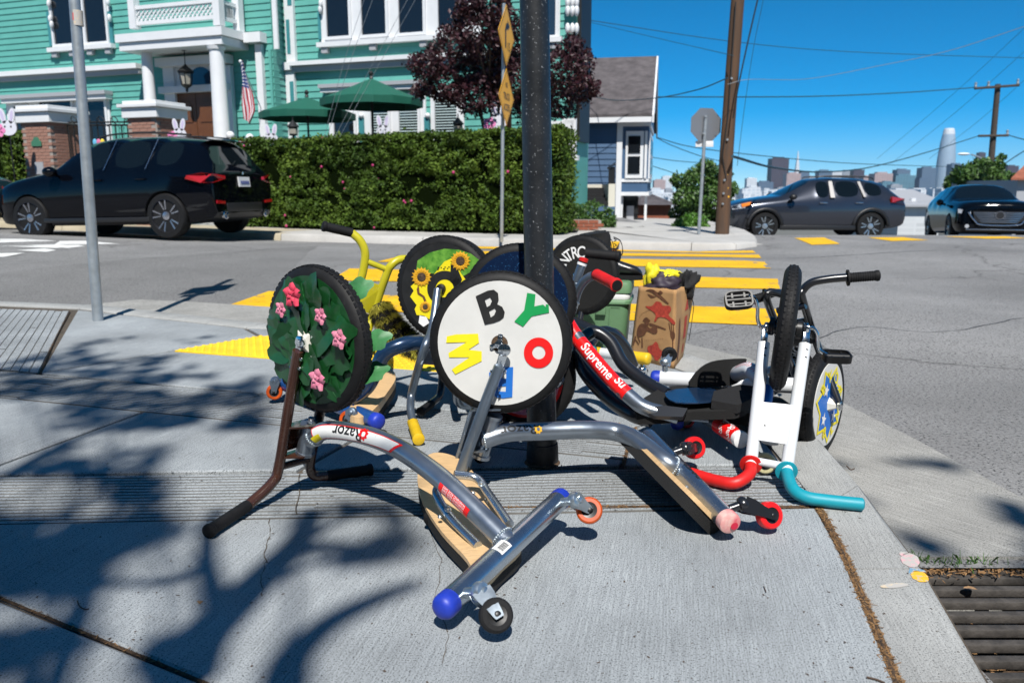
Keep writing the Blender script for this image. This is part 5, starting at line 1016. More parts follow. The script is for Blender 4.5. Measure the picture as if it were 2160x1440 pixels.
def crown(root, p_l, p_r, d, h, m, bulge=.05, fwd=None, th=.006):
    """plate between the two fork legs"""
    p_l, p_r = V(p_l), V(p_r); d = V(d).normalized(); b = MB(); mid = (p_l+p_r)/2; fwd = V(fwd).normalized() if fwd else (p_r-p_l).cross(d).normalized()
    poly = [p_l-fwd*.016, p_r-fwd*.016, p_r+fwd*.016, mid+fwd*bulge+(p_r-p_l)*.22, mid+fwd*bulge*1.15, mid+fwd*bulge-(p_r-p_l)*.22, p_l+fwd*.016]; b.prism(poly, d*th)
    return recalc(obj('crown_plate', b, m, root))
TG = 'upturned and parked drift tricycles heaped on the corner'
# ------------------------------------------------------------------ A: brown fork, wheel covered in ivy leaves
GA = lambda x, y, z: G(x, y, z)
tA = thing('tricycle', 'upturned tricycle with brown fork, ivy and pink flower covered wheel and plywood deck', 'tricycle', (-.35, 2.0, 0), TG)
ax = (GA(440, 1120, .02)-GA(783, 992, .02)); ax.z = 0; ax.normalize(); pA = V((-ax.y, ax.x, 0))     # axle direction to the near left; frame direction
if pA.x < 0: pA = -pA
hubL = GA(632, 722, .49); hubC = hubL-ax*.062; hubR = hubL-ax*.124
footL = GA(588, 985, .10); footR = footL-ax*.118+V((0, 0, .0))
for (h, f, g1, g2, bend) in ((hubL, footL, GA(522, 1066, .024), GA(440, 1120, .021), GA(572, 1020, .06)), (hubR, footR, GA(690, 1003, .024), GA(783, 990, .021), None)):
    if bend is None: bend = f+(f-h).normalized()*.045-ax*.006; bend2 = GA(664, 1003, .03)
    path = smoothpath([h+(f-h)*.06, h+(f-h)*.5, f, bend, g1] if h is hubL else [h+(f-h)*.06, h+(f-h)*.5, f, bend, bend2, g1], 7)
    b = MB(); b.tube(path, .0155, 16); leg = obj('fork_leg', b, 'brown_paint', tA)
    b = MB(); d = (f-h).normalized(); s = 1 if h is hubL else -1
    b.box(h+d*.02, (.022, .006, .05), frame(d, pA), .002)
    b.lathe(h-ax*.004*s, ax*s, [(.017, -.006), (.018, -.004), (.018, .005), (.014, .007)], 20); b.lathe(h+ax*s*.004, ax*s, [(.010, 0), (.010, .004), (.004, .0045)], 16)
    obj('dropout', b, 'chrome', tA); b = MB()
    for q in (.12, .19):
        for w_ in (1, -1): bolt(b, h+(f-h)*q+pA*w_*.0155, pA*w_, .0045, .005)
    obj('bolts', b, 'chrome', tA, kind='stuff')
    grip(tA, [g1, g2], 'rubber', .0165, ridge=.0008)
dl = (footL-hubL).normalized()
for q, h_ in ((.655, 1), (.905, -1)): crown(tA, hubL.lerp(footL, q), hubR.lerp(footR, q), dl, .006, 'brown_paint', .055, pA)
b = MB(); bx = Matrix((ax, pA, dl)).transposed(); b.box(hubL.lerp(footL, .78)-ax*.06-pA*.012, (.118, .006, .09), bx, .002); obj('fork_web', b, 'brown_paint', tA)
b = MB(); b.tube([footL, footR+dl*.006], .011, 12); obj('brace', b, 'brown_paint', tA)
whA = wheel(tA, hubC, ax, .206, .026, 'ivy', face=1, discr=.178)
hd = hubL.lerp(footL, .78)-ax*.06+pA*.035
b = MB(); b.cyl(hd-dl*.045, hd+dl*.045, .026, 24); b.lathe(hd-dl*.045, -dl, [(.028, -.004), (.028, .006), (.012, .008)], 20); b.lathe(hd+dl*.045, dl, [(.028, -.004), (.028, .006), (.012, .008)], 20); bolt(b, hd-dl*.06, -dl, .009, .012); obj('head_tube', b, 'silver_paint', tA)
cn, cf = GA(938, 1278, .062), GA(1184, 1050, .105); dc = (cf-cn).normalized(); TA = cn.lerp(cf, .50)
ptsA = [hd+pA*.012, GA(690, 907, .225), GA(760, 915, .235), GA(830, 940, .225), GA(900, 985, .20), GA(965, 1040, .165), TA]
tmA = TubeMap(ptsA, .0265, (-.35, -.85, .1))
b = MB(); b.tube(smoothpath(ptsA, 8), .0265, 24); obj('frame_tube', b, 'silver_paint', tA)
LA = tmA.L[-1]
def weld(root, tm, u, r):
    p, T = tm.at(u); b = MB(); n = 26; N = T.orthogonal().normalized(); B = T.cross(N)
    for k in range(n): a = 2*math.pi*k/n; b.ball(p+(N*math.cos(a)+B*math.sin(a))*r, .0042, 6, 5)
    obj('weld', b, 'zinc', root, kind='stuff')
weld(tA, tmA, LA-.028, .027); weld(tA, tmA, .020, .027)
st = obj('sticker', tmA.patch(.045, .355, -.020, .026, .0008, 30, 6, lambda a, c, u, v: (u+(.03*(1-c) if a > .9 else 0), v*(1-.25*a)-.010*a)), 'red_decal', tA)
obj('sticker_panel', tmA.patch(.049, .347, -.0165, .0225, .0013, 30, 6, lambda a, c, u, v: (u+(.026*(1-c) if a > .9 else 0), v*(1-.25*a)-.010*a)), 'white_sticker', st)
obj('lettering', tmA.text('Razor', .185, -.006, .044, .0019, .018, True, 1.05), 'black_decal', st)
def cog(tm, u, v, r, m, par, e=.002):
    b = MB(); pts = []
    for k in range(32):
        a = 2*math.pi*k/32; q = r*(1 if (k//2) % 2 else .8); pts.append((u+q*math.cos(a), v+q*math.sin(a), u+r*.4*math.cos(a), v+r*.4*math.sin(a)))
    n = 32; b.v = [tm.map(p[0], p[1], e) for p in pts]+[tm.map(p[2], p[3], e) for p in pts]; b.f = [(i, (i+1) % n, n+(i+1) % n, n+i) for i in range(n)]; return obj('cog_mark', b, m, par)
cog(tmA, .243, -.010, .017, 'red_decal', st)
obj('tag', tmA.patch(.035, .075, .004, .024, .0022), 'yellow_decal', st)
obj('warning_label', tmA.patch(LA-.235, LA-.125, -.006, .024, .0008, 14, 5), 'red_decal', tA)
for k in range(4): obj('label_text', tmA.text('WARNING RIDE SAFE', LA-.18, .018-.007*k, .0085, .0014, .0, True), 'white_decal', tA)
b = MB(); b.tube([cn, cf], .0268, 28); xt = obj('cross_tube', b, 'steel', tA)
tmX = TubeMap([cn, (cn+cf)/2, cf], .0268, (-.1, -.75, .6)); obj('barcode_label', tmX.patch(.20, .245, -.018, .012, .0008, 6, 6), 'white_decal', xt)
for k in range(13): obj('barcode', tmX.patch(.207+k*.0025, .207+k*.0025+(.0015 if k % 3 else .0009), -.008, .007, .0014, 1, 3), 'black_decal', xt)
endcap(tA, cn, cn-cf, .0268, 'blue_plastic', .019); endcap(tA, cf, cf-cn, .0268, 'blue_plastic', .014)
for s, (a0, a1, a2, a3) in ((0, ((925, 1022, .135), (922, 1045, .12), (950, 1090, .085), (1008, 1150, .062))), (1, ((958, 1000, .135), (1005, 1008, .12), (1030, 1040, .10), (1075, 1105, .085)))):
    b = MB(); b.tube(smoothpath([GA(*a0), GA(*a1), GA(*a2), GA(*a3)], 7), .0115, 14); obj('rail', b, 'steel', tA)
b = MB()
for p in ((945, 1075, .105), (1015, 1022, .13)): bolt(b, GA(*p), (0, -.2, 1), .006, .009)
for p in ((928, 1090, .08), (998, 1040, .1), (1057, 1080, .09)): bolt(b, GA(*p), (0, -.2, 1), .004, .004)
obj('bolts', b, 'zinc', tA)
out = [(905, 958, .085), (945, 957, .085), (985, 980, .082), (1030, 1040, .075), (1070, 1100, .066), (1102, 1148, .060), (1060, 1195, .054), (1016, 1232, .050), (985, 1178, .052), (930, 1118, .058), (892, 1056, .066), (881, 1000, .076)]
deck(tA, [GA(*p) for p in out], (0, 0, 1), .011, .033)
stem = (pA*.92+V((0, 0, .38))).normalized()
b1 = cn+dc*.05+stem*.02; caster(tA, b1, stem, GA(1046, 1297, .060), V((.25, -.78, .55)), .035, 'rubber', 'zinc')
b2 = cf-dc*.035+stem*.02; caster(tA, b2, stem, GA(1243, 1076, .095), V((-.12, -.86, .5)), .034, 'orange_wheel', 'zinc')
# ivy leaves, blossom and hub cone on the wheel
def leafmesh(size, lob=5, curl=.25, seed=0):
    rnd = random.Random(seed); n = 22; pts = []
    for k in range(n):
        a = 2*math.pi*k/n; r = .5*(1+.13*math.cos(lob*(a))*(.6+.4*rnd.random())+rnd.uniform(-.03, .03))*(1.10 if abs(a-math.pi) > 2.6 else 1)
        pts.append((r*math.cos(a)*1.1, r*math.sin(a)*.92))
    b = MB(); vs = [V((0, 0, 0))]; 
    for q in (.5, 1): vs += [V((x*q*size, y*q*size, size*(curl*(-(x*x+y*y)*q*q*1.1+.08*rnd.uniform(-1, 1)*q)+.16*abs(y)*q))) for x, y in pts]
    b.v = vs; b.f = [(0, 1+i, 1+(i+1) % n) for i in range(n)]+[(1+i, 1+n+i, 1+n+(i+1) % n, 1+(i+1) % n) for i in range(n)]
    for t in range(0, n, max(1, n//lob)):
        x, y = pts[t]; w_ = .006*size/.1; d = V((x, y, 0)).normalized(); p = V((-d.y, d.x, 0))
    return b
def place(b, c, R): 
    q = MB(); q.v = [V(c)+R@p for p in b.v]; q.f = list(b.f); return q
e1 = V((0, 0, 1)); e1 = (e1-ax*e1.dot(ax)).normalized(); e2 = ax.cross(e1)
rnd = random.Random(4)
for k in range(38):
    a = 2*math.pi*k/20+rnd.uniform(-.1, .1); r = (.122 if k < 20 else .066)*rnd.uniform(.94, 1.06); d = e1*math.cos(a)+e2*math.sin(a)
    Rm = frame((ax+d*rnd.uniform(-.16, .18)+ax.cross(d)*rnd.uniform(-.18, .18)), d); c = hubC+d*r+ax*(.033+rnd.uniform(0, .008)+(.008 if k >= 20 else 0))
    lm = place(leafmesh(rnd.uniform(.085, .118), (3, 5, 7)[k % 3], rnd.uniform(.0, .55), k), c, Rm); lf = obj('leaf', lm, 'ivy', whA, ang=80)
    b = MB()
    for t in (-.9, -.35, 0, .35, .9):
        dd = Rm@V((math.cos(t), math.sin(t), -.08)); b.tube([c+Rm@V((-.03, 0, .003)), c+Rm@V((-.03, 0, .003))+dd*.04, c+Rm@V((-.03, 0, .001))+dd*.075], [.0011, .0007, .0003], 4)
    if k < 15 and k % 3 == 0: obj('leaf_vein', b, 'ivy_light', whA)
for (px, py, s, m) in ((623, 622, 1.25, 'petal_hot'), (596, 652, .8, 'petal_pink'), (680, 666, .85, 'petal_pink'), (720, 714, 1.0, 'petal_pink'), (675, 800, 1.15, 'petal_pink')):
    d0 = ray(px, py); o0 = V((0, 0, CH)); t = ((hubC+ax*.056-o0).dot(ax))/d0.dot(ax); c = o0+d0*t; b = MB()
    for ring, (np_, rr, tl) in enumerate(((5, .017, .35), (4, .010, .8))):
        for k in range(np_):
            a = 2*math.pi*(k+ring*.5)/np_+s; d = e1*math.cos(a)+e2*math.sin(a); nrm = (ax-d*tl).normalized(); Rm = frame(nrm, d)
            pet = MB().grid(lambda u, v: V(((u)*1.6*rr, (v-.5)*1.5*rr*math.sin(math.pi*(.12+.8*u)), .004*math.sin(u*3)+.003*math.cos((v-.5)*5))), 4, 4)
            q = place(pet, c+ax*.002*ring, Matrix([list(r_) for r_ in Rm])); q.v = [c+(p-c)*s*1.1 for p in q.v]; b.add(q.v, q.f)
    b.ball(c+ax*.006*s, .0045*s, 8, 6); obj('flower', b, m, whA, ang=80)
b = MB(); b.lathe(hubC, ax, [(.048, .044), (.034, .050), (.014, .057), (.010, .058)], 4); obj('hub_cone', b, 'ivory', whA, smooth=False)
rim_ = [hubC+e1*(.20*math.cos(t))+e2*(.20*math.sin(t))-ax*.03 for t in (-.75, -1.5, -1.95)]
for k, c in enumerate(rim_):
    c = c; obj('leaf', place(leafmesh(.07, 5, .3, 60+k), c, frame((-.3, -.8, .4+.2*k), (1, .2, .3))), 'ivy_light', whA, ang=80)
# ------------------------------------------------------------------ B: lettered white disc
tB = thing('tricycle', 'upturned silver tricycle whose white wheel disc carries coloured letters B Y O B W', 'tricycle', (.2, 2.2, 0), TG)
ax = V((-.10, -.985, .06)).normalized(); hubC = W(1056, 722, 2.26); pB = V((.985, -.10, 0))
whB = wheel(tB, hubC, ax, .207, .026, 'disc_white', face=1, discr=.179, off=.027)
o0 = V((0, 0, CH)); off = .0285
def ondisc(px, py, e=0.0):
    d0 = ray(px, py); return o0+d0*(((hubC+ax*(off+e)-o0).dot(ax))/d0.dot(ax))
def letter(polys, m, e=.0015):
    for pl, holes in polys:
        bm = bmesh.new(); es = []
        for loop in [pl]+holes:
            vs = [bm.verts.new(ondisc(x, y, e)) for x, y in loop]
            for i in range(len(vs)): es.append(bm.edges.new((vs[i], vs[(i+1) % len(vs)])))
        bmesh.ops.triangle_fill(bm, edges=es, use_beauty=True); bm.verts.index_update()
        b = MB().add([v.co.copy() for v in bm.verts], [[v.index for v in f.verts] for f in bm.faces]); bm.free(); obj('letter', b, m, whB, smooth=False)
cz = lambda pts: [(850+x*500/1565, 540+y*460/1440) for x, y in pts]
letter([(cz([(480, 265), (560, 228), (600, 222), (628, 245), (632, 290), (622, 318), (655, 335), (672, 370), (665, 405), (640, 425), (600, 440), (540, 453)]), [cz([(540, 290), (575, 272), (588, 295), (575, 325), (555, 337)]), cz([(568, 365), (605, 345), (615, 360), (602, 390), (580, 405)])])], 'black_decal')
letter([(cz([(820, 243), (875, 252), (868, 332), (925, 320), (945, 338), (942, 318), (962, 320), (965, 372), (905, 385), (850, 398), (793, 466), (735, 432), (800, 358)]), [])], 'green_decal')
circ = lambda cx, cy, rx, ry, n=36: [(cx+rx*math.cos(2*math.pi*k/n), cy+ry*math.sin(2*math.pi*k/n)) for k in range(n)]
letter([(cz(circ(895, 638, 97, 101)), [cz(circ(897, 637, 43, 44, 28))])], 'red_decal')
letter([(cz([(290, 530), (350, 517), (496, 512), (502, 572), (432, 618), (520, 628), (520, 692), (345, 780), (322, 748), (440, 668), (305, 668), (300, 640), (420, 568), (285, 572)]), [])], 'yellow_decal')
letter([(cz([(640, 735), (728, 732), (722, 930), (660, 938), (612, 932), (595, 900), (600, 850), (570, 810), (568, 770), (590, 745)]), [cz([(682, 772), (682, 808), (640, 808), (634, 778)]), cz([(680, 858), (678, 895), (640, 893), (634, 875), (644, 860)])])], 'blue_decal')
b = MB(); d0 = hubC+ax*.0285; b.lathe(d0, ax, [(.001, .0005), (.0235, .0005)], 32, cap=False); obj('hub_hole', b, 'soil', whB)
b = MB()
for k in range(3):
    a = math.pi/2+2*math.pi*k/3+.15; r1 = ax.orthogonal().normalized(); e1 = (V((0, 0, 1))-ax*ax.z).normalized(); e2 = ax.cross(e1); d = e1*math.sin(a)+e2*math.cos(a)
    b.box(d0+d*.013+ax*.004, (.030, .014, .003), frame(ax, d), .001); bolt(b, d0+d*.024+ax*.005, ax, .0035, .002)
b.lathe(d0, ax, [(.012, 0), (.012, .014), (.007, .016)], 18); obj('hub_plate', b, 'chrome', whB)
hubN = hubC+ax*.068; legb = G(974, 988, .095); dleg = (legb-hubN).normalized()
hN = W(1064, 738, hubN.y)
legbot = legb+dleg*.06
for s in (0, 1):
    o = -ax*(.132*s); b = MB(); b.tube(smoothpath([hN+dleg*.05+o, (hN+legb)/2+o, legb+o, legbot+o], 4), .0165, 18); obj('fork_leg', b, 'grey_paint', tB)
    b = MB(); b.box(hN+dleg*.026+o, (.024, .005, .055), frame(dleg, V((1, 0, 0))), .002); b.lathe(hN+o-ax*.003, ax, [(.016, -.003), (.018, 0), (.018, .006), (.012, .008), (.006, .009)], 20)
    obj('dropout', b, 'chrome', tB); b = MB()
    for q in (.10, .155):
        for w_ in (-1, 1): bolt(b, hN+dleg*(q-.035)+o+V((1, 0, 0))*w_*.016, V((w_, 0, 0)), .0048, .006)
    obj('bolts', b, 'chrome', tB, kind='stuff')
    # bars bend out and rest on the ground
    e_ = legbot+o; sd = ax if s == 0 else -ax
    bar = smoothpath([e_, e_+dleg*.05+sd*.03, V((e_.x, e_.y, .03))+sd*.12-V((.03, 0, 0))], 6); b = MB(); b.tube(bar, .0155, 14); obj('handlebar', b, 'grey_paint', tB)
    grip(tB, [bar[-1], bar[-1]+sd*.11+V((0, 0, -.008))], 'rubber')
pl = G(962, 905, .2)
b = MB(); b.box(hN.lerp(legb, .72)-ax*.066-V((.030, 0, 0)), (.012, .11, .15), Matrix((V((1, 0, 0)), ax, dleg)).transposed(), .003); obj('fork_box', b, 'grey_paint', tB)
b = MB(); 
for q in (.50, .86): b.prism([hN.lerp(legb, q)-ax*a_+V((x_, 0, 0)) for x_, a_ in ((-.03, .01), (.05, .02), (.062, .06), (.05, .11), (-.03, .125))], dleg*.006)
recalc(obj('crown_plate', b, 'grey_paint', tB, kind='stuff'))
hd = hN.lerp(legb, .76)-ax*.064+V((.035, 0, 0)); b = MB(); b.cyl(hd-dleg*.06, hd+dleg*.06, .025, 22); b.lathe(hd+dleg*.06, dleg, [(.03, 0), (.03, .01), (.014, .014)], 18); b.lathe(hd-dleg*.06, -dleg, [(.03, 0), (.03, .01), (.014, .014)], 18); obj('head_tube', b, 'silver_paint', tB)
cn, cf = G(1540, 1103, .058), G(1366, 922, .125)
Tj = cn.lerp(cf, .55)
ptsB = [hd+V((.008, .0, -.004)), W(1022, 926, hd.y-.01), W(1072, 912, hd.y+.01), G(1143, 909, .175), G(1235, 906, .172), G(1300, 911, .160), G(1345, 930, .150), G(1400, 972, .125), Tj]
tmB = TubeMap(ptsB, .0285, (0, -.95, .05)); b = MB(); b.tube(smoothpath(ptsB, 8), .0285, 24); obj('frame_tube', b, 'silver_paint', tB); weld(tB, tmB, .022, .0292); weld(tB, tmB, tmB.L[-1]-.03, .0292)
obj('lettering', tmB.text('Razor', .125, -.016, .040, .001, .012, True, 1.15), 'black_decal', tB); cog(tmB, .185, -.014, .014, 'orange_decal', tB, .0012)
b = MB(); b.tube([cn, cf], .0285, 24); obj('cross_tube', b, 'steel', tB); tmX = TubeMap([cn, (cn+cf)/2, cf], .0285, (.5, -.2, .9))
obj('lettering', tmX.text('DRIFTING', .27, .004, .036, .001, .01), 'black_decal', tB); endcap(tB, cn, cn-cf, .0285, 'pink_cap', .006); b = MB(); d = (cn-cf).normalized(); b.lathe(cn+V((.008, 0, -.004)), d, [(.0005, .0075), (.0105, .0072)], 16, cap=False); obj('cap_spot', b, 'pink_spot', tB)
stem = V((.93, .10, .30)).normalized(); dc = (cf-cn).normalized()
caster(tB, cn+dc*.055+stem*.02, stem, G(1622, 1086, .052), V((.30, -.88, .32)), .036, 'red_wheel', 'black_paint', .015)
caster(tB, cn+dc*.395+stem*.02, stem, G(1464, 944, .085), V((.30, -.88, .32)), .036, 'red_wheel', 'black_paint', .015)
vw = (cn.lerp(cf, .6)-V((0, 0, CH))).normalized(); dcr = (cf-cn).normalized(); nrm = -(vw-dcr*vw.dot(dcr)).normalized(); upB = dcr.cross(nrm).normalized(); upB = upB if upB.x > 0 else -upB
dk = [cn.lerp(cf, t)+nrm*s_*w_-upB*.030+V((0, 0, .022*(1-t))) for t, s_, w_ in ((1.18, 1, .02), (1.16, 1, .062), (.95, 1, .082), (.6, 1, .088), (.22, 1, .080), (.10, 1, .05), (.10, -1, .055), (.22, -1, .085), (.6, -1, .092), (.95, -1, .088), (1.16, -1, .07), (1.18, -1, .02))]
dB = deck(tB, dk, upB, .012, .032)
b = MB()
for t in (.3, .62, .9): bolt(b, cn.lerp(cf, t)+nrm.normalized()*.05-upB*.034, upB, .005, .02)
obj('bolts', b, 'zinc', tB)
# ------------------------------------------------------------------ C: white fork, red and teal grips
tC = thing('tricycle', 'upturned tricycle with white fork, pedals, one red grip and one teal grip at the kerb', 'tricycle', (.85, 2.45, 0), TG)
hL, hR = G(1615, 690, .455), G(1703, 692, .455); fL, fR = G(1584, 978, .062), G(1659, 992, .055); ax = (hR-hL).normalized(); hubC = (hL+hR)/2
wheel(tC, hubC+V((-.004, .0, 0)), V((.942, -.325, -.075)), .205, .0275, None)
dn = ((fL+fR)/2-hubC).normalized(); fw = ax.cross(dn).normalized()
for h, f, s in ((hL, fL, -1), (hR, fR, 1)):
    b = MB(); b.tube(smoothpath([h.lerp(f, .12), h.lerp(f, .5), f], 4), .0192, 20); obj('fork_leg', b, 'white_paint', tC)
    b = MB(); b.box(h.lerp(f, .05), (.022, .007, .06), frame(dn, V((1, 0, 0))), .003); b.lathe(h-ax*s*.004, ax*s, [(.015, -.005), (.017, -.002), (.017, .006), (.010, .009)], 18); obj('dropout', b, 'chrome', tC)
    b = MB()
    for q in (.155, .21): c = h.lerp(f, q)-V((0, .0165, 0)); b.lathe(c, (0, -1, .2), [(.0085, 0), (.0085, .001), (.0055, .0012), (.005, .004), (.002, .0045)], 12)
    obj('bolts', b, 'black_plastic', tC)
    b = MB(); b.lathe(hubC+ax*s*.03, ax*s, [(.022, 0), (.024, .004), (.021, .008), (.024, .012), (.021, .016), (.024, .02), (.018, .024), (.012, .032)], 22); obj('hub_shell', b, 'black_paint', tC)
pc = [hL.lerp(fL, .565), hR.lerp(fR, .565), hR.lerp(fR, .835), hL.lerp(fL, .835)]
b = MB(); nf0 = fw if fw.y < 0 else -fw; b.prism([p+nf0*.009 for p in pc], nf0*.006); pl = recalc(obj('fork_plate', b, 'white_paint', tC))
b = MB(); nf = fw if fw.y < 0 else -fw
for q in ((.25, .60), (.75, .66), (.52, .35)): c = lerp(pc[0].lerp(pc[1], q[0]), pc[3].lerp(pc[2], q[0]), q[1])+nf*.0152; b.lathe(c, nf, [(.0003, .0006), (.0042, .0006)], 12, cap=False)
obj('plate_holes', b, 'black_decal', pl)
b = MB(); b.tube([hL.lerp(fL, .975), hR.lerp(fR, .975)], .0125, 14); obj('brace', b, 'white_paint', tC)
grip(tC, [fL+dn*.002, G(1580, 1000, .045), G(1550, 1018, .028), G(1510, 1013, .022), G(1458, 998, .021)], 'red_rubber', .0185, True)
grip(tC, [fR+dn*.002, G(1672, 1030, .035), G(1700, 1048, .026), G(1750, 1056, .023), G(1818, 1063, .022)], 'teal_rubber', .0185, True)
crank(tC, hL, -ax, [W(1604, 688, hL.y), W(1598, 672, hL.y), W(1598, 650, hL.y), W(1592, 630, hL.y), W(1578, 624, hL.y)], W(1558, 633, hL.y), V((1, -.1, .1)), V((-.1, -.75, .55)))
crank(tC, hR, ax, [W(1715, 692, hR.y), W(1724, 705, hR.y), W(1725, 722, hR.y), W(1728, 738, hR.y), W(1745, 748, hR.y)], W(1765, 752, hR.y-.01), V((1, -.05, -.02)), V((.0, -.25, 1)))
hd = (hubC.lerp((fL+fR)/2, .70))-nf*.035; b = MB(); b.cyl(hd-dn*.055, hd+dn*.055, .026, 22); obj('head_tube', b, 'white_paint', tC)
cl, cr = G(1380, 797, .165), G(1712, 815, .165); Tj = cl.lerp(cr, .62)
ptC = [hd-nf*.01, hd-nf*.05+V((-.03, 0, .03)), W(1612, 818, 2.62), W(1585, 782, 2.72), W(1560, 786, 2.80), W(1545, 795, 2.9)]
tmC = TubeMap(ptC, .028, (-.3, -.5, .8)); b = MB(); b.tube(smoothpath(ptC, 8), .028, 24); ft = obj('frame_tube', b, 'white_paint', tC)
b = MB(); L = tmC.L[-1]
for k in range(16):
    u = L*.42+k*.0115
    for sg in (-1, 1): q = tmC.patch(u, u+.0022, .001*sg, .012*sg, .001, 1, 4, lambda a, c, u_, v_: (u_+.007*c, v_)); b.add(q.v, q.f)
obj('stitching', b, 'red_decal', ft)
obj('blue_band', tmC.patch(L*.15, L*.40, -.06, .06, .0007, 8, 12), 'blue_decal', ft)
b = MB(); b.tube([cl, cr], .030, 24); xt = obj('cross_tube', b, 'white_paint', tC); endcap(tC, cl, cl-cr, .030, 'blue_plastic', .016); endcap(tC, cr, cr-cl, .030, 'blue_plastic', .016)
tmX = TubeMap([cl, (cl+cr)/2, cr], .030, (0, -.8, .5)); obj('barcode_label', tmX.patch(tmX.L[-1]-.075, tmX.L[-1]-.03, -.012, .012, .0008, 5, 5), 'white_decal', xt)
for t, px in ((.07, 1406), (.93, 1735)):
    base = cl.lerp(cr, t); caster(tC, base+V((0, 0, .02)), (0, .15, 1), base+V((.02, .03, .09)), (0, 1, .1), .03, 'rubber', 'zinc')
dk = [cl.lerp(cr, a)+V((0, y_, -.045-zz)) for a, y_, zz in ((.34, -.02, .02), (.36, -.10, .02), (.42, -.17, .02), (.70, -.19, .03), (.86, -.12, .03), (.88, .05, .03), (.82, .13, .03), (.45, .13, .03), (.36, .07, 0))]
deck(tC, dk, (0, 0, 1), .011, .04, 'griptape')
# upturned black fin of the seat
fin = [(1392, 822), (1420, 790), (1450, 768), (1480, 757), (1512, 755), (1574, 756), (1562, 790), (1540, 806), (1500, 806), (1450, 812)]
b = MB(); b.prism(smoothpath([W(x, y, 2.82) for x, y in ((1455, 815), (1462, 795), (1480, 775), (1502, 763), (1530, 758), (1572, 756), (1574, 762), (1570, 782), (1560, 802), (1545, 812), (1500, 816))], 2, True), (0, .02, -.004)); recalc(obj('seat_fin', b, 'griptape', tC))
# ------------------------------------------------------------------ D: black fork, blue and yellow disc
tD = thing('tricycle', 'black tricycle standing in the gutter with blue and yellow lettered wheel disc', 'tricycle', (1.15, 2.95, -.1), TG)
hubC = G(1733, 850, .105); ax = V((.80, -.60, 0)).normalized(); fwd = V((-.55, -.83, 0))
ax = V((.77, -.64, .02)).normalized()
whD = wheel(tD, hubC, ax, .205, .026, 'disc_white', face=1, discr=.158, off=.026)
e1 = (V((0, 0, 1))-ax*ax.z).normalized(); e2 = e1.cross(ax)
def dpt(r, a, e=.0305): return hubC+ax*e+(e1*math.sin(a)+e2*math.cos(a))*r
b = MB(); star = []
for k in range(14): star.append(dpt(.134 if k % 2 == 0 else .092, 2*math.pi*k/14+.2, .0288))
b.poly(star); obj('blue_star', b, 'blue_decal', whD, smooth=False)
b = MB(); n = len(star); c0 = hubC+ax*.0294; b.v = [c0+(p-c0)*1.0 for p in star]+[c0+(p-c0)*1.13 for p in star]; b.f = [(i, (i+1) % n, n+(i+1) % n, n+i) for i in range(n)]; obj('yellow_edge', b, 'yellow_decal', whD, smooth=False)
for ch, a in zip('BYOBW70', (2.4, 1.7, 1.0, .3, -.5, -1.2, -2.0)):
    c = dpt(.106, a); up = (e1*math.sin(a)+e2*math.cos(a)); obj('letter', flat_text(ch, c, up.cross(ax), up, .062, .03), 'yellow_decal', whD, smooth=False)
for k in range(4): 
    a = .6+k*1.6; c = dpt(.075, a); b = MB(); b.poly([c+(e1*math.sin(t)+e2*math.cos(t))*(.012 if i % 2 else .028) for i, t in enumerate([2*math.pi*q/10 for q in range(10)])]); obj('star', b, 'white_decal', whD, smooth=False)
b = MB(); b.lathe(hubC, ax, [(.030, .026), (.024, .034), (.010, .062), (.008, .064)], 6); obj('hub_cone', b, 'ivory', whD, smooth=False)
tp = W(1692, 628, 2.83)
for s in (1, -1):
    h = hubC+ax*.066*s; up1 = W(1722, 722, 2.95)+(ax*-.132 if s < 0 else V()); up2 = tp+(ax*-.132 if s < 0 else V())
    if s > 0: path = [h, up1, up2, W(1694, 612, 2.82), W(1712, 596, 2.81), W(1745, 589, 2.80), W(1786, 585, 2.79)]; g = [W(1788, 586, 2.79), W(1853, 581, 2.77)]
    else: path = [h, up1, up2, W(1655, 622, 2.94), W(1640, 617, 2.95), W(1622, 622, 2.95)]; g = [W(1616, 624, 2.95), W(1560, 640, 2.95)]
    b = MB(); b.tube(smoothpath(path, 7), .0145, 16); obj('fork_leg', b, 'black_paint', tD); grip(tD, g, 'rubber', .0165, True, ridge=.0016)
    b = MB(); b.lathe(h, ax*s, [(.018, -.004), (.018, .006), (.010, .009)], 16)
    for q in (.03, .07): bolt(b, h.lerp(up1, .12+q*4), ax*s, .006, .006); b.box(h.lerp(up1, .1), (.022, .006, .05), frame(up1-h, V((0, 1, 0))), .002)
    obj('dropout', b, 'chrome', tD)
b = MB(); b.tube([W(1700, 645, 2.83), W(1640, 655, 2.9)], .012, 12); obj('brace', b, 'black_paint', tD)
b = MB(); a0, a1, a2, a3 = W(1712, 668, 2.88), W(1728, 722, 2.93), W(1650, 735, 3.0), W(1640, 680, 2.96); b.prism([a0, a1, a2, a3], (.003, .006, 0)); recalc(obj('fork_plate', b, 'black_paint', tD))
ptD = [W(1690, 705, 2.99), W(1675, 745, 3.05), W(1660, 790, 3.13), W(1630, 820, 3.25), G(1600, 815, .10), G(1585, 800, .10)]
tmD = TubeMap(ptD, .028, (-.2, -.9, .3)); b = MB(); b.tube(smoothpath(ptD, 8), .028, 20); obj('frame_tube', b, 'black_paint', tD); obj('lettering', tmD.text('DRIFT', .10, 0, .05, .001, .02), 'white_decal', tD)
a, c = G(1525, 812, .06), G(1655, 775, .06); b = MB(); b.tube([a, c], .026, 18); obj('cross_tube', b, 'black_paint', tD)
for p in (a, c): caster(tD, p, (0, 0, -1), p+V((.02, .02, -.03)), (1, 0, 0), .03, 'rubber', 'zinc')
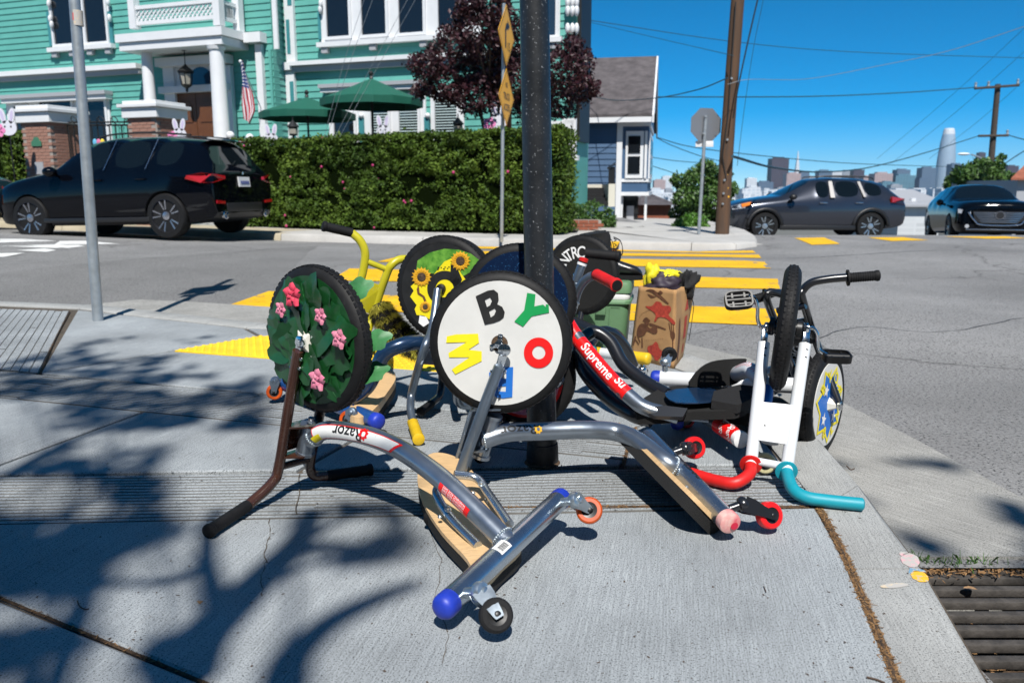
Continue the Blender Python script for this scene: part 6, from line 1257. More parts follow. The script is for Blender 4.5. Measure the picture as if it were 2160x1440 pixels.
# ------------------------------------------------------------------ E: silver trike with the red lettered frame
tE = thing('tricycle', 'upright silver tricycle with red and white lettered frame tube and red grip', 'tricycle', (.35, 2.8, 0), TG)
hubC = W(1106, 792, 3.02); ax = V((-.30, -.95, .0)).normalized()
whE = wheel(tE, hubC, ax, .205, .028, 'red_wheel', face=1, discr=.162, off=.028)
b = MB(); b.lathe(hubC, ax, [(.128, .0296), (.150, .0296)], 60, cap=False); obj('disc_ring', b, 'petal_pink', whE)
e1 = V((0, 0, 1)); e2 = ax.cross(e1)
for k in range(8):
    a = 2*math.pi*k/8+.2; b = MB(); b.lathe(hubC+ax*.0292+(e1*math.cos(a)+e2*math.sin(a))*.137, ax, [(.0004, .0012), (.010, .0012)], 14, cap=False); obj('disc_hole', b, 'black_decal', whE)
obj('lettering', flat_text('DEJ', hubC+ax*.031+e1*-.085, -e2, e1, .05, .0, 1.4), 'white_decal', whE)
Yb = 2.94
headE = W(1188, 655, Yb)
L1 = [hubC+ax*.06, W(1160, 700, Yb), W(1198, 640, Yb), W(1214, 596, Yb), W(1228, 556, Yb)]
b = MB(); b.tube(smoothpath(L1, 7), .0165, 16); obj('fork_leg', b, 'grey_paint', tE)
L2 = [hubC-ax*.06+V((.02, 0, 0)), W(1182, 715, Yb+.02), W(1206, 658, Yb), W(1220, 612, Yb-.03), W(1238, 588, Yb-.05), W(1262, 577, Yb-.07)]
b = MB(); b.tube(smoothpath(L2, 7), .0165, 16); obj('fork_leg', b, 'grey_paint', tE)
b = MB(); b.tube([W(1208, 594, Yb), W(1224, 606, Yb-.02)], .010, 12); obj('brace', b, 'grey_paint', tE)
grip(tE, [W(1258, 579, Yb-.07), W(1300, 601, Yb-.22)], 'red_rubber', .0205, False, ridge=.0006)
b = MB(); d = (W(1300, 601, Yb-.22)-W(1258, 579, Yb-.07)).normalized(); b.lathe(W(1300, 601, Yb-.22), d, [(.0185, .002), (.0185, .0075), (.002, .008)], 18); b.lathe(W(1258, 579, Yb-.07), d, [(.021, -.004), (.021, .002)], 18); obj('grip_ring', b, 'black_plastic', tE)
b = MB(); d = (W(1228, 556, Yb)-W(1214, 596, Yb)).normalized(); b.lathe(W(1228, 556, Yb), d, [(.0185, -.006), (.0185, .002), (.012, .003)], 18); obj('grip_ring', b, 'white_decal', tE)
b = MB(); b.lathe(W(1231, 549, Yb), d, [(.0175, -.004), (.0175, .008), (.006, .010)], 18); obj('grip_ring', b, 'red_rubber', tE)
grip(tE, [W(1236, 534, Yb+.06), W(1306, 541, Yb+.02)], 'rubber', .0185, ridge=.0004)
b = MB(); hdn = (W(1205, 780, Yb)-W(1188, 640, Yb)).normalized(); b.cyl(headE, headE+hdn*.11, .024, 18); obj('head_tube', b, 'grey_paint', tE)
b = MB(); b.lathe(W(1213, 650, Yb-.04), (.3, 0, 1), [(.008, 0), (.008, .015), (.011, .016), (.011, .022), (.005, .024)], 8); obj('head_bolt', b, 'zinc', tE)
ptE = [W(1190, 668, 2.92), W(1213, 706, 2.88), W(1243, 745, 2.82), W(1290, 800, 2.74), W(1330, 838, 2.68), W(1365, 862, 2.64), W(1430, 878, 2.62)]
tmE = TubeMap(ptE, .0262, (-.42, -.80, .42)); b = MB(); b.tube(smoothpath(ptE, 8), .0262, 24); ftE = obj('frame_tube', b, 'silver_paint', tE); LE = tmE.L[-1]
zig = lambda a, c, u, v: (u+(.02*abs((c*3) % 2-1) if a in (0, 1) else 0), v)
obj('red_wrap', tmE.patch(.0, .085, -.07, .07, .0008, 8, 14, zig), 'red_decal', ftE); obj('red_wrap', tmE.patch(.085, .125, .0, .05, .0008, 8, 10, zig), 'red_decal', ftE)
obj('red_wrap', tmE.patch(.118, .395, -.07, .07, .0008, 30, 16), 'red_decal', ftE)
obj('lettering', tmE.text('Supreme', .232, -.006, .046, .0016, .014, shear=.0, sx=1.02), 'white_decal', ftE); obj('lettering', tmE.text('Su', .352, -.018, .046, .0016, .014), 'white_decal', ftE); obj('lettering', tmE.text('me', .03, .0, .046, .0016, .014), 'silver_paint', ftE)
obj('lettering', tmE.text('e', .375, .022, .044, .0016, .012), 'silver_paint', ftE); obj('lettering', tmE.text('e', .330, .034, .046, .0016, .014), 'white_decal', ftE)
seat = [(1338, 868, .13), (1390, 830, .16), (1450, 822, .165), (1530, 826, .165), (1585, 838, .16), (1580, 862, .155), (1548, 876, .15), (1470, 878, .14), (1400, 886, .125), (1360, 886, .118)]
b = MB(); P = smoothpath([G(*p) for p in seat], 2, True); b.prism([p+V((0, 0, -.012)) for p in P], (0, 0, .030)); sE = recalc(obj('seat', b, 'griptape', tE))
b = MB(); b.prism(smoothpath([G(*p) for p in ((1408, 826, .186), (1500, 820, .186), (1512, 846, .186), (1425, 850, .182))], 4, True), (0, 0, .004)); recalc(obj('seat_panel', b, 'navy_paint', sE))
b = MB(); b.prism(smoothpath([G(*p) for p in ((1352, 868, .15), (1400, 862, .165), (1450, 868, .16), (1440, 886, .14), (1380, 884, .13))], 1, True), (0, 0, .012)); recalc(obj('seat_nose', b, 'black_paint', sE))
b = MB(); b.prism(smoothpath([G(*p) for p in ((1505, 842, .18), (1560, 828, .19), (1592, 832, .19), (1590, 856, .165), (1555, 872, .158), (1500, 862, .165))], 1, True), (0, 0, .03)); recalc(obj('seat_pad', b, 'cloth_black', sE))
b = MB(); b.tube(smoothpath([G(1395, 890, .09), G(1440, 882, .10), G(1495, 886, .10)], 5), .010, 12); obj('rail', b, 'grey_paint', tE)
cn, cf = G(1564, 928, .085), G(1450, 852, .095); b = MB(); b.tube([cn, cf], .0272, 24); xt = obj('cross_tube', b, 'grey_paint', tE)
tmX = TubeMap([cn, (cn+cf)/2, cf], .0272, (-.2, -.6, .75)); obj('red_wrap', tmX.patch(.012, .16, -.06, .06, .0008, 12, 14), 'red_decal', xt)
for st_, u, v, rt in (('Sup', .06, .012, 2.6), ('rem', .045, -.020, 2.2), ('up', .095, -.022, 2.4), ('Sup', .12, .015, 2.7)): obj('lettering', tmX.text(st_, u, v, .034, .0015, .008, rot=rt), 'white_decal', xt)
endcap(tE, cn, cn-cf, .0275, 'white_decal', .004); endcap(tE, cf, cf-cn, .0275, 'blue_plastic', .01)
caster(tE, cn+V((.03, 0, -.02)), (.5, -.1, -.8), G(1614, 976, .036), V((-.3, -.9, .1)), .034, 'cream_wheel', 'black_paint', .013)
caster(tE, G(1425, 868, .07), (.2, .1, -.9), G(1448, 884, .033), V((.3, -.9, .1)), .033, 'red_wheel', 'black_paint', .013)
endcap(tE, G(1428, 893, .05), (-.2, -.8, -.4), .024, 'blue_plastic', .02)
for pts, r in (([W(1218, 745, 3.0), W(1240, 790, 2.92), W(1285, 838, 2.82), W(1335, 872, 2.72), W(1375, 884, 2.68)], .030), ([W(1228, 715, 3.05), W(1255, 700, 3.08), W(1288, 722, 3.05), W(1315, 768, 2.98), W(1362, 806, 2.9), W(1408, 832, 2.82)], .026)):
    b = MB(); b.tube(smoothpath(pts, 7), r, 18); obj('seat_frame', b, 'black_paint', tE)
b = MB(); b.ball(W(1248, 738, 3.1), .022, 14, 10); obj('knob', b, 'trim_teal', tE)
# ------------------------------------------------------------------ F: yellow fork with a striped tail
tF = thing('tricycle', 'yellow tricycle with raised black grip and furry striped bee tail behind the ivy wheel', 'tricycle', (-.7, 3.4, 0), TG)
YF = 3.28
gl = [W(742, 491, YF), W(682, 477, YF-.05)]
for pts in ([W(742, 491, YF), W(760, 508, YF), W(770, 532, YF), W(767, 566, YF), W(756, 610, YF), W(736, 690, YF+.02), G(722, 765, .2)], [W(905, 560, YF+.12), W(872, 549, YF+.08), W(845, 547, YF+.05), W(826, 559, YF+.03), W(814, 582, YF+.03), W(784, 672, YF+.04), G(756, 762, .2)]):
    b = MB(); b.tube(smoothpath(pts, 7), .0172, 16); obj('fork_leg', b, 'yellow_paint', tF)
grip(tF, gl, 'rubber', .0185, ridge=.0006)
b = MB(); b.tube([W(767, 549, YF), W(820, 570, YF+.03)], .0125, 14); obj('brace', b, 'yellow_paint', tF)
b = MB(); b.prism([W(760, 590, YF), W(812, 604, YF+.03), W(788, 664, YF+.04), W(742, 650, YF)], (.001, .006, 0)); recalc(obj('fork_plate', b, 'yellow_paint', tF))
b = MB(); b.prism([W(742, 652, YF), W(790, 666, YF+.04), W(782, 684, YF+.05), W(735, 672, YF)], (.0, .05, -.01)); recalc(obj('crown_plate', b, 'black_paint', tF))
hubC = G(742, 763, .205); wheel(tF, hubC, V((.97, .22, .05)), .203, .024, None)
b = MB(); b.tube(smoothpath([W(760, 690, YF+.05), W(775, 720, YF+.2), G(800, 740, .2), G(815, 725, .12), G(812, 712, .09)], 6), .026, 16); obj('frame_tube', b, 'yellow_paint', tF)
b = MB(); b.tube([G(770, 716, .07), G(860, 706, .07)], .026, 16); obj('cross_tube', b, 'yellow_paint', tF)
for p in ((772, 716), (858, 706)): q = G(*p, .06); caster(tF, q, (0, .1, -1), q+V((.01, .02, -.03)), (1, 0, 0), .028, 'rubber', 'zinc')
tp = smoothpath([W(798, 640, YF+.04), W(812, 668, YF+.03), W(834, 698, YF), W(862, 722, YF-.05), W(890, 738, YF-.12)], 8); rad = [lerp(.040, .050, math.sin(math.pi*min(1, i/len(tp)*1.1))) for i in range(len(tp))]
b = MB(); b.tube(tp, [r*.7 for r in rad], 12); tl = obj('tail', b, 'fur_black', tF)
rnd = random.Random(11); bands = {0: MB(), 1: MB()}
for k in range(5200):
    u = rnd.random()*(len(tp)-1.01); i = int(u); p = tp[i].lerp(tp[i+1], u-i); T = (tp[i+1]-tp[i]).normalized(); d = V((rnd.gauss(0, 1), rnd.gauss(0, 1), rnd.gauss(0, 1))); d = (d-T*d.dot(T)).normalized(); r = rad[i]
    a = p+d*r*.62; e = p+d*r*rnd.uniform(1.1, 1.55)+T*rnd.uniform(.004, .03)+V((0, 0, -.004)); s_ = d.cross(T)*.0011
    bands[int(u/(len(tp)-1)*8.6) % 2].add([a-s_, a+s_, (a+e)/2+s_*.8+d*.003, e, (a+e)/2-s_*.8+d*.003], [(0, 1, 2, 3, 4)])
obj('fur_yellow', bands[0], 'fur_yellow', tl, smooth=False, kind='stuff'); obj('fur_black', bands[1], 'fur_black', tl, smooth=False, kind='stuff')
# ------------------------------------------------------------------ G: sunflower disc, yellow grips, navy frame
tG = thing('tricycle', 'upturned navy framed tricycle with sunflower decorated wheel disc and yellow grips', 'tricycle', (-.4, 3.0, 0), TG)
hubC = W(938, 608, 3.05); ax = V((-.36, -.93, .05)).normalized(); whG = wheel(tG, hubC, ax, .203, .025, 'black_decal', face=1, discr=.172)
o0 = V((0, 0, CH)); E0 = .0275
def od(px, py, e=0.0):
    d0 = ray(px, py); return o0+d0*(((hubC+ax*(E0+e)-o0).dot(ax))/d0.dot(ax))
zz = lambda pts: [(660+x*400/1920, 460+y*300/1440) for x, y in pts]
def dpoly(pts, m, e, name='print', z=True):
    b = MB(); b.poly([od(x, y, e) for x, y in (zz(pts) if z else pts)]); b2 = bmesh.new(); return obj(name, b, m, whG, smooth=False)
dpoly([(1040, 560), (1060, 430), (1180, 350), (1330, 310), (1480, 320), (1600, 360), (1680, 420), (1640, 520), (1500, 600), (1300, 560)], 'sunflower_green', .001)
dpoly([(990, 690), (1050, 640), (1200, 600), (1330, 440), (1420, 400), (1500, 560), (1560, 640), (1560, 800), (1420, 960), (1250, 930), (1190, 1030), (1120, 985), (1050, 980), (1030, 920), (1050, 880), (985, 795), (1020, 735)], 'yellow_decal', .0018)
dpoly([(1080, 985), (1150, 1000), (1180, 1060), (1120, 1100), (1070, 1060)], 'white_decal', .0018)
def ring2(pxc, pyc, ro, ri, m, e, a0=0, a1=2*math.pi, n=40, sq=1.0):
    b = MB(); P = []
    for k in range(n+1):
        a = lerp(a0, a1, k/n); P.append((a, ro)); 
    vs = [od(pxc+ro*math.cos(a)*sq, pyc+ro*math.sin(a), e) for a, _ in P]+[od(pxc+ri*math.cos(a)*sq, pyc+ri*math.sin(a), e) for a, _ in P]; b.add(vs, [(i, i+1, n+2+i, n+1+i) for i in range(n)]); return obj('letter', b, m, whG, smooth=False)
ring2(938, 608, 37, 19, 'black_decal', .0032); dpoly([(1395, 460), (1440, 450), (1510, 620), (1470, 720), (1390, 640)], 'black_decal', .0032, 'letter')
def sunf(cx, cy, r):
    b = MB()
    for ring in (0, 1):
        for k in range(16):
            a = 2*math.pi*(k+ring*.5)/16; rr = r*(1 if ring == 0 else .86); c, s_ = math.cos(a), math.sin(a); w_ = .16; e = .004+.001*ring
            b.poly([od(cx+r*.35*math.cos(a-.15), cy+r*.35*math.sin(a-.15), e), od(cx+rr*.72*math.cos(a-w_), cy+rr*.72*math.sin(a-w_), e+.002), od(cx+rr*c, cy+rr*s_, e), od(cx+rr*.72*math.cos(a+w_), cy+rr*.72*math.sin(a+w_), e+.002), od(cx+r*.35*math.cos(a+.15), cy+r*.35*math.sin(a+.15), e)])
    f = obj('sunflower', b, 'orange_decal', whG, smooth=False); b = MB(); b.poly([od(cx+r*.42*math.cos(t), cy+r*.42*math.sin(t), .008) for t in [2*math.pi*q/20 for q in range(20)]]); obj('flower_centre', b, 'soil', whG, smooth=False)
sunf(889, 584, 22); sunf(971, 550, 22); sunf(897, 647, 13)
dpoly([(1065, 690), (1050, 720), (1060, 770), (1110, 800), (1130, 850), (1150, 840), (1130, 790), (1080, 755), (1075, 700)], 'print_brown', .0035)
b = MB()
for k in range(12): x, y = zz([(1260+random.uniform(0, 120), 490+random.uniform(0, 60))])[0]; b.poly([od(x+dx, y+dy, .004) for dx, dy in ((-1.5, -.6), (1.5, -1), (1.2, .8), (-1, 1))])
obj('specks', b, 'black_decal', whG, smooth=False)
b = MB(); b.lathe(hubC+ax*.03, ax, [(.020, 0), (.018, .010), (.010, .014)], 18); obj('hub_plate', b, 'black_plastic', whG)
fL = smoothpath([hubC+ax*.06, W(912, 690, 2.92), W(893, 740, 2.84), G(870, 822, .135), G(866, 862, .075), G(872, 893, .035)], 6); b = MB(); b.tube(fL, .0155, 16); obj('fork_leg', b, 'grey_paint', tG)
grip(tG, [G(870, 889, .035), G(883, 926, .026)], 'yellow_rubber', .019, False, ridge=.002)
fR = smoothpath([hubC-ax*.06, W(950, 700, 3.02), G(960, 800, .2), G(968, 850, .06), G(1010, 858, .03)], 6); b = MB(); b.tube(fR, .0155, 16); obj('fork_leg', b, 'grey_paint', tG); grip(tG, [G(1006, 858, .03), G(1060, 850, .03)], 'yellow_rubber', .019, ridge=.002)
b = MB(); b.prism([W(905, 735, 2.86), W(915, 735, 2.98), W(925, 770, 2.98), W(890, 768, 2.84)], (-.006, 0, 0)); recalc(obj('crown_plate', b, 'grey_paint', tG))
ptG = [W(915, 727, 2.96), W(880, 722, 2.93), W(845, 728, 2.90), W(812, 745, 2.89), W(795, 775, 2.90), W(775, 815, 2.93), G(735, 845, .10)]
b = MB(); b.tube(smoothpath(ptG, 8), .0285, 22); obj('frame_tube', b, 'navy_paint', tG)
cn, cf = G(797, 889, .055), G(592, 806, .075); b = MB(); b.tube([cn, cf], .030, 22); obj('cross_tube', b, 'blue_paint', tG); endcap(tG, cn, cn-cf, .0302, 'blue_plastic', .016); endcap(tG, cf, cf-cn, .0302, 'blue_plastic', .016)
caster(tG, cn.lerp(cf, .18)+V((0, -.02, .01)), (-.2, -.9, .25), G(735, 884, .05), V((-.15, -.95, .2)), .034, 'orange_wheel', 'grey_paint')
caster(tG, cf+V((.02, -.03, .01)), (-.5, -.8, .25), G(579, 826, .05), V((.15, -.97, .15)), .034, 'orange_wheel', 'grey_paint')
deck(tG, [G(*p) for p in ((775, 838, .10), (790, 805, .11), (812, 785, .115), (830, 783, .11), (834, 800, .105), (815, 830, .09), (790, 862, .075), (760, 880, .07), (735, 870, .08), (745, 850, .09))], (0, 0, 1), .03, .03, 'ply')
# ------------------------------------------------------------------ H, I, N: wheels of further upturned trikes behind
def back_trike(label, hub, ax, disc, root_loc, feet, frame_pts, cross, caps, fm='black_paint', R=.203, side=None):
    t = thing('tricycle', label, 'tricycle', root_loc, TG); wh = wheel(t, hub, ax, R, .025, disc, face=1, discr=.174); ax = V(ax).normalized()
    for s, f in ((1, feet[0]), (-1, feet[1])):
        h = hub+ax*.062*s; b = MB(); g = V((f.x, f.y, .03))+ax*.10*s; b.tube(smoothpath([h, h.lerp(f, .6), f, g], 6), .0155, 14); obj('fork_leg', b, fm, t); grip(t, [g, g+ax*.11*s+V((0, 0, -.008))], 'rubber')
        b = MB(); b.lathe(h, ax*s, [(.018, -.005), (.018, .006), (.010, .009)], 16); obj('dropout', b, 'chrome', t)
    m = (feet[0]+feet[1])/2; b = MB(); b.tube([feet[0].lerp(hub, .35)+ax*.04, feet[1].lerp(hub, .35)-ax*.04], .012, 10); obj('brace', b, fm, t)
    b = MB(); b.tube(smoothpath(frame_pts, 8), .027, 18); obj('frame_tube', b, fm, t)
    b = MB(); b.tube(cross, .028, 18); obj('cross_tube', b, caps[0], t); endcap(t, cross[0], cross[0]-cross[1], .0285, caps[1], .014); endcap(t, cross[1], cross[1]-cross[0], .0285, caps[1], .014)
    return t, wh
hH = W(1096, 634, 2.80); axH = V((-.12, -.99, .05))
tH, whH = back_trike('upturned tricycle with glittering navy wheel disc behind the black lamp post', hH, axH, 'glitter_navy', (.05, 2.9, 0), (V((-.08, 2.70, .06)), V((-.06, 2.84, .06))),
    [V((-.03, 2.77, .22)), V((.05, 2.80, .24)), V((.15, 2.84, .2)), G(1190, 775, .16)], [G(1204, 774, .15), G(1160, 740, .15)], ('white_paint', 'white_decal'), 'navy_paint')
hI = W(1228, 580, 4.08); axI = V((-.52, -.85, .04))
tI, whI = back_trike('upturned black tricycle with black textured wheel disc and white lettering beside the cooler', hI, axI, 'griptape', (.4, 3.9, 0), (V((.22, 3.85, .06)), V((.32, 3.98, .06))),
    [V((.28, 3.9, .26)), W(1262, 700, 3.78), W(1298, 705, 3.72), W(1325, 745, 3.68), G(1330, 768, .08)], [G(1366, 757, .115), G(1262, 742, .115)], ('white_paint', 'yellow_rubber'), 'black_paint', .205)
axI = axI.normalized(); e1 = (V((0, 0, 1))-axI*axI.z).normalized(); e2 = e1.cross(axI)
for ch, a in zip('ANTRC', (160, 142, 124, 106, 88)):
    t = math.radians(a); up = e1*math.sin(t)+e2*math.cos(t); obj('letter', flat_text(ch, hI+axI*.0295+up*.115, up.cross(axI), up, .085, .012, .8), 'white_decal', whI, smooth=False)
b = MB(); b.tube([G(1366, 757, .115).lerp(G(1262, 742, .115), .02), G(1366, 757, .115).lerp(G(1262, 742, .115), .42)], .0288, 18, cap=False); obj('yellow_sleeve', b, 'yellow_rubber', tI)
p = G(1354, 760, .10); caster(tI, p, (0, -.3, -.9), G(1358, 782, .03), (.9, .2, 0), .024, 'rubber', 'chrome')
tmp = smoothpath([W(1240, 730, 3.3), W(1262, 702, 3.35), W(1290, 702, 3.4), W(1318, 730, 3.45), W(1336, 770, 3.5)], 6)
b = MB(); b.tube(tmp, .024, 16); obj('seat_frame', b, 'black_paint', tI)
hN_ = W(950, 598, 3.42); axN = V((-.30, -.95, .03))
tN, whN = back_trike('upturned black tricycle hidden behind the sunflower wheel, only its tyre rim showing', hN_, axN, None, (-.25, 3.4, 0), (V((-.30, 3.25, .06)), V((-.26, 3.37, .06))),
    [V((-.27, 3.3, .24)), V((-.15, 3.34, .26)), V((0, 3.42, .2)), V((.08, 3.45, .12))], [V((.06, 3.30, .12)), V((.12, 3.6, .12))], ('black_paint', 'blue_plastic'), 'black_paint')
# ================================================================== cooler, boots, paper bag, clothing
def loft(sections, cap=True):
    b = MB(); n = len(sections[0]); 
    for s_ in sections: b.v += [V(p) for p in s_]
    for i in range(len(sections)-1):
        for k in range(n): b.f.append((i*n+k, i*n+(k+1) % n, (i+1)*n+(k+1) % n, (i+1)*n+k))
    if cap: b.f.append(tuple(range(n))[::-1]); b.f.append(tuple((len(sections)-1)*n+k for k in range(n)))
    return b
def rrect(cx, cy, z, wx, wy, r, R=None, n=5):
    out = []
    for (sx, sy, a0) in ((1, 1, 0), (-1, 1, 90), (-1, -1, 180), (1, -1, 270)):
        for k in range(n): a = math.radians(a0+90*k/(n-1)); out.append(V((sx*(wx/2-r)+r*math.cos(a), sy*(wy/2-r)+r*math.sin(a), 0)))
    return [V((cx, cy, z))+((R@p) if R else p) for p in out]
Rz = Matrix.Rotation(math.radians(-12), 3, 'Z'); cc = V((.475, 4.52, 0))
ck = thing('cooler', 'sage green hard cooler with white stripe under its lid behind the paper bag', 'cooler', cc)
obj('body', loft([rrect(cc.x, cc.y, z, w_, d_, .04, Rz) for z, w_, d_ in ((.012, .36, .26), (.03, .372, .272), (.20, .392, .292), (.285, .405, .305), (.295, .405, .305))]), 'cooler_green', ck, ang=50)
for s in (-.1, .1):
    b = MB(); b.box(cc+Rz@V((s, -.150, .16))+V((0, 0, .0)), (.006, .012, .20), Rz); b.box(cc+Rz@V((s*1.25, -.147, .255)), (.056, .012, .006), Rz); obj('rib', b, 'cooler_green', ck)
obj('stripe', loft([rrect(cc.x, cc.y, z, w_, d_, .035, Rz) for z, w_, d_ in ((.297, .409, .309), (.300, .412, .312), (.326, .414, .314), (.329, .411, .311))]), 'cooler_white', ck, ang=50)
obj('rim', loft([rrect(cc.x, cc.y, z, w_, d_, .035, Rz) for z, w_, d_ in ((.270, .409, .309), (.274, .424, .324), (.290, .424, .324), (.2965, .410, .310))]), 'cooler_green', ck, ang=50)
obj('lid', loft([rrect(cc.x, cc.y, z, w_, d_, .035, Rz) for z, w_, d_ in ((.330, .412, .312), (.334, .424, .324), (.375, .424, .324), (.392, .412, .312), (.397, .38, .28))]), 'cooler_green', ck, ang=50)
b = MB(); b.box(cc+Rz@V((.05, -.162, .25)), (.055, .02, .075), Rz, .004); obj('latch', b, 'cooler_green', ck)
def boot(label, o, yaw, slouch):
    R = Matrix.Rotation(yaw, 3, 'Z'); t = thing('boot', label, 'boot', o, 'black boots on the cooler'); O = V(o)
    def sec(x, w_, z0, z1, n=14): return [O+R@V((x, w_*math.cos(2*math.pi*k/n), lerp(z0, z1, .5+.5*math.sin(2*math.pi*k/n)))) for k in range(n)]
    sole = []
    for x, w_ in ((-.13, .02), (-.12, .034), (-.06, .034), (0, .032), (.06, .042), (.11, .045), (.145, .036), (.158, .015)): sole.append([O+R@V((x, s*w_, z)) for s, z in ((-1, 0), (1, 0), (1, .026), (-1, .026))])
    recalc(obj('sole', loft(sole), 'rubber', t, ang=30))
    recalc(obj('foot', loft([sec(-.122, .018, .024, .07), sec(-.115, .032, .024, .115), (sec(-.07, .034, .024, .135)), sec(-.02, .033, .024, .13), sec(.03, .036, .024, .105), sec(.08, .043, .024, .088), sec(.12, .040, .024, .075), sec(.145, .028, .024, .055), sec(.154, .012, .026, .04)]), 'leather', t, ang=70))
    n = 16; S = []
    for k in range(9):
        q = k/8; cx = -.065+slouch*q*q-.02*q; S.append([O+R@V((cx+(.058+.016*q+.006*math.sin(9*q))*math.cos(2*math.pi*i/n), (.040+.014*q+.004*math.cos(11*q))*math.sin(2*math.pi*i/n), .09+.165*q+.012*math.cos(2*math.pi*i/n)*q)) for i in range(n)])
    recalc(obj('shaft', loft(S), 'cloth_black', t, ang=70))
    for k in range(5):
        z = .10+k*.028; b = MB(); b.tube(smoothpath([O+R@V((.0+slouch*.3*k/5, -.03, z)), O+R@V((.012+slouch*.3*k/5, 0, z+.006)), O+R@V((.0+slouch*.3*k/5, .03, z+.012))], 5), .0028, 6); obj('lace', b, 'cloth_black', t)
    for s in (-1, 1): b = MB(); b.tube(smoothpath([O+R@V((-.01, .02*s, .235)), O+R@V((.03, .035*s, .21)), O+R@V((.042, .03*s, .15)), O+R@V((.02, .028*s, .12))], 6), .0022, 6); obj('lace', b, 'cloth_black', t)
boot('black leather boot with loose laces standing nearest the front of the cooler lid', (.575, 4.46, .397), -.12, -.03)
boot('black leather boot standing behind the other boot on the cooler lid', (.535, 4.58, .397), .05, .01)
# paper bag
pb = thing('paper_bag', 'brown paper grocery bag with red and brown printed drawings standing before the crosswalk', 'paper bag', (.75, 4.05, 0))
bl, br, rb = G(1328, 755), G(1421, 778), G(1441, 752); lb = bl+(rb-br)
tl, tr, rt = W(1347, 604, bl.y-.01), W(1426, 611, br.y+.01), W(1467, 602, rb.y+.01); tlb = tl+(rt-tr)
b = MB(); nlev = 9; ring = []
bot = [bl, br, rb, lb]; tops = [tl, tr, rt, tlb]
def bagpt(f, u, v):       # face f, u along, v up
    a, c = bot[f], bot[(f+1) % 4]; d, e = tops[f], tops[(f+1) % 4]; p = lerp(lerp(a, c, u), lerp(d, e, u), v)
    o = ((c-a).cross(V((0, 0, 1)))).normalized(); bul = .010*math.sin(math.pi*u)*math.sin(math.pi*min(1, v*1.05))+.0035*noise.noise(V((u*3+f*7, v*5, 1)))*math.sin(math.pi*u)
    if f in (1, 3): bul -= .026*(1-abs(2*u-1))*v
    return p+o*bul+V((0, 0, .006*noise.noise(V((u*5+f, 3, 2))) if v > .99 else 0))
for f in range(4):
    b.grid(lambda u, v: bagpt(f, u, v), 12, 16)
bg_ = obj('paper', b, 'paper', pb, ang=25); m_ = bg_.modifiers.new('thick', 'SOLIDIFY'); m_.thickness = .0012; m_.offset = -1
def pr(pts, m, f=0, e=.0022, nm='print'):
    pts = [tuple(p_[:2]) for p_ in smoothpath([V((u, v, 0)) for u, v in pts], 3, True)] if len(pts) > 4 else pts; b = MB(); q = [bagpt(f, u, v)+((bot[(f+1) % 4]-bot[f]).cross(V((0, 0, 1)))).normalized()*e for u, v in pts]; b.poly(q); return obj(nm, b, m, pb, smooth=False)
def px2uv(x, y):          # crop pixels of the bag front to face coordinates
    X, Y = 1140+x*360/1525, 460+y*340/1440
    v = (768-Y)/(768-607); xl = lerp(1328, 1347, v); xr = lerp(1421, 1426, v); return ((X-xl)/(xr-xl)*.96+.02, min(.99, max(.01, v)))
def prx(pts, m): return pr([px2uv(*p) for p in pts], m)
prx([(940, 905), (965, 893), (985, 905), (1000, 920), (985, 930), (985, 955), (965, 965), (945, 955), (940, 935), (925, 930)], 'print_brown')
prx([(900, 965), (945, 955), (980, 975), (1000, 985), (1030, 960), (1055, 960), (1065, 1010), (1030, 1030), (970, 1015), (950, 1050), (905, 1080), (865, 1075), (870, 1010)], 'print_brown')
prx([(990, 940), (1040, 945), (1130, 965), (1128, 975), (1030, 962), (995, 965)], 'print_brown')
for q in ([(845, 1085), (860, 1085), (835, 1170), (820, 1170)], [(915, 1085), (925, 1085), (925, 1175), (910, 1175)], [(868, 1085), (880, 1085), (905, 1130), (895, 1135)], [(845, 1120), (855, 1115), (890, 1150), (880, 1160)]): prx(q, 'print_brown')
for q in ([(940, 655), (1020, 640), (1150, 735), (1135, 745), (1000, 665)], [(955, 680), (1050, 700), (1000, 715)], [(1080, 640), (1105, 655), (1090, 675), (1060, 660)]): prx(q, 'print_brown')
for q in ([(1160, 910), (1166, 910), (1180, 985), (1172, 985)], [(1178, 905), (1184, 905), (1192, 985), (1185, 985)], [(1196, 905), (1202, 905), (1205, 985), (1198, 985)], [(1175, 985), (1208, 985), (1212, 1030), (1200, 1060), (1198, 1170), (1188, 1170), (1190, 1060), (1178, 1030)]): prx(q, 'print_brown')
prx([(945, 795), (1010, 785), (1050, 740), (1090, 745), (1110, 770), (1165, 765), (1180, 800), (1160, 845), (1200, 880), (1215, 910), (1195, 920), (1150, 880), (1100, 870), (1070, 880), (1050, 915), (1035, 915), (1050, 860), (1020, 830), (980, 815)], 'print_red')
prx([(980, 1150), (1020, 1130), (1050, 1095), (1070, 1110), (1080, 1150), (1120, 1180), (1110, 1220), (1080, 1235), (1060, 1262), (1035, 1262), (1020, 1230), (985, 1215), (970, 1180)], 'print_red')
for k in range(11): u, v = px2uv(950+k*16, 1110-k*5-2*math.sin(k)); pr([(u, v), (u+.012, v+.004), (u+.011, v+.011), (u-.001, v+.008)], 'print_brown')
for k in range(12): a = k/11; u, v = px2uv(890+95*a, 905-75*a**.6); pr([(u, v), (u+.02, v+.012), (u+.02, v+.016), (u, v+.006)], 'print_brown')
for q in ([(.62, .3), (.80, .32), (.78, .62), (.64, .6)], [(.62, .68), (.8, .7), (.74, .86)], [(.64, .1), (.78, .12), (.76, .24), (.66, .22)]): pr(q, 'print_red', 1)
pr([(.22, .12), (.34, .10), (.36, .5), (.30, .62), (.24, .5)], 'print_brown', 1)
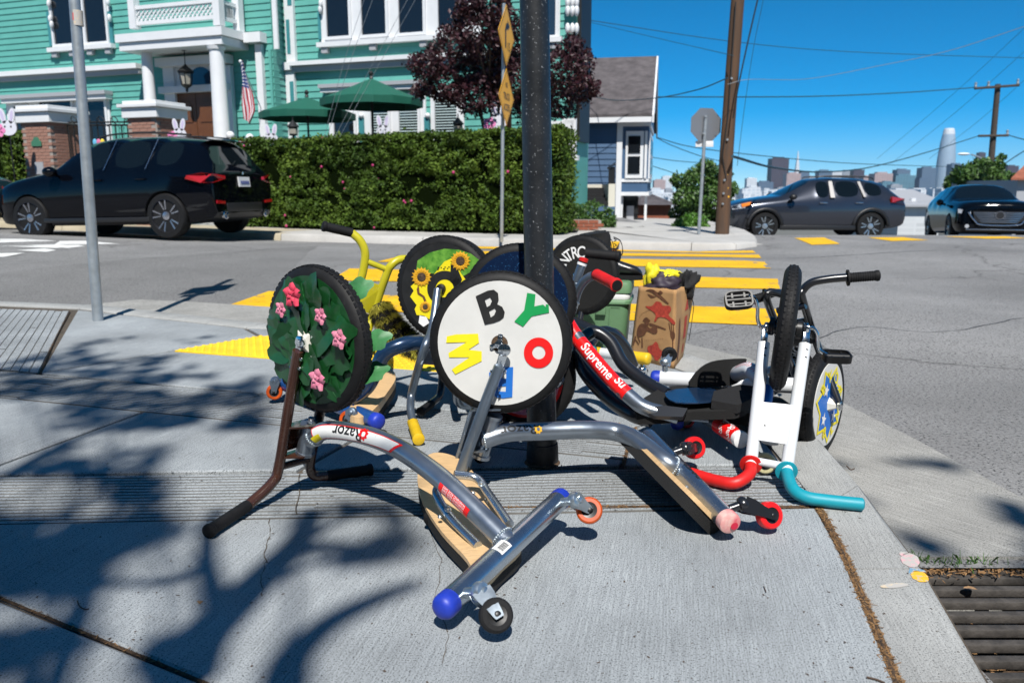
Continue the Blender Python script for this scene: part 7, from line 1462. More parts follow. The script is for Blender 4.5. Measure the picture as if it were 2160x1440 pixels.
# crumpled clothing in the bag
def cloth(name, label, c, r, m, seed, sc_=(1, 1, 1), amp=.45):
    b = MB(); rnd = random.Random(seed); n, mm = 30, 20; C = V(c)
    def fn(u, v):
        t = math.pi*v; a = 2*math.pi*u; d = V((math.sin(t)*math.cos(a), math.sin(t)*math.sin(a), math.cos(t)))
        q = 1+amp*noise.noise(d*1.7+V((seed*3.1, 0, 0)))+amp*.55*abs(noise.noise(d*4+V((0, seed, 0))))*1.0-amp*.2
        return C+V((d.x*r*sc_[0], d.y*r*sc_[1], d.z*r*sc_[2]))*q
    b.grid(fn, n, mm); o = obj(name, b, m, ang=60); return tag(o, label, 'clothing')
ct = (tl+tr+rt+tlb)/4
cloth('garment', 'bright yellow garment crumpled at the left in the paper bag', ct+V((-.075, .02, .045)), .062, 'cloth_yellow', 3, (.8, 1, 1.25))
cloth('garment', 'black and dark purple garment stuffed in the middle of the paper bag', ct+V((-.02, -.04, .005)), .075, 'cloth_purple', 5, (1.2, .8, .9))
cloth('garment', 'yellow cloth folded over the top middle of the paper bag', ct+V((.005, .0, .045)), .055, 'cloth_yellow', 8, (1.0, .9, .9), .6)
cloth('garment', 'black gloves hanging over the right rim of the paper bag', ct+V((.095, -.02, .015)), .06, 'cloth_black', 9, (.9, .9, 1.1), .7)
cloth('garment', 'small bright yellow strap patch beside the black gloves in the bag', ct+V((.065, .01, .045)), .036, 'cloth_yellow', 12, (1.3, .8, .7), .6)
b = MB(); s0 = W(1452, 625, rt.y-.05); b.tube(smoothpath([s0, W(1463, 640, rt.y-.04), W(1459, 680, rt.y-.04), W(1453, 718, rt.y-.04)], 6), .0022, 6); tag(obj('cord', b, 'cloth_black'), 'thin black cord hanging from the paper bag', 'cord')
# ================================================================== poles near the trikes
lp = thing('lamp_post', 'thick black painted lamp post with scuffed flaking paint behind the lettered wheel', 'lamp post', (.105, 2.52, 0))
P0, P1 = G(1145, 985, 0)+V((0, .045, 0)), W(1127, 0, 2.60); tp_ = P0+(P1-P0)*2.6
b = MB(); pts = [P0.lerp(tp_, k/24) for k in range(25)]; b.tube(pts, [.0490-.0004*k for k in range(25)], 40); obj('shaft', b, 'lamp_black', lp)
b = MB(); b.lathe(P0, (0, 0, 1), [(.053, 0), (.054, .01), (.0525, .055), (.051, .07)], 28); obj('base_sleeve', b, 'lamp_black_base', lp)
b = MB(); b.lathe(P0+V((.0, 0, 0)), (0, 0, 1), [(.060, .0005), (.058, .004), (.054, .008)], 28); obj('footing', b, 'soil', lp)
c = P0.lerp(tp_, .389); b = MB(); b.grid(lambda u, v: c+V((.0495*math.sin(lerp(.15, .85, u)), -.0495*math.cos(lerp(.15, .85, u)), v*.09)), 6, 1); obj('paper_notice', b, 'white_decal', lp)
b = MB(); b.tube([tp_, tp_+V((0, 0, .6)), tp_+V((.5, .3, .9))], .03, 14); obj('arm', b, 'lamp_black', lp); b = MB(); b.ball(tp_+V((.6, .36, .88)), .16, 16, 8, (1, 1, .4)); obj('lamp_head', b, 'lamp_black', lp)
sp = thing('sign_post', 'galvanized steel sign post with red and cream sticker left of the tricycles', 'sign post', G(207, 675))
p0 = G(207, 676); p1 = W(157, 0, p0.y); tp_ = p0+(p1-p0)*1.75; b = MB(); b.tube([p0.lerp(tp_, k/12) for k in range(13)], .0345, 20); obj('post', b, 'galv', sp)
dv = (tp_-p0).normalized(); c = W(163, 39, p0.y)
b = MB(); b.lathe(c, dv, [(.0352, -.047), (.0352, .047)], 24, cap=False); obj('sticker', b, 'chalk_pale', sp); b = MB(); b.grid(lambda u, v: c+dv*(v*.045-.018)+V((.036*math.sin(lerp(-.9, -.15, u)), -.036*math.cos(lerp(-.9, -.15, u)), 0)), 6, 1); obj('sticker_red', b, 'red_decal', sp)
top = p0+dv*2.78
b = MB(); yy = V((.80, .60, 0)); b.prism([top+yy*-.22+V((0, 0, -.28)), top+yy*.22+V((0, 0, -.28)), top+yy*.22+V((0, 0, .28)), top+yy*-.22+V((0, 0, .28))], V((.6, -.8, 0))*.004); obj('sign_plate', b, 'galv', sp, smooth=False)
b = MB(); b.prism([top+yy*-.15+V((0, 0, -.50)), top+yy*.15+V((0, 0, -.50)), top+yy*.15+V((0, 0, -.32)), top+yy*-.15+V((0, 0, -.32))], V((.6, -.8, 0))*.004); obj('sign_plate', b, 'galv', sp, smooth=False)
# ================================================================== parked cars
mat('car_black', (.0015, .002, .004), .05, coat=.0, spec=.3)
mat('car_grey', (.042, .047, .062), .22, .6, coat=.8)
mat('car_navy', (.002, .003, .005), .07, coat=.0, spec=.25)
mat('car_teal', (.010, .055, .075), .2, .3, coat=.8)
mat('car_glass', (.004, .006, .007), .03, spec=.5)
mat('car_trim', (.012, .012, .013), .45)
mat('car_well', (.004, .004, .004), .9)
mat('car_chrome', (.60, .61, .62), .14, 1.0)
mat('rim_dark', (.06, .062, .075), .25, .8)
mat('rim_face', (.36, .365, .40), .25, .85)
mat('lamp_red', (.34, .006, .008), .15, coat=1.0); mat('lamp_amber', (.75, .20, .01), .2, coat=1.0); mat('lamp_clear', (.55, .57, .60), .1, .3, coat=1.0)
mat('plate_white', (.62, .63, .64), .5); mat('plate_blue', (.03, .06, .25), .5)
def car(name, label, tab, glass_rows, paint, pos, heading, axles, wr, trackw, wheel_fn, zoff=0.0, pitch=0.0, arch=1.10, cat='car', group='cars parked around the corner'):
    """tab: stations (x, half width, z sill, z shoulder, z belt, roof half width, z roof edge, z roof centre)"""
    t = thing(name, label, cat, pos, group); hd = V((heading[0], heading[1], 0)).normalized(); lf = V((-hd.y, hd.x, 0)); up = V((0, 0, 1))
    Rp = Matrix.Rotation(pitch, 3, lf); hd2 = Rp@hd; up2 = Rp@up; O = V(pos)+up*zoff
    def L(x, y, z): return O+hd2*x+lf*y+up2*z
    verts = []; faces = []; mi = []
    def sec(s):
        x, w_, zs, zh, zb, wr_, z5, z6 = s
        half = [(w_*.55, zs-.02), (w_*.92, zs), (w_*.995, lerp(zs, zh, .35)), (w_, zh), (w_*.965, zb), (wr_, z5), (wr_*.55, lerp(z5, z6, .8)), (0, z6)]
        return [(x, y, z) for y, z in half]+[(x, -y, z) for y, z in half[-2::-1]]
    S = [sec(s) for s in tab]; n = len(S[0])
    for s in S: verts += s
    for i in range(len(S)-1):
        for k in range(n-1):
            faces.append((i*n+k, i*n+k+1, (i+1)*n+k+1, (i+1)*n+k)); kk = min(k, n-2-k)
            mi.append(1 if (i, kk) in glass_rows else (2 if kk in (0,) else 0))
        faces.append((i*n+n-1, i*n, (i+1)*n, (i+1)*n+n-1)); mi.append(2)
    faces.append(tuple(range(n))); mi.append(0); faces.append(tuple((len(S)-1)*n+k for k in range(n))[::-1]); mi.append(0)
    me = bpy.data.meshes.new('body'); me.from_pydata(verts, [], faces)
    for m in (paint, 'car_glass', 'car_trim', 'car_well'): me.materials.append(M_(m))
    me.polygons.foreach_set('material_index', mi); bm = bmesh.new(); bm.from_mesh(me); bmesh.ops.recalc_face_normals(bm, faces=bm.faces)
    cl = bm.edges.layers.float.new('crease_edge')
    for e in bm.edges:
        if len(e.link_faces) == 2 and e.link_faces[0].material_index != e.link_faces[1].material_index: e[cl] = .55
        if any(len(f.verts) > 4 for f in e.link_faces): e[cl] = .5
    bm.to_mesh(me); bm.free()
    ob = bpy.data.objects.new('body', me); col.objects.link(ob); sb = ob.modifiers.new('s', 'SUBSURF'); sb.levels = 2; sb.render_levels = 2
    cm = MB()
    for ax_ in axles:
        for s in (-1, 1): cm.lathe(V((ax_, s*(trackw-.26), wr)), V((0, s, 0)), [(wr*arch, 0), (wr*arch, .8)], 36)
    cme = bpy.data.meshes.new('cut'); cme.from_pydata([tuple(v) for v in cm.v], [], cm.f); 
    for m in (paint, 'car_glass', 'car_trim', 'car_well'): cme.materials.append(M_(m))
    cme.polygons.foreach_set('material_index', [3]*len(cme.polygons)); bm = bmesh.new(); bm.from_mesh(cme); bmesh.ops.recalc_face_normals(bm, faces=bm.faces); bm.to_mesh(cme); bm.free()
    co = bpy.data.objects.new('cut', cme); col.objects.link(co); bo = ob.modifiers.new('b', 'BOOLEAN'); bo.operation = 'DIFFERENCE'; bo.object = co; bo.solver = 'EXACT'
    bpy.context.view_layer.update(); ev = bpy.data.meshes.new_from_object(ob.evaluated_get(bpy.context.evaluated_depsgraph_get()))
    groups = {0: [], 1: [], 2: [], 3: []}
    for p in ev.polygons: groups[p.material_index].append(tuple(p.vertices))
    V0 = [L(*v.co) for v in ev.vertices]
    parts = {}
    for gi, nm, m in ((0, 'body', paint), (1, 'glass', 'car_glass'), (2, 'underbody', 'car_trim'), (3, 'wheel_arch', 'car_well')):
        if not groups[gi]: continue
        if gi in (1, 3):   # separate panes and arches
            par = list(range(len(V0)))
            def find(a):
                while par[a] != a: par[a] = par[par[a]]; a = par[a]
                return a
            for f in groups[gi]:
                for q in f[1:]: par[find(q)] = find(f[0])
            isl = {}
            for f in groups[gi]: isl.setdefault(find(f[0]), []).append(f)
            for fs in isl.values():
                ids = sorted({q for f in fs for q in f}); mp = {q: i for i, q in enumerate(ids)}; obj('window' if gi == 1 else 'wheel_arch', MB().add([V0[q] for q in ids], [[mp[q] for q in f] for f in fs]), m, t, ang=60)
        else:
            ids = sorted({q for f in groups[gi] for q in f}); mp = {q: i for i, q in enumerate(ids)}; parts[nm] = obj(nm, MB().add([V0[q] for q in ids], [[mp[q] for q in f] for f in groups[gi]]), m, t, ang=38)
    bpy.data.objects.remove(ob); bpy.data.objects.remove(co); bpy.data.meshes.remove(ev)
    for ax_ in axles:
        for s in (-1, 1):
            c = L(ax_, s*(trackw-.11), wr); axv = lf*s; b = MB(); b.lathe(c, axv, [(wr*.70, -.11), (wr*.93, -.115), (wr*.985, -.09), (wr, -.04), (wr, .05), (wr*.985, .09), (wr*.94, .112), (wr*.72, .116), (wr*.70, .09)], 48); w_ = obj('wheel', b, 'tyre_side', t)
            wheel_fn(c, axv, wr, w_, up2)
    return t, L, hd2, lf, up2
def rim_spokes(nsp, double, dark='rim_dark', face='rim_face'):
    def fn(c, axv, wr, parent, up):
        b = MB(); b.lathe(c, axv, [(wr*.71, .10), (wr*.73, .112), (wr*.705, .114), (wr*.67, .08), (wr*.66, -.05)], 40, cap=False); b.lathe(c, axv, [(.02, -.02), (wr*.66, -.02)], 30, cap=False); obj('rim', b, dark, parent)
        e1 = (up-axv*up.dot(axv)).normalized(); e2 = axv.cross(e1); b = MB()
        for k in range(nsp):
            for dd in ((-.22, .22) if double else (0,)):
                a = 2*math.pi*k/nsp+.2; d = e1*math.cos(a+dd)+e2*math.sin(a+dd); dc = e1*math.cos(a)+e2*math.sin(a); p = axv.cross(d); w0, w1 = (.009, .013) if double else (.035, .05)
                r0, r1 = .05, wr*.70; q0 = c+axv*.085+dc*r0; q1 = c+axv*.104+d*r1; b.prism([q0-p*w0, q1-p*w1, q1+p*w1, q0+p*w0], -axv*.03)
        obj('spokes', b, face, parent, kind='stuff'); b = MB(); b.lathe(c+axv*.07, axv, [(.075, 0), (.07, .03), (.035, .036), (.003, .037)], 20); obj('hub_cap', b, face, parent)
    return fn
# ---- black SUV at the far kerb, seen from its rear left
HS = V((-.968, .252, 0)); NR = V((.252, .968, 0)); ra = V((-5.62, 14.62, 0)); cS = ra+HS*1.42; cS.z = .02
suv = [(2.46, .66, .40, .58, .74, .45, .80, .82), (2.40, .80, .30, .62, .82, .55, .90, .92), (2.15, .93, .26, .70, .93, .66, 1.02, 1.05), (1.55, .985, .24, .78, 1.01, .74, 1.10, 1.13), (1.10, .99, .24, .82, 1.07, .78, 1.15, 1.18), (1.02, .99, .24, .83, 1.08, .77, 1.17, 1.20),
       (.30, .99, .24, .86, 1.11, .63, 1.60, 1.66), (.22, .99, .24, .86, 1.11, .62, 1.63, 1.69), (-.30, .99, .24, .87, 1.12, .62, 1.68, 1.735), (-.38, .99, .24, .87, 1.12, .62, 1.68, 1.737), (-1.20, .99, .24, .89, 1.14, .61, 1.66, 1.725), (-1.28, .99, .24, .89, 1.145, .61, 1.655, 1.72), (-1.85, .985, .25, .92, 1.18, .59, 1.59, 1.66), (-1.95, .98, .26, .92, 1.18, .58, 1.575, 1.65), (-2.10, .97, .28, .92, 1.16, .57, 1.54, 1.615), (-2.16, .965, .29, .92, 1.15, .585, 1.49, 1.54), (-2.36, .95, .32, .92, 1.10, .66, 1.16, 1.20), (-2.41, .94, .34, .90, 1.06, .70, 1.10, 1.13), (-2.46, .90, .42, .84, .98, .70, 1.03, 1.05)]
gl = {(i, 4) for i in (7, 9, 11)} | {(i, k) for i in (5,) for k in (5, 6)} | {(15, 5), (15, 6)}
suv = [(x*.945, w_, zs, zh+.03, zb+.035, wr_*1.03, z5+.03, z6+.035) for x, w_, zs, zh, zb, wr_, z5, z6 in suv]
tS, L, hd, lf, up = car('parked_suv', 'glossy black SUV parked along the hedge, seen from its rear', suv, gl, 'car_black', cS, HS, (1.41, -1.42), .382, .985, rim_spokes(5, True), 0, .022)
L0 = L
def L(x, y, z): return L0(x*.945, y, z+.03*min(1, max(0, (z-.5)*2)))
def patch(nm, pts, m, t=tS, d=None, th=.012):
    b = MB(); P = [V(p) for p in pts]; nn = (P[1]-P[0]).cross(P[2]-P[0]).normalized() if d is None else V(d); b.prism(P, nn*th); return recalc(obj(nm, b, m, t, smooth=False))
for s in (1, -1):
    b = MB(); P = [L(-2.30, s*.965, 1.05), L(-2.02, s*1.0, 1.01), L(-1.98, s*1.0, .96), L(-2.28, s*.985, .89), L(-2.45, s*.88, .89), L(-2.50, s*.58, .95), L(-2.495, s*.58, 1.0), L(-2.44, s*.86, 1.03)]; b.poly(P); o = obj('tail_lamp', b, 'lamp_red', tS, smooth=False); md = o.modifiers.new('t', 'SOLIDIFY'); md.thickness = .05; md.offset = 0
    patch('reflector', [L(-2.475, s*.62, .56), L(-2.475, s*.86, .57), L(-2.475, s*.85, .62), L(-2.475, s*.62, .605)], 'lamp_red', th=.015, d=-hd)
    b = MB(); b.lathe(L(-2.44, s*.62, .38), -hd, [(.07, 0), (.075, .04), (.06, .045), (.055, .01)], 20); obj('exhaust', b, 'car_chrome', tS)
    patch('side_marker', [L(2.28, s*.90, .62), L(2.34, s*.875, .62), L(2.33, s*.87, .80), L(2.29, s*.885, .80)], 'lamp_amber', d=lf*s, th=.02)
    b = MB(); b.ball(L(.78, s*1.10, 1.14), .12, 14, 10, (1, 1, .75)); b.cyl(L(.78, s*.95, 1.08), L(.78, s*1.08, 1.12), .03, 8); obj('mirror', b, 'car_black', tS)
    for x in (-.12, -1.05): b = MB(); b.box(L(x, s*.998, .98), (.20, .025, .03), Matrix((hd, lf, up)).transposed(), .008); obj('door_handle', b, 'car_black', tS)
    b = MB(); b.tube(smoothpath([L(.1, s*.60, 1.715), L(-.3, s*.58, 1.765), L(-1.1, s*.57, 1.76), L(-1.85, s*.55, 1.70)], 6), .016, 8); obj('roof_rail', b, 'car_trim', tS)
    for x in (-.355, -1.25): b = MB(); b.tube([L(x+.10, s*.955, 1.14), L(x, s*.655, 1.66)], .008, 6); obj('pillar_strip', b, 'car_chrome', tS)
    b = MB(); b.box(L(0, s*.985, .33), (2.2, .03, .08), Matrix((hd, lf, up)).transposed(), .01); obj('sill_trim', b, 'car_trim', tS)
patch('number_plate', [L(-2.475, .17, .83), L(-2.475, -.17, .83), L(-2.46, -.17, .99), L(-2.46, .17, .99)], 'plate_white', d=-hd, th=.02)
for k in range(7): c = L(-2.50, .115-k*.038, .90); b = MB(); b.box(c, (.004, .022, .055), Matrix((hd, lf, up)).transposed()); obj('plate_character', b, 'plate_blue', tS, smooth=False)
b = MB(); b.lathe(L(-2.45, 0, 1.055), -hd, [(.001, .012), (.04, .012)], 24, cap=False); em = obj('emblem', b, 'car_black', tS); b = MB(); b.lathe(L(-2.45, 0, 1.055), -hd, [(.038, .013), (.044, .013)], 24, cap=False); obj('emblem_ring', b, 'car_chrome', em)
for q in range(4): b = MB(); b.poly([L(-2.465, 0, 1.055)]+[L(-2.465, .024*math.cos(a), 1.055+.024*math.sin(a)) for a in [q*math.pi/2+k*math.pi/16 for k in range(9)]]); obj('emblem_quarter', b, 'egg_blue' if q % 2 else 'plate_white', em, smooth=False)
obj('badge', flat_text('X5', L(-2.475, .58, .845), -lf, up, .075, .01, 1.3), 'car_chrome', tS, smooth=False)
b = MB(); b.prism([L(-1.98, .52, 1.655), L(-1.98, -.52, 1.655), L(-2.22, -.55, 1.60), L(-2.22, .55, 1.60)], up*.02); obj('spoiler', b, 'car_black', tS, smooth=False)
b = MB(); b.box(L(-2.44, 0, .50), (.06, 1.1, .16), Matrix((hd, lf, up)).transposed(), .02); obj('bumper_insert', b, 'car_trim', tS)
b = MB(); b.tube([L(-2.40, .2, 1.19), L(-2.30, -.05, 1.28)], .008, 6); obj('wiper', b, 'car_trim', tS)
# ---- teal dark car ahead of it, only its tail in view
sed = [(2.3, .62, .36, .50, .62, .42, .66, .68), (2.15, .82, .26, .56, .74, .55, .80, .82), (1.5, .91, .22, .64, .86, .66, .93, .95), (.95, .92, .22, .68, .93, .70, .98, 1.0), (.2, .92, .22, .70, .95, .56, 1.36, 1.40), (.1, .92, .22, .70, .95, .55, 1.38, 1.43), (-.75, .92, .22, .72, .96, .55, 1.38, 1.44), (-.85, .92, .22, .72, .96, .55, 1.375, 1.43), (-1.35, .91, .23, .74, .98, .56, 1.26, 1.31), (-1.8, .90, .25, .76, .98, .64, 1.05, 1.08), (-2.15, .87, .30, .74, .94, .64, .98, 1.0), (-2.3, .80, .40, .68, .86, .6, .90, .92)]
cT = cS+HS*5.75; cT.z = .10; tT, L, hd, lf, up = car('parked_car', 'dark teal car parked ahead of the black SUV, cut by the left edge', sed, {(5, 4), (7, 4), (3, 5), (3, 6), (8, 5), (8, 6)}, 'car_teal', cT, HS, (1.4, -1.4), .33, .91, rim_spokes(5, False), 0, .02)
for s in (1, -1): patch('tail_lamp', [L(-2.26, s*.45, .74), L(-2.2, s*.80, .74), L(-2.18, s*.80, .86), L(-2.24, s*.45, .86)], 'lamp_red', tT, -hd, .05)
b = MB(); b.lathe(L(-2.28, 0, .84), -hd, [(.001, .03), (.05, .03)], 20, cap=False); obj('emblem', b, 'car_chrome', tT)
b = MB(); b.box(L(-2.30, 0, .48), (.05, 1.2, .14), Matrix((hd, lf, up)).transposed(), .02); obj('bumper_insert', b, 'car_trim', tT)
# ---- grey hatchback side on
cG = V((7.78, 21.3, -.40)); HG = V((-1, .02, 0))
cro = [(2.23, .62, .42, .60, .74, .42, .78, .80), (2.16, .78, .30, .66, .82, .52, .86, .88), (1.9, .87, .27, .72, .90, .60, .96, .98), (1.35, .90, .26, .76, .97, .66, 1.04, 1.07), (.98, .90, .26, .78, 1.0, .68, 1.08, 1.11), (.90, .90, .26, .78, 1.01, .68, 1.09, 1.12), (.16, .90, .26, .80, 1.03, .58, 1.46, 1.51), (.08, .90, .26, .80, 1.03, .57, 1.48, 1.53), (-.28, .90, .26, .81, 1.04, .57, 1.51, 1.565), (-.38, .90, .26, .81, 1.04, .57, 1.51, 1.57), (-1.05, .90, .26, .82, 1.06, .56, 1.49, 1.55), (-1.14, .90, .26, .82, 1.065, .56, 1.485, 1.545), (-1.62, .895, .27, .84, 1.10, .53, 1.40, 1.47), (-1.72, .89, .28, .85, 1.10, .52, 1.37, 1.44), (-2.0, .87, .31, .85, 1.06, .60, 1.16, 1.20), (-2.15, .85, .36, .82, 1.0, .62, 1.04, 1.06), (-2.23, .78, .42, .74, .90, .58, .94, .95)]
tC2, L, hd, lf, up = car('parked_hatchback', 'dark grey crossover hatchback with roof rails parked side on past the utility pole', cro, {(7, 4), (9, 4), (11, 4), (5, 5), (5, 6), (13, 5), (13, 6)}, 'car_grey', cG, HG, (1.33, -1.335), .345, .89, rim_spokes(5, True, 'car_trim', 'zinc'), 0, 0, 1.12)
mat('pillar_glint', (.42, .40, .38), .35, .2)  # pale colour painting the reflections on the window pillars
for s in (1, -1):
    b = MB(); b.tube(smoothpath([L(.0, s*.55, 1.535), L(-.1, s*.56, 1.585), L(-.6, s*.56, 1.60), L(-1.3, s*.54, 1.57), L(-1.45, s*.53, 1.52)], 5), .016, 8); obj('roof_rail', b, 'car_trim', tC2)
    patch('pillar_strip', [L(-.275, s*.885, 1.06), L(-.385, s*.885, 1.06), L(-.375, s*.600, 1.47), L(-.285, s*.600, 1.47)], 'pillar_glint', tC2, lf*s, .012)
    patch('pillar_strip', [L(-1.10, s*.89, 1.08), L(-1.16, s*.89, 1.08), L(-1.09, s*.585, 1.46), L(-1.02, s*.585, 1.46)], 'pillar_glint', tC2, lf*s, .012)
    patch('head_lamp', [L(2.14, s*.60, .84), L(1.80, s*.845, .94), L(1.86, s*.86, .80), L(2.14, s*.74, .76)], 'lamp_clear', tC2, lf*s, .02); patch('turn_lamp', [L(1.95, s*.80, .90), L(1.66, s*.872, .97), L(1.74, s*.882, .88), L(1.92, s*.83, .82)], 'lamp_amber', tC2, lf*s, .03)
    b = MB(); b.poly([L(-2.14, s*.80, 1.03), L(-1.78, s*.905, 1.08), L(-1.80, s*.905, .94), L(-2.16, s*.82, .88), L(-2.22, s*.6, .9), L(-2.2, s*.6, 1.0)]); o = obj('tail_lamp', b, 'lamp_red', tC2, smooth=False); md = o.modifiers.new('t', 'SOLIDIFY'); md.thickness = .05; md.offset = 0
    b = MB(); b.ball(L(.70, s*1.0, 1.08), .10, 12, 9, (1, 1, .75)); b.cyl(L(.7, s*.87, 1.02), L(.7, s*.98, 1.06), .03, 8); obj('mirror', b, 'car_trim', tC2)
    for x in (-.1, -1.0): b = MB(); b.box(L(x, s*.905, .93), (.19, .025, .03), Matrix((hd, lf, up)).transposed(), .008); obj('door_handle', b, 'car_chrome', tC2)
    b = MB(); b.box(L(0, s*.895, .31), (1.9, .03, .12), Matrix((hd, lf, up)).transposed(), .012); obj('sill_cladding', b, 'car_trim', tC2)
    for ax_ in (1.33, -1.335):
        b = MB(); P = [L(ax_+.40*math.cos(a), s*.90, .345+.40*math.sin(a)) for a in [math.pi*k/16 for k in range(17)]]; P2 = [L(ax_+.47*math.cos(a), s*.885, .345+.47*math.sin(a)) for a in [math.pi*k/16 for k in range(17)]]; b.add(P+P2, [(k, k+1, 17+k+1, 17+k) for k in range(16)]); o = obj('arch_cladding', b, 'car_trim', tC2); md = o.modifiers.new('t', 'SOLIDIFY'); md.thickness = .03; md.offset = 0
    patch('front_bumper', [L(2.2, s*.3, .30), L(1.72, s*.88, .30), L(1.76, s*.885, .55), L(2.2, s*.65, .58)], 'car_trim', tC2, lf*s, .02)
# ---- black navy SUV facing the camera below the crest
cM = V((13.3, 23.1, -.62)); HM = V((-.3, -.954, 0))
cx9 = [(2.45, .74, .36, .55, .76, .55, .86, .88), (2.38, .88, .27, .60, .86, .66, .95, .97), (2.1, .96, .25, .66, .92, .72, 1.0, 1.03), (1.5, .98, .24, .70, .97, .76, 1.04, 1.07), (1.05, .98, .24, .74, 1.0, .80, 1.07, 1.10), (.98, .98, .24, .74, 1.0, .80, 1.08, 1.11), (.25, .98, .24, .76, 1.02, .64, 1.46, 1.52), (.15, .98, .24, .76, 1.02, .63, 1.49, 1.55), (-.4, .98, .24, .77, 1.03, .63, 1.53, 1.585), (-.5, .98, .24, .77, 1.03, .63, 1.53, 1.585), (-1.4, .98, .24, .78, 1.04, .62, 1.51, 1.57), (-1.5, .98, .24, .78, 1.04, .62, 1.505, 1.565), (-2.1, .96, .27, .80, 1.05, .60, 1.42, 1.48), (-2.2, .95, .28, .80, 1.05, .60, 1.36, 1.42), (-2.45, .9, .36, .76, .96, .66, 1.0, 1.02)]
cx9 = [(x, w_, zs, zh+.02, zb+.05, wr_, z5+(.08 if z5 < 1.2 else .06), z6+(.08 if z6 < 1.2 else .06)) for x, w_, zs, zh, zb, wr_, z5, z6 in cx9]
tM, L, hd, lf, up = car('parked_suv', 'navy black SUV with chrome grille facing the camera at the right edge', cx9, {(7, 4), (9, 4), (11, 4), (5, 5), (5, 6), (12, 5), (12, 6)}, 'car_navy', cM, HM, (1.45, -1.45), .37, .975, rim_spokes(5, True), 0, -.05)
b = MB(); fr_ = [L(2.475, y, z) for y, z in ((-.62, .80), (.62, .80), (.56, .58), (.40, .48), (-.40, .48), (-.56, .58))]; b.prism(fr_, hd*.02); g = recalc(obj('grille', b, 'car_trim', tM, smooth=False))
for k in range(6):
    z = .755-k*.046; hw = lerp(.60, .42, k/5); b = MB(); b.box(L(2.505, 0, z), (.02, hw*2, .020), Matrix((hd, lf, up)).transposed(), .004); obj('slat', b, 'car_chrome', g)
b = MB(); b.tube(smoothpath([L(2.47, -.72, .78), L(2.50, -.56, .56), L(2.52, -.38, .455), L(2.52, .38, .455), L(2.50, .56, .56), L(2.47, .72, .78)], 6), .018, 8); obj('grille_surround', b, 'car_chrome', g)
b = MB(); b.lathe(L(2.525, 0, .70), hd, [(.001, .012), (.105, .012)], 24, cap=False); em = obj('emblem', b, 'car_trim', g); b = MB(); b.lathe(L(2.525, 0, .70), hd, [(.09, .014), (.108, .014)], 24, cap=False); obj('emblem_ring', b, 'rim_face', em)
for s in (1, -1):
    patch('head_lamp', [L(2.42, s*.66, .80), L(2.25, s*.93, .87), L(2.27, s*.925, .76), L(2.44, s*.66, .73)], 'lamp_clear', tM, hd, .03)
    b = MB(); b.ball(L(.80, s*1.10, 1.08), .12, 12, 9, (.7, 1, .75)); b.cyl(L(.8, s*.95, 1.02), L(.8, s*1.08, 1.06), .03, 8); obj('mirror', b, 'car_navy', tM)
    b = MB(); b.lathe(L(2.44, s*.72, .42), hd, [(.001, .01), (.05, .01)], 14, cap=False); obj('fog_lamp', b, 'lamp_clear', tM)
b = MB(); b.box(L(2.48, 0, .335), (.03, 1.5, .025), Matrix((hd, lf, up)).transposed(), .006); obj('bumper_trim', b, 'car_chrome', tM)
b = MB(); b.box(L(.92, -.42, 1.135), (.12, .42, .05), Matrix((hd, lf, up)).transposed(), .01); obj('dashboard_paper', b, 'plate_white', tM)
# ================================================================== street tree behind the camera that dapples the pavement, and litter
mat('leaf_overhead', (.05, .10, .02), .5, var=.3, vs=2)
def lifted(x, y, h): k = h/-SUN.z; return V((x, y, 0))-SUN*k
ot = thing('overhanging_tree', 'leafy street tree standing behind the viewer whose shade falls on the pavement', 'tree', (-1.6, -3.6, 0)); rnd = random.Random(5)
b = MB(); b.tube(smoothpath([V((-1.6, -3.6, 0)), V((-1.55, -3.5, 2)), V((-1.3, -3.2, 3.8)), lifted(-.62, .6, 5.0)], 5), [.16-.006*k for k in range(16)], 12); obj('trunk', b, 'bark', ot)
def sb(pts, h0, h1, r0, r1):          # limb whose shade runs through the given pavement pixels
    n = len(pts); P = []
    for i, (px, py) in enumerate(pts): g = G(px, py); P.append(lifted(g.x, g.y, lerp(h0, h1, i/(n-1))))
    P = smoothpath(P, 5); b = MB(); b.tube(P, [lerp(r0, r1, i/(len(P)-1)) for i in range(len(P))], 8); obj('limb', b, 'bark', ot); return P
b = MB(); b.tube(smoothpath([lifted(-.62, .6, 5.0), lifted(*G(330, 1500)[:2], 5.0), lifted(*G(390, 1400)[:2], 5.1)], 5), .05, 8); obj('limb', b, 'bark', ot)
sb([(380, 1430), (420, 1350), (480, 1290), (560, 1210), (630, 1140), (660, 1070)], 5.1, 5.6, .075, .040); sb([(470, 1300), (448, 1240), (436, 1180), (440, 1120), (460, 1070)], 5.1, 5.5, .040, .022)
sb([(600, 1440), (620, 1380), (700, 1310), (800, 1260), (880, 1230)], 5.2, 5.8, .055, .02); sb([(430, 1200), (330, 1230), (200, 1220), (60, 1190)], 5.2, 5.6, .022, .010); sb([(640, 1140), (760, 1080), (900, 1050)], 5.4, 5.9, .016, .008); sb([(560, 1230), (700, 1180), (860, 1180)], 5.4, 5.8, .014, .008)
sb([(0, 1010), (150, 930), (300, 880), (420, 840)], 5.8, 6.4, .03, .01)
pts = []
def dapple(x0, x1, y0, y1, n, h, thr=-.05, fs=7.0, spread=.5):   # leaves spread so that their shade falls inside a patch of pavement
    k = 0; tries = 0
    while k < n and tries < n*8:
        tries += 1; px, py = rnd.uniform(x0, x1), rnd.uniform(y0, y1); g = G(px, py)
        if noise.noise(V((g.x*fs*.6, g.y*fs*.45, h)))+.5*noise.noise(V((g.x*fs*1.7, g.y*fs*1.2, 3))) < thr: continue
        pts.append(lifted(g.x, g.y, h+rnd.uniform(-spread, spread))); k += 1
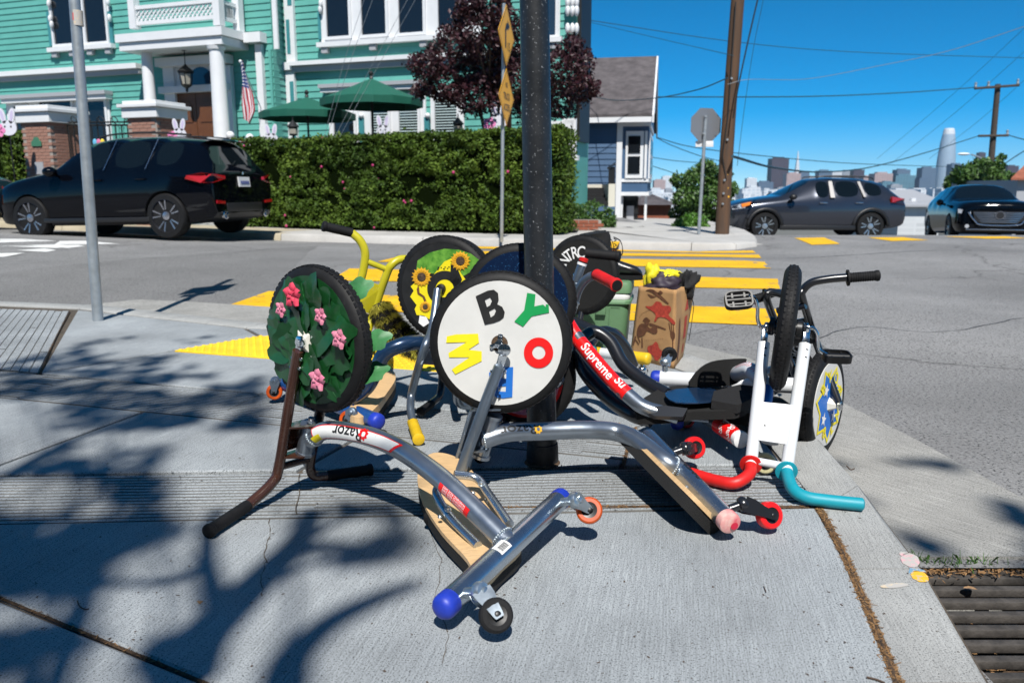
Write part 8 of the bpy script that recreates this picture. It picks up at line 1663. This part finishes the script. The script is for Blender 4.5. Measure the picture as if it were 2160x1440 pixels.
dapple(-120, 560, 710, 905, 800, 8.5, .02, 3.2); dapple(-200, 400, 1090, 1260, 560, 8.5, -.2, 2.4); dapple(-150, 340, 940, 1100, 190, 8.5, .05, 3.5); dapple(640, 900, 1060, 1190, 55, 7.5, .05, 6); dapple(780, 1000, 1180, 1260, 30, 7.5, 0, 5)
dapple(-100, 380, 1330, 1440, 90, 6.5, .1, 4)
for (x0, x1, y0, y1, n, h, thr, fs) in ((1.15, 1.62, 2.0, 2.75, 150, 9.0, .05, 2.6), (1.06, 1.9, .9, 2.05, 90, 9.5, -.2, 3)):
    k = 0
    while k < n:
        x, y = rnd.uniform(x0, x1), rnd.uniform(y0, y1)
        if x < kx(y)+.05 or noise.noise(V((x*fs, y*fs, h))) < thr: continue
        pts.append(lifted(x, y, h+rnd.uniform(-.8, .8))); k += 1
obj('crown', leafcloud(pts, .062, 77, .8, .75), 'leaf_overhead', ot, smooth=False, kind='stuff')
for k in range(26):
    p = pts[int(rnd.random()*len(pts))]; q = lifted(-.62, .6, 5.0).lerp(p, .35)+V((rnd.gauss(0, .2), rnd.gauss(0, .2), .2)); b = MB(); b.tube(smoothpath([lifted(-.62, .6, 5.0), q, p], 4), [.02, .018, .016, .013, .011, .009, .007, .005, .003], 5)
    if p.x < -.2: obj('limb', b, 'bark', ot)
# unseen row of houses added behind the viewer to block part of the sky
mat('stucco', (.30, .27, .23), .9, var=.1, vs=2)
for k, (x0, x1, hgt, lb) in enumerate(((-34, -21, 9.5, 'far left'), (-20.5, -8, 8.6, 'left'), (-7.5, 5, 9.2, 'middle'), (5.5, 17, 8.4, 'right'))):
    t = thing('sky_block_house', 'unseen stucco house added behind the viewer to block skylight, the '+lb+' one', 'house', ((x0+x1)/2, -12, 0), 'unseen houses added behind the viewer'); b = MB(); b.box2((x0, -20, 0), (x1, -9, hgt)); obj('wall', b, 'stucco', t, smooth=False); b = MB(); b.box2((x0-.2, -20.2, hgt), (x1+.2, -8.7, hgt+.3)); obj('roof', b, 'trim_grey', t, smooth=False)
    for i in range(3):
        for j in (1.2, 4.8): xc = lerp(x0, x1, (i+.5)/3); b = MB(); b.box2((xc-1, -9.02, j), (xc+1, -8.94, j+2)); w_ = obj('window', b, 'trim_white', t, smooth=False); b = MB(); b.box2((xc-.85, -8.95, j+.15), (xc+.85, -8.92, j+1.85)); obj('pane', b, 'glass_dark', w_, smooth=False)
# dirt in the joints, grass, twigs and leaves
def seam(label, path, w0, w1, n, seed):
    P = smoothpath([V((x, y, -.004)) for x, y in path], 8); r_ = random.Random(seed); b = MB()
    L_ = len(P)
    for i in range(L_-1):
        d = (P[i+1]-P[i]).normalized(); s = V((-d.y, d.x, 0)); w_ = lerp(w0, w1, i/L_)*(1+.35*noise.noise(P[i]*9)); w2 = lerp(w0, w1, (i+1)/L_)*(1+.35*noise.noise(P[i+1]*9)); b.add([P[i]-s*w_, P[i+1]-s*w2, P[i+1]+V((0, 0, .006)), P[i+1]+s*w2, P[i]+s*w_, P[i]+V((0, 0, .006))], [(0, 1, 2, 5), (5, 2, 3, 4)])
    o = obj('joint_soil', b, 'soil'); o['kind'] = 'stuff'; b = MB()
    for k in range(n):
        i = r_.randrange(L_-1); d = (P[i+1]-P[i]).normalized(); s = V((-d.y, d.x, 0)); c = P[i].lerp(P[i+1], r_.random())+s*r_.gauss(0, .55)*lerp(w0, w1, i/L_)+V((0, 0, .002+.004*r_.random())); a = r_.random()*6.28; e = V((math.cos(a), math.sin(a), r_.uniform(-.05, .2)))*r_.uniform(.003, .009); q = V((-math.sin(a), math.cos(a), 0))*r_.uniform(.0006, .0016); b.add([c-e-q, c-e+q, c+e+q, c+e-q], [(0, 1, 2, 3)])
    o = obj('joint_litter', b, 'straw', smooth=False); o['kind'] = 'stuff'
seam('', [(.885, 2.16), (.855, 1.98), (.815, 1.78), (.765, 1.55), (.71, 1.31), (.64, 1.0)], .011, .010, 1500, 1)
seam('', [(-1.84, 2.02), (-1.1, 1.62), (-.6, 1.35), (.1, .97)], .0025, .003, 120, 2); seam('', [(-.2, 2.155), (.3, 2.165), (.86, 2.165)], .004, .008, 350, 3); seam('', [(.37, 2.51), (.42, 2.75), (.475, 2.94)], .006, .005, 150, 4); seam('', [(-2.35, 3.87), (-2.8, 4.8), (-3.3, 5.88)], .004, .004, 60, 5)
r_ = random.Random(9); b = MB()
for cx, cy, n in ((1.10, 2.045, 60), (1.28, 2.04, 26), (1.5, 2.04, 60), (1.2, 2.03, 24), (1.62, 2.04, 30)):
    for k in range(n):
        p = V((cx+r_.gauss(0, .035), cy-abs(r_.gauss(0, .015)), -.115)); d = V((r_.gauss(0, .5), r_.gauss(-.2, .5), 1)).normalized()*r_.uniform(.02, .055); s = V((.0018, .001, 0)); b.add([p-s, p+s, p+d*.6+s*.6+V((0, 0, .004)), p+d+V((0, 0, -.006)), p+d*.6-s*.6+V((0, 0, .004))], [(0, 1, 2, 3, 4)])
o = obj('weeds', b, 'weed', smooth=False); o['kind'] = 'stuff'
b = MB()
for k in range(900): p = V((r_.uniform(1.05, 1.74), 2.03-abs(r_.gauss(0, .03)), -.118+r_.random()*.008)); a = r_.random()*6.28; e = V((math.cos(a), math.sin(a), .2))*r_.uniform(.003, .010); q = V((-math.sin(a), math.cos(a), .3))*.0018; b.add([p-e-q, p-e+q, p+e+q, p+e-q], [(0, 1, 2, 3)])
for k in range(500): y = r_.uniform(.9, 2.0); p = V((r_.uniform(kx(y)+.03, 1.25), y, -.30+r_.random()*.05)); a = r_.random()*6.28; e = V((math.cos(a), math.sin(a), .2))*r_.uniform(.005, .015); q = V((-math.sin(a), math.cos(a), .3))*.004; b.add([p-e-q, p-e+q, p+e+q, p+e-q], [(0, 1, 2, 3)])
o = obj('drain_litter', b, 'straw', smooth=False); o['kind'] = 'stuff'
b = MB()
for k in range(420):
    p = V((r_.uniform(-1.5, 1.0), r_.uniform(1.1, 2.6), .0015)); a = r_.random()*6.28; e = V((math.cos(a), math.sin(a), 0))*r_.uniform(.0015, .004); q = V((-math.sin(a), math.cos(a), 0))*r_.uniform(.0008, .002); b.add([p-e-q, p-e+q, p+e+q, p+e-q], [(0, 1, 2, 3)])
o = obj('grit', b, 'twig', smooth=False); o['kind'] = 'stuff'
def drape(nm, pts, m, lab, cat): 
    b = MB(); b.poly([G(x, y, .0008)+V((0, 0, .001)) for x, y in pts]); o = obj(nm, b, m, kerb, smooth=False); return o
cz8 = lambda pts: [(1480+x*.3148, 1020+y*.3148) for x, y in pts]
def blob(cx, cy, rx, ry, rot, seed, n=26): return [(cx+(rx*math.cos(a)*math.cos(rot)-ry*math.sin(a)*math.sin(rot))*(1+.12*noise.noise(V((math.cos(a)*2, math.sin(a)*2, seed)))), cy+(rx*math.cos(a)*math.sin(rot)+ry*math.sin(a)*math.cos(rot))*(1+.12*noise.noise(V((math.cos(a)*2, math.sin(a)*2, seed))))) for a in [2*math.pi*k/n for k in range(n)]]
drape('chalk_mark', cz8(blob(1398, 512, 66, 44, .35, 1)), 'chalk_pink', '', ''); drape('chalk_mark', cz8(blob(1366, 475, 44, 16, 0.2, 5)), 'chalk_pink', '', ''); drape('chalk_mark', cz8(blob(1462, 622, 62, 34, .35, 2)), 'chalk_yellow', '', ''); drape('chalk_mark', cz8([(1395, 562), (1490, 578), (1505, 592), (1425, 590), (1385, 606), (1390, 580)]), 'chalk_blue', '', ''); drape('chalk_mark', cz8(blob(1290, 682, 95, 16, -.06, 3)), 'chalk_pale', '', '')
def litter(nm, lab, px, py, z, size, m, cat, seed, curl=.3):
    p = G(px, py, z); b = leafmesh(size, 3, curl, seed); q = place(b, p+V((0, 0, size*.22)), frame((.1, .2, 1), (math.cos(seed), math.sin(seed), .1))); tag(obj(nm, q, m, ang=80), lab, cat)
litter('fallen_leaf', 'tan dry leaf lying on the storm drain grate', 2048, 1243, -.115, .028, 'dry_leaf', 'leaf', 3)
litter('fallen_leaf', 'tiny yellow leaf scrap on the pavement below the brown grip', 422, 1270, .0, .014, 'dry_leaf', 'leaf', 5)
def twig(lab, pts, r=.0018):
    b = MB(); b.tube(smoothpath([G(x, y, .003) for x, y in pts], 4), r, 5); tag(obj('twig', b, 'twig'), lab, 'twig')
twig('small curved brown twig on the left pavement', [(163, 1266), (168, 1278), (180, 1284), (188, 1283)], .0014); twig('short brown twig at the bottom right of the pavement', [(1828, 1427), (1848, 1432), (1866, 1439)], .0022); twig('thin dark pine needle on the pavement right of the black caster', [(1611, 1235), (1616, 1248)], .001); twig('short dark twig on the gutter concrete near the teal grip', [(1786, 982), (1794, 990), (1802, 988)], .0022)
# ================================================================== thin haze over the city
hz = bpy.data.materials.new('haze'); hz.use_nodes = True; t_ = hz.node_tree
for n_ in list(t_.nodes):
    if n_.type != 'OUTPUT_MATERIAL': t_.nodes.remove(n_)
pv = t_.nodes.new('ShaderNodeVolumePrincipled'); pv.inputs['Color'].default_value = (.70, .90, 1.0, 1); pv.inputs['Density'].default_value = 0.00005; pv.inputs['Anisotropy'].default_value = 0.2
t_.links.new(pv.outputs[0], [n_ for n_ in t_.nodes if n_.type == 'OUTPUT_MATERIAL'][0].inputs['Volume'])
b = MB(); b.box2((-5100, -2100, -95), (5100, 7100, 260)); o = obj('haze', b, hz, smooth=False); o['kind'] = 'stuff'
